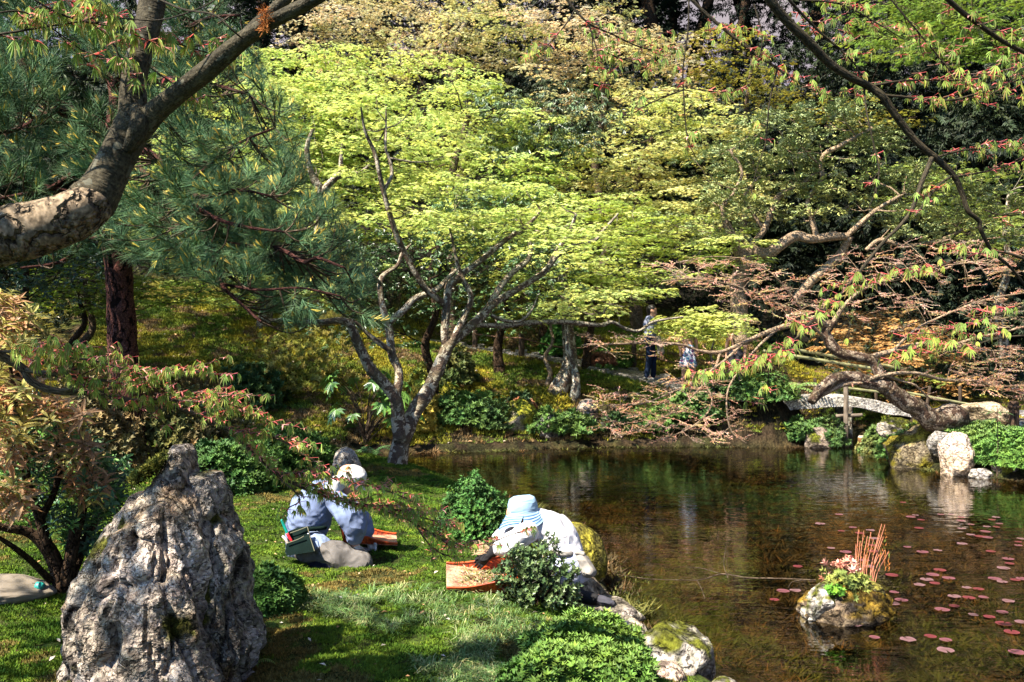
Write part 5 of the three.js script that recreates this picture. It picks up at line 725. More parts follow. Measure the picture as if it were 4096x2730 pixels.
// ---------------------------------------------------------------- in the pond: rock islet with plants, lily pads, a drifting branch
{
  const c = V(at(846, 616, 6.78).x, 0, -6.78); stone('mossy rock islet in the pond with its pale left shoulder', c.clone().add(V(.0, .05, 0)), 941, .31, .2, .24, { tone: [.15, .12, .09], moss: .4, mossC: [.2, .13, .02], rough: .2, ridge: .3, cuts: 7, freq: 2.6 }, 'islet_rock'); stone('white grey stone forming the left end of the islet', c.clone().add(V(-.19, .09, .02)), 942, .17, .17, .16, { tone: [.62, .59, .54], rough: .14, ridge: .2, lean: .4, moss: .1 }, 'islet_rock'); stone('brown lumpy stone on the right end of the islet', c.clone().add(V(.17, .17, 0)), 943, .15, .1, .13, { tone: [.34, .28, .22], moss: .5, mossC: [.2, .18, .05], ridge: .3 }, 'islet_rock');
  shrub({ label: 'pink tipped azalea growing on the rock islet', c: c.clone().add(V(.01, .17, 0)), rx: .15, ry: .24, n: 150, ros: ROS.azalea, tint: col(.22, .26, .06), topTint: col(.62, .30, .22), seed: 944, lump: .3, stems: 10, stemR: .004, scale: [.8, 1.3] });
  shrub({ label: 'tuft of bright green sedge on the islet left shoulder', name: 'sedge', category: 'plant', c: c.clone().add(V(-.12, .2, .1)), rx: .06, ry: .045, n: 34, ros: ROS.small, tint: col(.12, .28, .03), seed: 945, stems: 0, scale: [1, 1.6] });
  const r = R(946), t = thing('red_stalks', 'clump of rust orange fern stalks behind the rock islet', 'plant', c.clone().add(V(.2, .12, -.16))), g = [], tips = new Tri();
  for (let i = 0; i < 19; i++) { const x = (r() - .35) * .17, z = (r() - .5) * .12, h = .3 + r() * .26, e = V(x * 1.6 + .04, h, z * 1.5); g.push(tube([[V(x * .7, -.05, z), .0035], [V(x * 1.1, h * .5, z), .003], [e, .0025]], { sides: 4, step: 3, cap: false })); for (let k = 0; k < 9; k++) leaf2(tips, V(e.x, h * (.55 + k * .05), e.z), V(r() - .5, .9, r() - .5).normalize(), V(1, 0, 0), .03, .011, r() < .8 ? col(.55, .20, .05) : col(.2, .25, .05), .2); }
  part('stalk', merged(g), S({ color: col(.42, .17, .10), roughness: .8 }), t, true); part('foliage', tips.geo(), M.thin, t);
  const bt = thing('bare_branch', 'thin pale bare branch trailing over the water to the islet', 'branch', at(812, 578, 6.9)); const B = [[[816, 580, 6.85, 1.1], [780, 578.5, 7.1, 1.2], [745, 577.5, 7.4, 1.2], [722, 574, 7.6, 1.2], [700, 580, 7.5, 1], [684, 580, 7.5, .8]], [[728, 578, 7.5, .9], [724, 566, 7.6, .8], [726, 545, 7.8, .6]], [[697, 580, 7.5, .8], [702, 590, 7.2, .7], [705, 599, 7, .5]], [[806, 580, 6.9, .8], [792, 582, 6.95, .7], [788, 588, 6.9, .5]], [[722, 574, 7.6, .8], [700, 568, 7.8, .6], [686, 567, 7.9, .5]], [[684, 580, 7.5, .8], [650, 579, 7.7, .7], [615, 574, 7.9, .5]]].map(px); wpart('branch', merged(B.map((l) => tube(l.map(([p, q]) => [p, q * .62]), { sides: 5, step: 4 }))), M.bark, bt);
  // pads
  const spots = [[1515, 330], [1075, 413], [1600, 418], [1640, 450], [1775, 413], [1850, 413], [1918, 433], [1915, 457], [2157, 432], [2130, 450], [2180, 477], [2095, 497], [2160, 500], [1985, 482], [1920, 510], [1625, 507], [1570, 430], [945, 477], [1090, 527], [1170, 503], [1292, 522], [1220, 542], [2085, 532], [1980, 552], [2045, 565], [2100, 573], [2330, 580], [2310, 602], [2310, 627], [1320, 578], [1310, 627], [1545, 638], [1925, 615], [1310, 668], [1120, 672], [1020, 645], [1145, 703], [1650, 672], [1755, 660], [2120, 668], [2240, 720], [2210, 783], [2250, 752], [1250, 730], [1280, 772], [1770, 797], [1720, 830], [1680, 862], [1440, 832], [1830, 853], [1630, 898], [1735, 888], [2150, 858], [2200, 878], [2290, 865], [2340, 858], [1955, 918], [2035, 928], [690, 942], [775, 938], [790, 772], [1455, 950], [1450, 1027], [630, 1002], [1505, 1005], [1870, 978], [1970, 988], [2070, 985], [2240, 1010], [1868, 1045], [1787, 1070], [2000, 1105], [2110, 1120], [2200, 1088], [2330, 1155], [2210, 1168], [1320, 1262], [1550, 1275], [1705, 1255], [1810, 1280], [1810, 1350], [2265, 1225], [2300, 1365], [1190, 1173], [1245, 1157]];
  const q = R(948), geos = [0, 1, 2].map((k) => { const P = [0, .001, 0], I = [], C = [.9, .9, .9], n = 22; for (let ring = 1; ring <= 2; ring++) for (let i = 0; i <= n; i++) { const a = .16 + i / n * 5.96, rr = ring * .5 * (1 + .05 * noise(i * .7, k * 5, ring)); P.push(Math.cos(a) * rr, .004 * noise(i * .5, k, ring) + (ring === 2 ? .012 + .03 * noise(i * .4, k * 3) * (k) : .002), Math.sin(a) * rr); const c = ring === 1 ? 1 : 1.25; C.push(c, c, c); } for (let i = 0; i < n; i++) { const a = 1 + i, b = n + 2 + i; I.push(0, a + 1, a, a, a + 1, b, a + 1, b + 1, b); } const g = new THREE.BufferGeometry(); g.setAttribute('position', new THREE.Float32BufferAttribute(P, 3)); g.setAttribute('color', new THREE.Float32BufferAttribute(C, 3)); g.setIndex(I); g.computeVertexNormals(); return g; });
  const mats = [col(.10, .02, .025), col(.11, .04, .05), col(.12, .065, .07)].map((c2) => S({ color: c2, vertexColors: true, side: THREE.DoubleSide, roughness: .3 }));
  let protos = [];
  spots.forEach(([zx, zy], i) => { const x = 683 + zx / 6.89, y = 455 + zy / 6.89, D = F * EYE / (y - 341), p = at(x, y, D); p.y = .008; const kind = i % 3; let o; if (!protos[kind]) { o = protos[kind] = new THREE.Mesh(geos[kind], mats[kind]); shadowed(o); o.userData = { label: 'small reddish purple lily pad floating on the right side of the pond', category: 'lily pad', group: 'lily pads on the pond' }; } else o = protos[kind].clone(); o.name = numbered('lily_pad'); o.position.copy(p); o.rotation.y = q() * 6.28; const s = .036 + q() * .022; o.scale.set(s, s, s); scene.add(o); });
}
// ---------------------------------------------------------------- gardening things on the moss
const paleOrange = S({ map: rep(T.grain, .9), color: col(.62, .30, .19), roughness: .5 }), orange = S({ map: rep(T.grain, .7), color: col(.62, .085, .012), roughness: .45 });  // paler orange for the pan floor, deeper orange for walls and rim
function dustpan(label, p, yaw, tilt, roll, s) {
  const t = thing('dustpan', label, 'dustpan', p), th = .006, n = 12, g = [], hgt = (f) => .012 + .11 * f * f * (1.6 - .6 * f), L = .42, wd = (f) => .17 + .03 * (1 - f);
  const wall = (fn, fm) => { const P = [], I = []; for (let i = 0; i <= n; i++) { const f = i / n; for (const [u, side] of [[0, 0], [1, 0], [1, 1], [0, 1]]) P.push(...fn(f, u, side)); if (i < n) for (let k = 0; k < 4; k++) { const a = i * 4 + k, b = i * 4 + (k + 1) % 4; I.push(a, b, a + 4, b, b + 4, a + 4); } } I.push(0, 2, 1, 0, 3, 2, n * 4, n * 4 + 1, n * 4 + 2, n * 4, n * 4 + 2, n * 4 + 3); let q = new THREE.BufferGeometry(); q.setAttribute('position', new THREE.Float32BufferAttribute(P, 3)); q.setIndex(I); q = toCreasedNormals(q, .5); return boxuv(q, 2); };
  const X = (f) => -L / 2 + L * f;
  const place = (q) => { q.scale(s, s, s); q.rotateX(roll); q.rotateZ(tilt); q.rotateY(yaw); return q; };
  part('floor', place(wall((f, u, sd) => [X(f), sd ? th : 0, (u - .5) * 2 * wd(f)])), paleOrange, t);
  for (const e of [-1, 1]) part('side', place(wall((f, u, sd) => [X(f), th + u * hgt(f), e * (wd(f) + u * .03 * f + sd * th)])), orange, t);
  part('back', place(wall((f, u, sd) => [X(1) + u * .03 - sd * th, th + u * (hgt(1) + .012 * Math.sin(f * 3.14)), (f - .5) * 2 * (wd(1) + u * .03)])), orange, t);
  const rim = []; for (const e of [-1, 1]) { const l = []; for (let i = 0; i <= 8; i++) { const f = i / 8; l.push([V(X(f), th + hgt(f), e * (wd(f) + .03 * f)), .0075]); } rim.push(tube(l, { sides: 6, step: 2 })); } rim.push(tube([[V(X(1) + .03, th + hgt(1), -wd(1) - .03), .008], [V(X(1) + .03, th + hgt(1) + .012, 0), .008], [V(X(1) + .03, th + hgt(1), wd(1) + .03), .008]], { sides: 6, step: 4 })); part('rim', place(merged(rim)), orange, t);
  return t;
}
const panNear = onGround(477, 580, 6.15).add(V(0, .05, 0));
dustpan('orange plastic dustpan full of clippings beside the gardener in the blue hat', panNear, .1, -.13, .16, 1.02);
dustpan('orange plastic dustpan half hidden behind the gardener in the white hat', onGround(373, 540, 7.15).add(V(-.02, .045, 0)), Math.PI + .15, .06, .02, 1);
{ const r = R(951), g = new Tri(), c = panNear; for (let i = 0; i < 420; i++) { const x = (r() - .35) * .28, z = (r() - .5) * .26, y = .02 + .03 * (1 - Math.abs(z) / .13) * r() - x * .12 - z * .16, a = r() * 6.28, d = V(Math.cos(a), (r() - .3) * .7, Math.sin(a)).normalize(), k = r(); leaf2(g, V(c.x + x, c.y + y, c.z + z), d, UPY, .03 + r() * .04, .007, k < .45 ? col(.16, .2, .05) : k < .8 ? col(.4, .35, .22) : col(.2, .12, .06), .2); } const m = shadowed(new THREE.Mesh(g.geo(), M.dull)); m.name = 'clippings'; scene.add(m); tag(m, 'heap of moss and grass clippings in the near orange dustpan', 'clippings', null, 'stuff'); }
{ const r = R(952), h = at(497, 553, 6.28), t = thing('hand_broom', 'straw hand broom lying over the near orange dustpan', 'broom', h), g = []; for (let i = 0; i < 70; i++) { const e = at(470 + r() * 10, 540 + r() * 15, 6.2 + r() * .2), m = h.clone().lerp(e, .5).add(V(0, .012 * (r() - .5), 0)); g.push(tube([[h.clone().add(V((r() - .5) * .02, (r() - .5) * .02, (r() - .5) * .02)), .0016], [m, .0014], [e, .001]], { sides: 3, step: 2, cap: false })); } wpart('bristles', merged(g), S({ color: col(.46, .33, .2), roughness: .9 }), t, true); wpart('handle', tube([[at(495, 552, 6.28), .016], [at(506, 557, 6.3), .014], [at(516, 561, 6.32), .012]], { sides: 8 }), bamboo, t); wpart('binding', tube([[at(491, 550.5, 6.27), .019], [at(494, 551.7, 6.275), .02]], { sides: 10 }), ropeM, t); }
{ // canvas sack with a teal tie at the left edge
  const c = onGround(8, 592, 5.45).add(V(0, .05, 0)), t = thing('canvas_sack', 'pale canvas sack with a teal end lying at the left edge', 'sack', c); let g = mergeVertices(new THREE.IcosahedronGeometry(1, 24).deleteAttribute('uv').deleteAttribute('normal'), 1e-4); const p = g.attributes.position;
  for (let i = 0; i < p.count; i++) { let x = p.getX(i), y = p.getY(i), z = p.getZ(i); const taper = 1 - .55 * Math.pow(Math.max(0, x), 2.2), f = .10 * ridged(x * 2.6, y * 3, z * 3 + 5, 3); p.setXYZ(i, x * .30, Math.max(-.05, (y * .085 + f * .12 * (y > -.2 ? 1 : 0)) * taper - .01 * x), z * .16 * taper * (1 + f)); }
  g.computeVertexNormals(); part('body', boxuv(g, 2), S({ map: T.cloth, color: col(.22, .19, .15), roughness: .95 }), t); const cap = tube([[V(.19, .035, .03), .028], [V(.215, .032, .03), .03], [V(.235, .028, .03), .022]], { sides: 12 }); part('teal_end', cap, S({ color: col(.01, .22, .19), roughness: .5 }), t);
}
// ---------------------------------------------------------------- people
// one continuous surface from tapered limbs joined by a smooth minimum (surface nets on a grid)
function skin(prims, { cell = .014, k = .03, wrinkle = 0, freq = 9, grow = 0, cut = null, seed = 0 } = {}) {
  const lo = V(1e9, 1e9, 1e9), hi = V(-1e9, -1e9, -1e9);
  for (const q of prims) { const pts = q.b ? [[q.a, q.ra], [q.b, q.rb]] : [[q.c, Math.max(q.r.x, q.r.y, q.r.z)]]; for (const [p, r] of pts) { lo.min(V(p.x - r, p.y - r, p.z - r)); hi.max(V(p.x + r, p.y + r, p.z + r)); } }
  lo.addScalar(-.05 - grow); hi.addScalar(.05 + grow);
  const nx = Math.ceil((hi.x - lo.x) / cell) + 1, ny = Math.ceil((hi.y - lo.y) / cell) + 1, nz = Math.ceil((hi.z - lo.z) / cell) + 1, f = new Float32Array(nx * ny * nz);
  const d1 = (q, x, y, z) => { if (q.b) { const bx = q.b.x - q.a.x, by = q.b.y - q.a.y, bz = q.b.z - q.a.z, t = clamp(((x - q.a.x) * bx + (y - q.a.y) * by + (z - q.a.z) * bz) / (bx * bx + by * by + bz * bz)), fx = q.flat || 1; return Math.hypot(x - q.a.x - t * bx, y - q.a.y - t * by, (z - q.a.z - t * bz) * fx) - lerp(q.ra, q.rb, t); } const a = (x - q.c.x) / q.r.x, b = (y - q.c.y) / q.r.y, c = (z - q.c.z) / q.r.z, l = Math.hypot(a, b, c), m = Math.min(q.r.x, q.r.y, q.r.z); return (l - 1) * m; };
  const F3 = (x, y, z) => { let s = 1e9; for (const q of prims) { const d = d1(q, x, y, z), kk = q.k || k; if (q.sub) { s = Math.max(s, -d); continue; } const h = clamp(.5 + .5 * (s - d) / kk); s = s > 1e8 ? d : lerp(s, d, h) - kk * h * (1 - h); } if (wrinkle) s += wrinkle * (ridged((x + y * .6) * freq * 1.5 + seed, (y - x * .5) * freq * .5 + z * 2, z * freq * 1.1, 3)); if (cut) s = Math.max(s, cut(x, y, z)); return s - grow; };
  for (let k2 = 0, i = 0; k2 < nz; k2++) for (let j = 0; j < ny; j++) for (let a = 0; a < nx; a++, i++) f[i] = F3(lo.x + a * cell, lo.y + j * cell, lo.z + k2 * cell);
  const id = new Int32Array(nx * ny * nz).fill(-1), P = [], I = [], at3 = (a, b, c) => (c * ny + b) * nx + a;
  for (let c = 0; c < nz - 1; c++) for (let b = 0; b < ny - 1; b++) for (let a = 0; a < nx - 1; a++) {
    let m = 0, sx = 0, sy = 0, sz = 0, n = 0; const v = []; for (let e = 0; e < 8; e++) { v[e] = f[at3(a + (e & 1), b + (e >> 1 & 1), c + (e >> 2))]; if (v[e] < 0) m |= 1 << e; } if (m === 0 || m === 255) continue;
    for (const [p, q] of [[0, 1], [2, 3], [4, 5], [6, 7], [0, 2], [1, 3], [4, 6], [5, 7], [0, 4], [1, 5], [2, 6], [3, 7]]) if ((v[p] < 0) !== (v[q] < 0)) { const t = v[p] / (v[p] - v[q]); sx += lerp(p & 1, q & 1, t); sy += lerp(p >> 1 & 1, q >> 1 & 1, t); sz += lerp(p >> 2, q >> 2, t); n++; }
    id[at3(a, b, c)] = P.length / 3; P.push(lo.x + (a + sx / n) * cell, lo.y + (b + sy / n) * cell, lo.z + (c + sz / n) * cell);
  }
  const quad = (a, b, c, d, flip) => { if (a < 0 || b < 0 || c < 0 || d < 0) return; flip ? I.push(a, c, b, a, d, c) : I.push(a, b, c, a, c, d); };
  for (let c = 1; c < nz - 1; c++) for (let b = 1; b < ny - 1; b++) for (let a = 1; a < nx - 1; a++) { const s = f[at3(a, b, c)] < 0; if (s !== f[at3(a + 1, b, c)] < 0) quad(id[at3(a, b - 1, c - 1)], id[at3(a, b, c - 1)], id[at3(a, b, c)], id[at3(a, b - 1, c)], !s); if (s !== f[at3(a, b + 1, c)] < 0) quad(id[at3(a - 1, b, c - 1)], id[at3(a - 1, b, c)], id[at3(a, b, c)], id[at3(a, b, c - 1)], !s); if (s !== f[at3(a, b, c + 1)] < 0) quad(id[at3(a - 1, b - 1, c)], id[at3(a, b - 1, c)], id[at3(a, b, c)], id[at3(a - 1, b, c)], !s); }
  const g = new THREE.BufferGeometry(); g.setAttribute('position', new THREE.Float32BufferAttribute(P, 3)); g.setIndex(I); g.computeVertexNormals(); return boxuv(g, 1.6);
}
const cap = (a, b, ra, rb = ra, o = {}) => ({ a, b, ra, rb, ...o }), ell = (c, x, y, z, o = {}) => ({ c, r: V(x, y, z), ...o });
const chain = (pts, o = {}) => pts.slice(1).map((p, i) => cap(pts[i][0], p[0], pts[i][1], p[1], o));
const cloth = (c, o = {}) => S({ map: T.cloth, color: c, bumpMap: T.clothBump, bumpScale: .02, roughness: .92, ...o });
const skinM = S({ color: col(.48, .27, .18), roughness: .6 }), hairM = S({ color: col(.012, .01, .009), roughness: .5 });
function hand(wrist, dir, palmN, size = 1) {                                             // palm, four curled fingers, thumb
  const s = dir.clone().cross(palmN).normalize(), P = [], L = .085 * size, base = off(wrist, dir, L); P.push(cap(off(wrist, dir, .01), base, .024 * size, .03 * size, { k: .02 }));
  [-.027, -.009, .009, .026].forEach((o, i) => { const l = [.07, .08, .075, .058][i] * size, a = off(off(wrist, dir, L), s, o * size), b = off(off(a, dir, l * .5), palmN, l * .18), c = off(off(b, dir, l * .28), palmN, l * .35); P.push(cap(a, b, .0095 * size, .009 * size, { k: .006 }), cap(b, c, .009 * size, .0075 * size, { k: .005 })); });
  const t0 = off(off(wrist, dir, .03 * size), s, -.026 * size), t1 = off(off(off(t0, dir, .035 * size), s, -.022 * size), palmN, .02 * size), t2 = off(off(t1, dir, .03 * size), palmN, .018 * size); P.push(cap(t0, t1, .012 * size, .011 * size, { k: .01 }), cap(t1, t2, .0105 * size, .009 * size, { k: .006 })); return P;
}
function head(c, fwd, up, s = 1) {                                                        // skull, jaw, nose, ears, eye sockets and eyes, mouth, on its neck
  const side = fwd.clone().cross(up).normalize(), p = (f, u, l) => off(off(off(c, fwd, f * s), up, u * s), side, l * s);
  return [cap(p(-.025, .03, 0), p(.02, .035, 0), .088 * s, .08 * s), cap(p(.03, -.02, 0), p(.05, -.075, 0), .062 * s, .038 * s, { k: .04 }), cap(p(.088, .005, 0), p(.108, -.03, 0), .011 * s, .015 * s, { k: .012 }), ...[-1, 1].flatMap((e) => [cap(p(-.01, .01, e * .08), p(-.012, -.03, e * .078), .014 * s, .01 * s, { k: .008 }), cap(p(.078, .012, e * .032), p(.079, .012, e * .034), .013 * s, .013 * s, { k: .008 })]), cap(p(.085, -.058, -.018), p(.085, -.058, .018), .011 * s, .011 * s, { k: .012 })];
}
const body = (prims, o) => skin(prims, { cell: .012, k: .03, ...o });

// gardener with the white hat, kneeling, seen from behind her right side
{
  const a = (x, y, d) => at(x, y, d), t = thing('person', 'person kneeling on the moss in white hat, pale blue shirt and grey trousers', 'person', onGround(322, 570, 6.75));
  const pel = a(305, 541, 6.8), waist = a(306, 531, 6.82), mid = a(312, 509, 6.85), chest = a(325, 495, 6.85), neck = a(338, 486, 6.85), hd = a(349, 481, 6.84), shR = a(336, 501, 6.66), elR = a(355, 526, 6.6), wrR = a(355, 543, 6.62), shL = a(334, 498, 7.02), elL = a(360, 520, 7.05), wrL = a(368, 535, 7), hipR = a(309, 551, 6.66), knR = a(361, 563, 6.58), anR = a(318, 566, 6.6), toR = a(307, 567, 6.62), hipL = a(311, 548, 6.92), knL = a(364, 558, 6.95), anL = a(322, 562, 6.95), toL = a(308, 564, 6.95);
  const fwd = V(.82, -.52, -.15).normalize(), up = V(.5, .86, -.1).normalize(), hdn = V(.3, -.95, -.1).normalize();
  wpart('body', body([...chain([[pel, .11], [waist, .105], [mid, .125], [chest, .11], [neck, .05], [hd, .05]]), ...head(hd, fwd, up), ...chain([[shR, .05], [elR, .042], [wrR, .028]]), ...chain([[shL, .05], [elL, .042], [wrL, .028]]), ...hand(wrR, hdn, V(.9, .3, 0).normalize()), ...hand(wrL, hdn, V(-.3, -.3, .9).normalize()), ...chain([[hipR, .08], [knR, .055], [anR, .04], [toR, .035]]), ...chain([[hipL, .08], [knL, .055], [anL, .04], [toL, .035]])]), skinM, t);
  const blue = cloth(col(.19, .245, .40));
  wpart('shirt', skin([...chain([[a(304, 544, 6.8), .145], [waist, .138], [a(309, 518, 6.83), .165], [mid, .16], [chest, .135], [a(334, 489, 6.85), .09]]), ...chain([[shR, .085], [a(350, 515, 6.6), .098], [elR, .092], [a(354, 537, 6.6), .07]]), ...chain([[shL, .08], [elL, .085], [a(366, 531, 7), .07]])], { cell: .011, k: .045, wrinkle: .017, freq: 7 }), blue, t);
  wpart('shirt_tail', skin([cap(a(311, 539, 6.72), a(321, 547, 6.64), .085, .09), cap(a(303, 545, 6.85), a(318, 549, 6.7), .12, .09)], { cell: .011, wrinkle: .016, freq: 13, seed: 4, k: .05 }), cloth(col(.25, .32, .47)), t);
  wpart('trousers', skin([...chain([[a(308, 550, 6.74), .12], [hipR, .1], [a(338, 555, 6.6), .1], [knR, .085], [a(342, 566, 6.58), .062]]), ...chain([[hipL, .1], [knL, .08], [a(344, 560, 6.95), .06]])], { cell: .011, k: .04, wrinkle: .017, freq: 11, seed: 9 }), cloth(col(.15, .14, .13)), t);
  wpart('legging', skin(chain([[a(342, 566.5, 6.575), .058], [anR, .055], [toR, .048], [a(303.5, 567, 6.63), .03]]), { cell: .01, wrinkle: .006, freq: 16 }), cloth(col(.012, .014, .03)), t);
  wpart('legging', skin(chain([[a(344, 561, 6.95), .055], [anL, .052], [toL, .045]]), { cell: .01, wrinkle: .006, freq: 16 }), cloth(col(.012, .014, .03)), t);
  wpart('glove', skin(hand(wrR, hdn, V(.9, .3, 0).normalize(), 1.12), { cell: .005, k: .01 }), cloth(col(.6, .6, .58)), t); wpart('glove', skin(hand(wrL, hdn, V(-.3, -.3, .9).normalize(), 1.12), { cell: .005, k: .01 }), cloth(col(.6, .6, .58)), t);
  const hat = thing('sun_hat', 'white cotton sun hat with neck cloth worn by the kneeling gardener', 'hat', hd.clone()), w = cloth(col(.62, .62, .61));
  wpart('hat_crown', skin([ell(off(hd, up, .05), .1, .085, .1), ell(off(off(hd, up, .02), fwd, .0), .106, .055, .106)], { cell: .008, k: .05, wrinkle: .005, freq: 14 }), w, hat);
  wpart('brim', skin([cap(off(off(hd, fwd, .06), up, .0), off(off(hd, fwd, .13), up, -.035), .066, .045, { k: .03 }), { ...ell(off(off(hd, fwd, .08), up, -.09), .14, .06, .14), sub: true }, ell(a(340, 481, 6.8), .07, .04, .085), cap(a(339, 483, 6.8), a(332, 490, 6.76), .062, .06)], { cell: .008, k: .035, wrinkle: .008, freq: 12 }), w, hat);
  // pouch of tools on her hip
  const pc = a(300, 543, 6.58), pouch = thing('tool_pouch', 'dark green canvas tool pouch with pale piping on the hip of the kneeling gardener', 'pouch', pc), gm = cloth(col(.004, .013, .011), { bumpScale: .004 }), gm2 = cloth(col(.16, .16, .11), { bumpScale: 0 });
  const slabOf = (c4, d) => { const P = [], I = [0, 1, 2, 0, 2, 3, 4, 6, 5, 4, 7, 6, 0, 4, 5, 0, 5, 1, 1, 5, 6, 1, 6, 2, 2, 6, 7, 2, 7, 3, 3, 7, 4, 3, 4, 0]; for (const q of c4) P.push(q.x, q.y, q.z); for (const q of c4) P.push(q.x - .01, q.y, q.z - d); let g = new THREE.BufferGeometry(); g.setAttribute('position', new THREE.Float32BufferAttribute(P, 3)); g.setIndex(I); g = g.toNonIndexed(); g.computeVertexNormals(); return boxuv(g, 2); };
  wpart('pocket', slabOf([a(286, 556, 6.5), a(314.5, 551.5, 6.46), a(309, 536, 6.5), a(286.5, 543.5, 6.52)], .07), gm, pouch); wpart('back_panel', slabOf([a(285.5, 553, 6.57), a(313, 549, 6.54), a(307.5, 526.8, 6.56), a(289, 533.5, 6.6)], .02), gm, pouch);
  wpart('belt', tube([[a(289, 533.5, 6.6), .016], [a(300, 529.5, 6.62), .018], [a(315, 529, 6.66), .018], [a(326, 527.5, 6.72), .016]], { sides: 6 }), gm, pouch);
  const pip = (L) => tube(L.map((q) => [q, .004]), { sides: 5, step: 3 }); wpart('piping', merged([pip([a(286.5, 543.5, 6.5), a(298, 539.5, 6.49), a(304, 536.3, 6.48)]), pip([a(289, 533.5, 6.57), a(298, 530.5, 6.55), a(307.5, 526.8, 6.54)]), pip([a(307.5, 527, 6.53), a(311, 540, 6.49), a(314.5, 551, 6.45)])]), gm2, pouch);
  { const st = new THREE.SphereGeometry(.007, 10, 8); const p = a(308, 534, 6.5); st.translate(p.x, p.y, p.z); wpart('stud', st, S({ color: col(.8, .8, .8), metalness: 1, roughness: .25 }), pouch); }
  const sh = thing('pruning_shears', 'pruning shears with one teal and one red handle sticking out of the pouch', 'shears', a(287, 535, 6.56)), teal = S({ color: col(.0, .20, .16), roughness: .35 }), red = S({ color: col(.62, .02, .03), roughness: .35 });
  wpart('teal_handle', tube([[a(281.3, 519.5, 6.56), .008], [a(282.3, 521, 6.56), .0115], [a(285, 528, 6.55), .0105], [a(288, 534.5, 6.54), .011]], { sides: 9 }), teal, sh); wpart('red_handle', tube([[a(287, 533.5, 6.53), .011], [a(289, 537, 6.525), .0105], [a(292, 541.5, 6.52), .009]], { sides: 9 }), red, sh); wpart('sheath', tube([[a(282.5, 536, 6.56), .009], [a(286, 540, 6.545), .011], [a(288, 544, 6.54), .01]], { sides: 8 }), S({ color: col(.42, .33, .32), roughness: .7 }), sh);
}
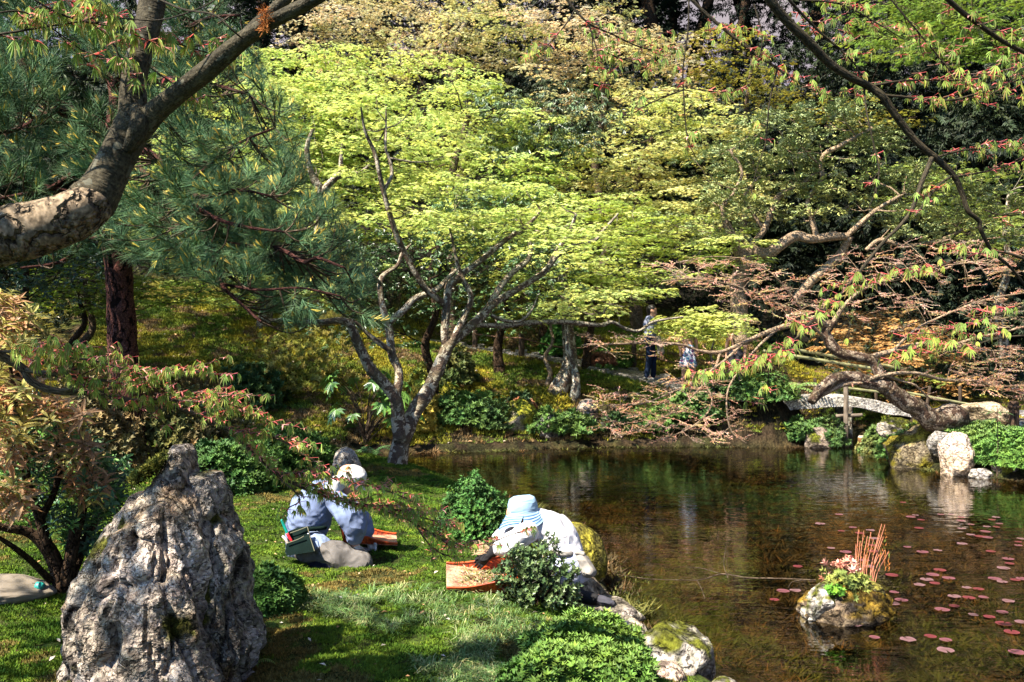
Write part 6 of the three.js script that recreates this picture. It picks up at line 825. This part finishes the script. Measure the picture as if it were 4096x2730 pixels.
// gardener with the blue hat, crouching over the dustpan, seen from her left side
{
  const a = (x, y, d) => at(x, y, d), t = thing('person', 'person crouching at the water edge in blue bucket hat, white shirt and black trousers', 'person', onGround(560, 592, 6.35));
  const pel = a(564, 562, 6.4), waist = a(562, 549, 6.42), back = a(553, 533, 6.45), chest = a(540, 526, 6.45), neck = a(529, 520, 6.45), hd = a(521, 516, 6.44), shL = a(528, 532, 6.28), elL = a(507, 546, 6.22), wrL = a(494, 551, 6.26), shR = a(527, 528, 6.62), elR = a(503, 538, 6.62), wrR = a(492, 550, 6.5), hipL = a(563, 570, 6.28), knL = a(530, 574, 6.2), anL = a(552, 592, 6.18), toL = a(540, 596, 6.18), hipR = a(566, 570, 6.5), knR = a(560, 590, 6.24), anR = a(592, 598.5, 6.12), toR = a(607, 601.5, 6.08);
  const fwd = V(-.85, -.5, .05).normalize(), up = V(-.45, .88, .05).normalize(), hdn = V(-.75, -.6, 0).normalize();
  wpart('body', body([...chain([[pel, .11], [waist, .1], [back, .115], [chest, .105], [neck, .05], [hd, .05]]), ...head(hd, fwd, up, .95), ...chain([[shL, .05], [elL, .04], [wrL, .027]]), ...chain([[shR, .05], [elR, .04], [wrR, .027]]), ...hand(wrL, hdn, V(0, -.3, -.9).normalize()), ...hand(wrR, hdn, V(0, -.3, .9).normalize()), ...chain([[hipL, .075], [knL, .05], [anL, .038], [toL, .03]]), ...chain([[hipR, .075], [knR, .05], [anR, .036], [toR, .03]])]), skinM, t);
  const white = cloth(col(.68, .68, .72)), blackM = cloth(col(.012, .012, .014), { roughness: .8 });
  wpart('shirt', skin([...chain([[a(567, 556, 6.4), .125], [waist, .125], [a(558, 540, 6.43), .142], [back, .143], [chest, .125], [a(533, 521.5, 6.45), .085]]), ...chain([[shL, .08], [elL, .075], [a(499, 549, 6.24), .055]]), ...chain([[shR, .08], [elR, .07], [a(497, 545, 6.55), .055]])], { cell: .01, k: .045, wrinkle: .014, freq: 9, seed: 3 }), white, t);
  wpart('shirt_tail', skin([...chain([[a(566, 556, 6.36), .12], [a(570, 568, 6.32), .125], [a(572, 576, 6.3), .11]]), cap(a(556, 560, 6.3), a(560, 578, 6.24), .09, .09)], { cell: .01, k: .06, wrinkle: .014, freq: 9, seed: 7, cut: (x, y, z) => at(0, 583.5, 6.25).y - y + (x - 0.35) * .06 }), cloth(col(.50, .54, .68)), t);
  wpart('trousers', skin([...chain([[a(566, 572, 6.36), .11], [hipR, .09], [knR, .07], [anR, .042], [a(597, 599.5, 6.1), .036]]), ...chain([[hipL, .085], [knL, .07], [anL, .045]])], { cell: .01, k: .04, wrinkle: .011, freq: 14, seed: 5 }), blackM, t);
  const shoe = cloth(col(.06, .06, .075)); wpart('shoe', skin([cap(a(595, 599, 6.11), toR, .036, .03), cap(a(603, 602, 6.08), a(613, 604, 6.06), .028, .02)], { cell: .008, wrinkle: .004, freq: 22 }), shoe, t); wpart('shoe', skin([cap(anL, toL, .04, .03)], { cell: .008 }), shoe, t);
  for (const [w, e] of [[wrL, elL], [wrR, elR]]) wpart('arm_cover', skin([cap(e.clone().lerp(w, .35), w, .05, .04), ...hand(w, hdn, V(0, -.4, w === wrL ? -.8 : .8).normalize(), 1.12)], { cell: .006, k: .015, wrinkle: .003, freq: 20 }), blackM, t);
  const hat = thing('bucket_hat', 'pale blue bucket hat with stitched brim worn by the crouching gardener', 'hat', hd.clone()), hm = S({ map: T.cloth, color: col(.30, .46, .62), bumpMap: T.clothBump, bumpScale: .006, roughness: .95 }), side = fwd.clone().cross(up).normalize(), prof = [[.178, -.055], [.15, -.035], [.122, -.012], [.112, .0], [.11, .02], [.106, .06], [.095, .09], [.07, .104], [.03, .109], [0, .11]];
  const basis = new THREE.Matrix4().makeBasis(side, V(-.12, .985, .08).normalize(), V(0, 0, 0)); basis.makeBasis(V(1, .12, 0).normalize(), V(-.12, 1, .0).normalize(), V(0, 0, 1)); const hp = off(hd, UPY, .035).add(V(.016, 0, 0));
  const lathe = (pr) => { let g = new THREE.LatheGeometry(pr.map(([x, y]) => new THREE.Vector2(Math.max(x, 1e-4), y)), 40), p = g.attributes.position; for (let i = 0; i < p.count; i++) { const x = p.getX(i), y = p.getY(i), z = p.getZ(i), an = Math.atan2(z, x), rr = Math.hypot(x, z), br = SS(.112, .178, rr), n = .006 * ridged(x * 14, y * 14, z * 14, 3); p.setXYZ(i, x * (1 + n * 2) + (x < 0 ? -br * .035 : -br * .01), y + n + br * .02 * Math.sin(an * 3 + 1) - br * (x < 0 ? .075 * -x / .178 : .02), z * (1 + n * 2)); } g.computeVertexNormals(); g.applyMatrix4(basis); g.translate(hp.x, hp.y, hp.z); return g; };
  wpart('hat_crown', lathe(prof.slice(3)), hm, hat); const hb = hm.clone(); hb.side = THREE.DoubleSide; wpart('brim', lathe(prof.slice(0, 4)), hb, hat); hm.side = THREE.DoubleSide;
  const st = []; for (let k = 0; k < 4; k++) st.push(lathe([[.124 + k * .013, -.0135 - k * .0085], [.126 + k * .013, -.0125 - k * .0085], [.128 + k * .013, -.0165 - k * .0085]])); wpart('stitching', merged(st), S({ color: col(.05, .12, .26), roughness: 1, side: THREE.DoubleSide }), hat);
  const bag = thing('waist_bag', 'off white canvas waist bag on a belt at the hip of the crouching gardener', 'bag', a(584, 566, 6.35)), bm = cloth(col(.30, .28, .25));
  wpart('body', skin([cap(a(580, 557, 6.26), a(588.5, 571.5, 6.22), .040, .048, { flat: .9 }), cap(a(585, 559, 6.27), a(592, 571.5, 6.24), .03, .035, { flat: .9 })], { cell: .007, k: .02, wrinkle: .006, freq: 18 }), bm, bag); wpart('flap', skin([cap(a(576, 552.5, 6.25), a(583, 553.5, 6.25), .013, .013, { flat: .5 }), cap(a(583, 553.5, 6.25), a(587, 559, 6.25), .012, .012, { flat: .5 })], { cell: .006, k: .01 }), bm, bag); wpart('belt', tube([[a(576, 553, 6.34), .018], [a(570, 554, 6.24), .02], [a(561, 553.5, 6.22), .02], [a(552, 550, 6.24), .018]], { sides: 8 }), bm, bag);
}
// visitors on the path
function visitor(label, x, yFeet, D, o) {
  const c = at(x, yFeet, D); c.y = ground(c.x, D); const t = thing('person', label, 'person', c, undefined), H = o.h, s = H / 1.7, q = (f, u, l) => { const fw = V(Math.sin(o.yaw), 0, Math.cos(o.yaw)), sd = V(fw.z, 0, -fw.x); return off(off(off(c, fw, f * s), UPY, u * s), sd, l * s); }, fw = V(Math.sin(o.yaw), 0, Math.cos(o.yaw));
  const hd = q(.05, 1.56, 0), neck = q(.02, 1.42, 0), P = [...chain([[q(0, .95, 0), .12 * s], [q(-.01, 1.12, 0), .105 * s], [q(0, 1.28, 0), .13 * s], [q(0, 1.36, 0), .1 * s], [neck, .05 * s], [hd, .05 * s]]), ...head(hd, fw.clone().add(V(0, -.25, 0)).normalize(), UPY, s)], top = [...chain([[q(0, .92, 0), .15 * s], [q(0, 1.1, 0), .135 * s], [q(0, 1.28, 0), .15 * s], [q(0, 1.38, 0), .1 * s]])], legs = [], shoes = [];
  for (const e of [-1, 1]) { const sh = q(0, 1.36, e * .17), el = o.reach ? q(.08, 1.12, e * .2) : q(-.03, 1.1, e * .22), wr = o.reach ? q(.34, 1.08, e * .1) : q(.04, .86, e * .22), hdir = o.reach ? fw.clone().add(V(0, -.15, 0)).normalize() : V(0, -1, 0); P.push(...chain([[sh, .052 * s], [el, .042 * s], [wr, .027 * s]]), ...hand(wr, hdir, o.reach ? V(0, -1, 0) : off(V(0, 0, 0), q(0, 0, -e).sub(c), 1).normalize(), s)); top.push(...chain([[sh, .075 * s], [el, .062 * s], ...(o.sleeve ? [[sh.clone().lerp(el, 1), .06 * s], [el.clone().lerp(wr, .35), .05 * s]] : [])])); const hip = q(0, .9, e * .09), kn = q(.03 + e * .04, .5, e * .1), an = q(e * .07, .09, e * .1), to = q(e * .07 + .14, .03, e * .11); P.push(...chain([[hip, .085 * s], [kn, .055 * s], [an, .038 * s], [to, .03 * s]])); legs.push(...chain([[q(0, .93, e * .06), .12 * s], [hip, .1 * s], [kn, .075 * s], [an, .06 * s]])); shoes.push(cap(q(e * .07 - .03, .05, e * .1), to, .048 * s, .036 * s)); }
  wpart('body', skin(P, { cell: .018, k: .03 }), skinM, t); wpart('shirt', skin(top, { cell: .018, k: .05, wrinkle: .014, freq: 8 }), o.top, t);
  if (o.skirt) wpart('skirt', skin([cap(q(0, .95, 0), q(0, .5, 0), .14 * s, .22 * s)], { cell: .018, wrinkle: .016, freq: 9, cut: (X, Y) => c.y + .5 * s - Y }), o.skirt, t); else wpart('trousers', skin(legs, { cell: .018, k: .03, wrinkle: .01, freq: 8 }), o.legs, t);
  wpart('shoe', skin(shoes.slice(0, 1), { cell: .015 }), o.shoes, t); wpart('shoe', skin(shoes.slice(1), { cell: .015 }), o.shoes, t);
  wpart('hair', skin([cap(off(hd, fw, -.045 * s).add(V(0, .05 * s, 0)), off(hd, fw, .0).add(V(0, .06 * s, 0)), .095 * s, .09 * s), cap(off(hd, fw, -.06 * s), off(hd, fw, -.07 * s).add(V(0, -.08 * s, 0)), .07 * s, .05 * s)], { cell: .014, wrinkle: .006, freq: 20 }), o.hair || hairM, t); return { t, q };
}
const cotton = (c) => S({ map: T.cloth, color: c, roughness: .95 });
const printT = texture(256, (u, v) => { const n = pfbm(u, v, 14, 4, 201), m = pfbm(u, v, 9, 4, 203); return n > .1 ? [.85, .85, .9] : m > .1 ? [.25, .45, .6] : m < -.12 ? [.45, .3, .5] : [.5, .68, .72]; });
const printW = texture(256, (u, v) => { const n = pfbm(u, v, 22, 3, 205); return n > .12 ? [.35, .38, .42] : n < -.2 ? [.55, .6, .5] : [.92, .92, .9]; });
{
  const a = visitor('person on the path in grey blue shirt and dark jeans reaching forward with both hands', 650, 377, 20, { h: 1.7, yaw: 1.35, reach: true, sleeve: false, top: cotton(col(.22, .25, .36)), legs: cotton(col(.012, .022, .05)), shoes: cotton(col(.25, .25, .25)) });
  const b = a.q(.05, .78, -.34), bag = thing('tote_bag', 'long pale canvas tote bag hanging beside the dark jeans', 'bag', at(660, 340, 19.75)); wpart('body', skin([cap(at(658.5, 338, 19.75), at(661, 352, 19.75), .06, .085, { flat: 1.6 })], { cell: .014, wrinkle: .008, freq: 12 }), cotton(col(.25, .23, .18)), bag); wpart('strap', tube([[at(657, 334, 19.75), .012], [at(655, 326, 19.75), .012], [at(650, 316, 19.8), .012]], { sides: 5 }), cotton(col(.25, .23, .18)), bag);
  visitor('person on the path in pale top and blue green patterned skirt, partly behind leaves', 688, 390, 19.5, { h: 1.6, yaw: .3, reach: false, sleeve: true, top: cotton(col(.6, .63, .7)), skirt: S({ map: rep(printT, 1.5), roughness: .95 }), shoes: cotton(col(.3, .3, .3)) });
  visitor('grey haired person in white patterned top at the path end near the bridge', 736, 394, 19.6, { h: 1.55, yaw: -.4, reach: false, sleeve: true, top: S({ map: rep(printW, 2), roughness: .95 }), legs: cotton(col(.05, .05, .06)), shoes: cotton(col(.1, .1, .1)), hair: S({ color: col(.16, .16, .18), roughness: .7 }) });
}
// ---------------------------------------------------------------- foreground: forked maple at the upper left, its hanging boughs with young drooping leaves
function young(seed, { n = 2, len = .068, red = .6, fold = .3 } = {}) {                    // opposite leaves on red stalks, the lobes hanging
  const r = R(seed), t = new Tri(), RED = col(.62, .13, .13), PINK = col(.78, .36, .30);
  t.stick(V(-.03, -.004, 0), V(.012, .004, 0), .0022, .002, col(.3, .16, .1));
  for (let i = 0; i < n; i++) {
    const a = (i - (n - 1) / 2) * 1.5 + (r() - .5) * .9, l = .028 + r() * .03, e = V(Math.cos(a) * l, .008 + r() * .012, Math.sin(a) * l); t.stick(V(0, 0, 0), e, .0016, .0014, r() < red ? RED : PINK, 4);
    if (r() < .75) { const d = V(Math.cos(a + .7), .1, Math.sin(a + .7)).normalize(); leaf(t, V(0, 0, 0), d, UPY, .035 + r() * .02, .009, r() < .6 ? RED : PINK, .3, .5); }
    const m = 5 + (r() * 2 | 0), sp = .5 + r() * .5;
    for (let k = 0; k < m; k++) { const b = (k / (m - 1) - .5) * 2, dir = V(Math.cos(a) * .35 + b * sp * -Math.sin(a), -1 + .25 * Math.abs(b) * r(), Math.sin(a) * .35 + b * sp * Math.cos(a)).normalize(), ll = len * (1 - .35 * b * b) * (.8 + r() * .35), g = .75 + r() * .5; leaf(t, e, dir, V(Math.cos(a), .4, Math.sin(a)).normalize(), ll, .0085, k % 4 === 3 ? col(.30 * g, .26 * g, .07 * g) : col(.23 * g, .33 * g, .055 * g), fold, .12); }
  }
  return t.geo();
}
const YL = [young(1), young(2), young(3, { n: 1 }), young(4, { n: 3 })];
const YB = [young(5, { len: .05, red: .9 }), young(6, { len: .045, n: 1, red: .9 })];
// lines: [photo line, sub twig length, twigs per metre, leaves per twig]
function bough({ name = 'maple_bough', label, lines, wood = M.twig, twigWood = M.twigDark, leaves = YL, seed, lift = .25, tint = WHITE, side = 1, tilt = .25, scale = [.8, 1.2] }) {
  const r = R(seed), L = lines.map((l) => px(l[0])), t = thing(name, label, 'tree branch', L[0][0][0]), list = [], tw = [];
  wpart('limb', merged(L.map((l) => tube(l, { sides: 8, step: 5, gnarl: .06, freq: 14 }))), wood, t);
  L.forEach((l, i) => {
    const [, tl, per, lv, from = 0, zs = 1] = lines[i]; if (!tl) return; const c = new THREE.CatmullRomCurve3(l.map((q) => q[0])), n = Math.round(c.getLength() * per);
    for (let k = 0; k < n; k++) {
      const f = from + (1 - from) * (k + r()) / n, p = c.getPointAt(clamp(f)), d = c.getTangentAt(clamp(f)), s = d.clone().cross(UPY).normalize().multiplyScalar((k % 2 ? 1 : -1) * side), dir = d.clone().multiplyScalar(.7 + r() * .5).addScaledVector(s, .3 + r() * .8).addScaledVector(UPY, (r() - .35) * 2 * lift).normalize(), ln = tl * (.45 + r() * .85), pts = [[p, .0028]]; let q = p.clone(), m = 3;
      for (let j = 0; j < m; j++) { q = off(q, dir, ln / m); dir.add(V((r() - .5) * .5, (r() - .55) * .35, (r() - .5) * .5)).normalize(); pts.push([q, .0026 - j * .0006]); }
      tw.push(tube(pts, { sides: 4, step: 2, cap: false }));
      for (let j = 0; j < lv; j++) { const g = (j + 1) / lv, idx = Math.min(m, Math.max(1, Math.ceil(g * m))), o = pts[idx - 1][0].clone().lerp(pts[idx][0], clamp(g * m - idx + 1)); list.push([o, quat((r() - .5) * 2 * tilt, Math.atan2(-dir.z, dir.x) + (r() - .5) * 1.6, (r() - .5) * 2 * tilt), lerp(scale[0], scale[1], r()), vary(r, tint, .3, .15)]); }
    }
  });
  if (tw.length) wpart('twig', merged(tw), twigWood, t, true);
  split(list, leaves.length).forEach((l, i) => l.length && scatter('young_leaves', leaves[i], M.young, l, t));
  return t;
}
// the forked trunk
{
  const L = [[[-70, 262, 3.5, 27.8], [-30, 248, 3.55, 26.1], [10, 236, 3.6, 24.4], [48, 225, 3.62, 22.2], [78, 210, 3.65, 20.4], [92, 200, 3.66, 21.8], [104, 182, 3.68, 19.1], [116, 160, 3.7, 17.8], [127, 138, 3.72, 17.4], [134, 118, 3.74, 16.1], [133, 104, 3.74, 13.5], [134, 80, 3.76, 12.2], [141, 50, 3.8, 11.7], [148, 24, 3.84, 12.2], [153, -4, 3.88, 12.6], [155, -60, 3.95, 11.3], [150, -160, 4, 10]],
    [[128, 136, 3.72, 13.9], [140, 128, 3.7, 13.1], [155, 112, 3.66, 11.3], [178, 93, 3.6, 10.3], [205, 72, 3.52, 10.0], [228, 52, 3.46, 9.6], [247, 37, 3.4, 8.3], [262, 27, 3.36, 7.8], [280, 17, 3.32, 7.0], [300, 7, 3.28, 7.1], [325, -8, 3.22, 7.0], [380, -50, 3.1, 5.7]],
    [[238, 44, 3.42, 6.1], [256, 26, 3.4, 6.5], [272, 12, 3.38, 6.1], [290, -6, 3.35, 5.7], [330, -60, 3.3, 4.3]]].map(px);
  const t = tree({ name: 'forked_maple', label: 'thick forked maple trunk sweeping in from the left edge across the top', category: 'maple tree', trunk: L[0], extra: [L[1]], wood: M.smooth, gnarl: .07, sides: 22 });
  wpart('limb', tube(L[2], { sides: 14, step: 5, gnarl: .06 }), M.smooth, t);
  wpart('old_limb', merged([tube(px([[-70, 258, 3.42, 29], [-30, 246, 3.46, 28], [5, 236, 3.5, 27.5], [40, 227, 3.54, 26], [68, 218, 3.58, 24.5], [86, 209, 3.62, 23], [97, 202, 3.66, 19]]), { sides: 26, gnarl: .16, freq: 7, step: 7 })]), S({ map: T.bark, color: col(.62, .60, .55), bumpMap: T.barkBump, bumpScale: .03, roughness: .95 }), t);
  // collar of bark where the big lower limb was cut and knots
  wpart('bark_collar', merged([tube(px([[100, 188, 3.68, 19], [93, 199, 3.66, 23], [84, 205, 3.65, 21]]), { sides: 20, gnarl: .08 }), tube(px([[136, 108, 3.7, 6], [140, 121, 3.64, 9], [136, 136, 3.64, 9], [128, 150, 3.66, 6]]), { sides: 14, gnarl: .15 })]), M.smooth, t);
  const tuftT = new Tri(), r = R(31); for (let i = 0; i < 160; i++) { const p = at(265 + (r() - .5) * 7, 20 + (r() - .5) * 22, 3.28 + r() * .05), d = V(r() - .5, r() - .6, r() - .3).normalize(); tuftT.stick(p, off(p, d, .03), .0012, .0008, col(.36, .14, .04)); } wpart('moss_tuft', tuftT.geo(), M.dull, t);
  // its crown, above the frame, throws the dappled shade on the near bank
  const pads = []; for (let i = 0; i < 3; i++) { const d = 2.2 + r() * 1.6; pads.push({ p: V(-3.4 + r() * 2, 2.6 + d * .42 + r() * .8, -d), r: .35 + r() * .3 }); } for (let i = 0; i < 12; i++) { const d = 1.2 + r() * 2.2, x = -5.4 + r() * 2.2; pads.push({ p: V(x, 3 + d * .42 + r() * 1.6, -d), r: .4 + r() * .4 }); }
  split(padLeaves(pads, { per: 46, thick: .12, tint: YG2, seed: 33, scale: [.9, 1.4] }), 3).forEach((l, i) => scatter('crown', SPRAY.maple[i], M.thin, l, t));
}
bough({ label: 'low maple bough with red stalked drooping leaves crossing from the left edge to the gardeners', seed: 41, lift: .3, leaves: [YL[0], YL[2], YL[1], YB[0]], scale: [.56, .88], lines: [
  [[[-20, 342, 3.5, 5], [0, 355, 3.6, 4.6], [22, 368, 3.65, 4.4], [30, 380, 3.66, 4], [44, 388, 3.68, 3.7], [64, 392, 3.7, 3.4], [93, 393, 3.74, 3], [130, 400, 3.8, 2.6], [164, 405, 3.86, 2.4], [196, 415, 3.94, 2.2], [216, 425, 4, 2], [234, 435, 4.05, 1.7], [252, 452, 4.1, 1.6], [276, 473, 4.18, 1.6], [305, 489, 4.28, 1.5], [340, 500, 4.4, 1.3], [385, 511, 4.55, 1.1], [414, 523, 4.66, 1], [436, 537, 4.75, .9], [455, 547, 4.85, .8]], .16, 19, 3, .42],
  [[[26, 370, 3.65, 2.6], [46, 373, 3.62, 2.4], [70, 374, 3.6, 2.2], [87, 386, 3.62, 2], [102, 394, 3.66, 2], [122, 400, 3.72, 1.8], [150, 399, 3.7, 1.5], [186, 401, 3.7, 1.2], [215, 402, 3.7, .9]], .2, 24, 4, .05],
  [[[58, 391, 3.7, 2.4], [72, 388, 3.66, 2.4], [77, 380, 3.6, 1.8], [80, 370, 3.56, 1]], .12, 15, 3, .3],
  [[[70, 376, 3.62, 1.5], [100, 380, 3.6, 1.6], [128, 384, 3.6, 1.2]], .16, 20, 4, .1],
  [[[0, 352, 3.6, 1.6], [40, 350, 3.5, 1.3], [75, 350, 3.48, 1]], .16, 20, 4, .2],
  [[[30, 368, 3.6, 1.5], [65, 358, 3.5, 1.2], [100, 362, 3.5, 1], [135, 372, 3.55, .7]], .15, 26, 4, .1],
  [[[100, 392, 3.7, 1.4], [150, 376, 3.65, 1.2], [190, 372, 3.6, .9], [218, 374, 3.6, .6]], .16, 19, 4, .1],
  [[[165, 405, 3.86, 1.2], [200, 392, 3.8, 1], [235, 396, 3.8, .7]], .15, 22, 4, 0],
  [[[196, 415, 3.94, 1.2], [235, 410, 3.9, 1], [268, 420, 3.95, .7]], .15, 22, 4, 0],
  [[[216, 425, 4, 1.2], [245, 432, 4, 1], [280, 440, 4.05, .8], [308, 458, 4.1, .6]], .15, 22, 4, 0],
  [[[276, 473, 4.18, 1.1], [310, 474, 4.2, .9], [350, 482, 4.3, .8], [390, 492, 4.4, .6], [410, 500, 4.45, .5]], .15, 20, 4, 0],
  [[[305, 489, 4.28, 1], [345, 502, 4.4, .9], [390, 508, 4.5, .7], [430, 520, 4.6, .6], [458, 528, 4.65, .4]], .14, 20, 4, 0],
  [[[414, 523, 4.66, .9], [430, 545, 4.7, .7], [445, 556, 4.75, .5]], .1, 15, 2, 0],
  [[[436, 537, 4.75, .8], [465, 545, 4.8, .7], [490, 543, 4.85, .6], [510, 535, 4.9, .5], [526, 531, 4.9, .4]], .08, 14, 2, .2],
  [[[280, 478, 4.18, .9], [300, 500, 4.2, .8], [288, 508, 4.15, .5]], .1, 15, 3, .4],
] });
bough({ label: 'twigs with pale young leaves in the upper left corner before the pine', seed: 42, lift: .3, wood: M.twigDark, scale: [.8, 1.25], lines: [
  [[[-20, 36, 3.4, 1.4], [0, 34, 3.4, 1.4], [44, 27, 3.4, 1.1], [90, 19, 3.4, .9], [118, 8, 3.4, .6]], .16, 10, 3, 0],
  [[[58, -10, 3.6, 1.3], [72, 8, 3.6, 1.2], [88, 27, 3.6, 1.1], [113, 43, 3.6, 1], [119, 62, 3.6, .6]], .16, 12, 3, 0],
  [[[20, -10, 3.3, 1.2], [60, 14, 3.35, 1.1], [100, 24, 3.4, .9], [128, 30, 3.4, .6]], .17, 13, 3, .1],
  [[[-10, 14, 3.2, 1], [24, 12, 3.3, .9], [60, 34, 3.35, .7], [84, 52, 3.4, .5]], .15, 12, 3, .2],
  [[[148, -6, 3.3, 1.1], [182, 9, 3.25, 1.1], [217, 16, 3.2, 1], [232, 30, 3.2, 1], [243, 39, 3.25, .8]], 0, 0, 0],
  [[[120, 18, 3.4, .8], [160, 20, 3.4, .8], [200, 8, 3.4, .8], [215, 0, 3.4, .6]], 0, 0, 0],
  [[[136, 36, 3.9, 1], [170, 42, 3.95, .9], [205, 52, 4, .7], [226, 58, 4, .5]], .14, 16, 3, .15],
  [[[140, 60, 3.9, .9], [165, 78, 3.95, .8], [184, 92, 4, .5]], .12, 13, 3, .2],
] });
bough({ label: 'long dark bough curving down through the upper right corner with red stalked young leaves', seed: 43, wood: M.twigDark, lift: .32, leaves: [...YB, YL[1]], scale: [.75, 1.15], lines: [
  [[[755, -30, 4.7, 5], [770, 0, 4.75, 4.8], [788, 22, 4.8, 4.6], [808, 41, 4.84, 4.4], [828, 62, 4.9, 4.1], [850, 77, 4.94, 4], [870, 87, 5, 3.8], [882, 96, 5, 3.8], [894, 113, 5.02, 3.6], [909, 133, 5.05, 3.5], [922, 147, 5.06, 3.3], [938, 160, 5.08, 3.2], [954, 176, 5.1, 2.8], [963, 196, 5.12, 2.5], [968, 211, 5.12, 2.4], [979, 221, 5.14, 2.2], [981, 230, 5.15, 2], [992, 251, 5.2, 1.7], [1011, 268, 5.25, 1.4], [1030, 292, 5.3, 1.1]], 0, 0, 0],
  [[[932, 158, 5.06, 2.4], [921, 184, 5, 2.3], [912, 209, 4.95, 2], [899, 227, 4.9, 1.8], [886, 239, 4.88, 1.6], [860, 271, 4.8, 1.5], [835, 301, 4.75, 1.3], [813, 320, 4.7, 1.1], [785, 349, 4.65, 1], [756, 364, 4.6, .8], [712, 374, 4.6, .6]], .14, 11, 3, .45],
  [[[870, 86, 5, 1.3], [901, 81, 5, 1.2], [930, 80, 5.05, 1.1], [959, 80, 5.1, 1], [1000, 71, 5.1, .8], [1030, 64, 5.1, .6]], .2, 12, 3, .1],
  [[[882, 95, 5, 1.5], [905, 97, 5, 1.3], [930, 100, 5, 1.2], [952, 100, 5, 1.1], [988, 90, 5, 1], [1030, 76, 5, .8]], .2, 13, 3, .1],
  [[[937, 157, 5.08, 1.1], [955, 152, 5.1, 1], [973, 149, 5.1, .9], [1030, 146, 5.2, .6]], .2, 13, 3, .1],
  [[[954, 177, 5.1, 1.2], [988, 171, 5.15, 1], [1030, 158, 5.2, .8]], .2, 13, 3, .1],
  [[[952, 176, 5.1, 1.2], [940, 184, 5, 1.2], [930, 196, 4.95, 1], [915, 216, 4.9, .9]], .1, 8, 2, .3],
  [[[684, -8, 5.2, 1.8], [697, 5, 5.2, 1.8], [712, 19, 5.2, 1.8], [741, 43, 5.2, 1.6], [760, 57, 5.2, 1.4], [777, 68, 5.2, 1.3], [796, 81, 5.2, 1], [818, 92, 5.2, .8], [842, 96, 5.2, .6], [862, 93, 5.2, .4]], .18, 11, 3, .1],
  [[[784, -6, 4.9, 1.5], [800, 12, 4.95, 1.4], [821, 33, 5, 1.2], [842, 51, 5, 1], [856, 66, 5, .8], [862, 78, 5, .6]], .16, 11, 3, .1],
  [[[940, -8, 4.6, 2.6], [962, 12, 4.65, 2.5], [981, 26, 4.7, 2.4], [1004, 42, 4.75, 2.2], [1030, 55, 4.8, 2]], .22, 12, 3, .1],
  [[[864, 88, 5, 1], [866, 108, 4.95, .9], [870, 128, 4.9, .8], [875, 150, 4.9, .8], [879, 171, 4.88, .7], [875, 192, 4.86, .6], [868, 210, 4.85, .4]], .06, 4, 1, .3],
  [[[777, 70, 5.2, .9], [772, 90, 5.15, .8], [769, 105, 5.1, .8], [767, 130, 5.1, .7], [765, 146, 5.1, .6], [757, 168, 5.1, .5], [752, 190, 5.1, .4]], .08, 4, 1, .3],
  [[[689, -5, 5, .8], [688, 30, 5, .8], [683, 70, 5, .7], [684, 100, 5, .7], [688, 140, 5, .6], [696, 158, 5, .5]], .08, 5, 1, .3],
  [[[754, 4, 5.1, .8], [762, 35, 5.1, .8], [760, 60, 5.1, .6]], .1, 8, 2, .2],
  [[[885, -8, 5.1, 1], [908, 20, 5.1, .9], [935, 52, 5.1, .8], [960, 80, 5.1, .6], [1000, 96, 5.1, .5]], .18, 11, 3, .1],
  [[[800, 0, 5.3, 1], [840, 4, 5.3, .9], [880, 25, 5.3, .7], [905, 40, 5.3, .5]], .2, 12, 3, .1],
  [[[985, 210, 5.1, .8], [1000, 215, 5.1, .7], [1030, 214, 5.1, .5]], .18, 14, 3, .1],
  [[[1030, 260, 4.6, 1.4], [1000, 252, 4.6, 1.1], [970, 256, 4.6, .9], [935, 268, 4.6, .7], [900, 280, 4.6, .5]], .18, 11, 3, .1],
  [[[1030, 305, 4.5, 1.2], [985, 318, 4.5, 1], [950, 330, 4.5, .8], [915, 350, 4.5, .5]], .18, 14, 3, .1],
  [[[1030, 335, 4.4, 1], [1000, 338, 4.4, .9], [965, 347, 4.4, .7], [940, 350, 4.4, .5]], .15, 14, 3, .1],
  [[[835, 302, 4.75, .7], [850, 322, 4.7, .6], [842, 345, 4.7, .4]], .06, 5, 1, .2],
  [[[768, 361, 4.6, .7], [768, 380, 4.6, .6], [762, 398, 4.6, .4]], .08, 10, 2, .3],
  [[[785, 349, 4.65, .7], [765, 354, 4.6, .6], [735, 366, 4.6, .5], [700, 380, 4.6, .4]], .1, 12, 3, .1],
] });
bough({ label: 'fine twigs with drooping red stalked leaves before the dark gap at the top centre', seed: 44, wood: M.twigDark, lift: .3, leaves: [...YB, YL[0]], scale: [.75, 1.1], lines: [
  [[[560, -12, 4.9, 1.4], [575, 10, 4.9, 1.3], [590, 24, 4.9, 1.1], [612, 34, 4.95, .9], [640, 47, 5, .7], [668, 52, 5, .5]], .16, 14, 3, .2],
  [[[575, 10, 4.9, .8], [566, 24, 4.9, .8], [556, 36, 4.9, .6], [540, 52, 4.9, .5], [528, 58, 4.9, .4]], .12, 14, 2, .3],
  [[[588, 22, 4.9, .8], [594, 40, 4.9, .7], [598, 55, 4.9, .5]], .14, 16, 3, .2],
  [[[600, 50, 4.95, .7], [625, 60, 5, .6], [645, 66, 5, .4]], .12, 16, 3, .1],
  [[[630, 72, 5, .7], [612, 76, 5, .6], [606, 82, 5, .4]], .1, 16, 3, .2],
  [[[683, 90, 5, .8], [662, 98, 5, .7], [640, 108, 5, .5]], .12, 8, 2, .2],
  [[[690, 88, 5, .7], [720, 92, 5, .6], [745, 88, 5, .4]], .12, 10, 3, .2],
] });
renderer.render(scene, camera);
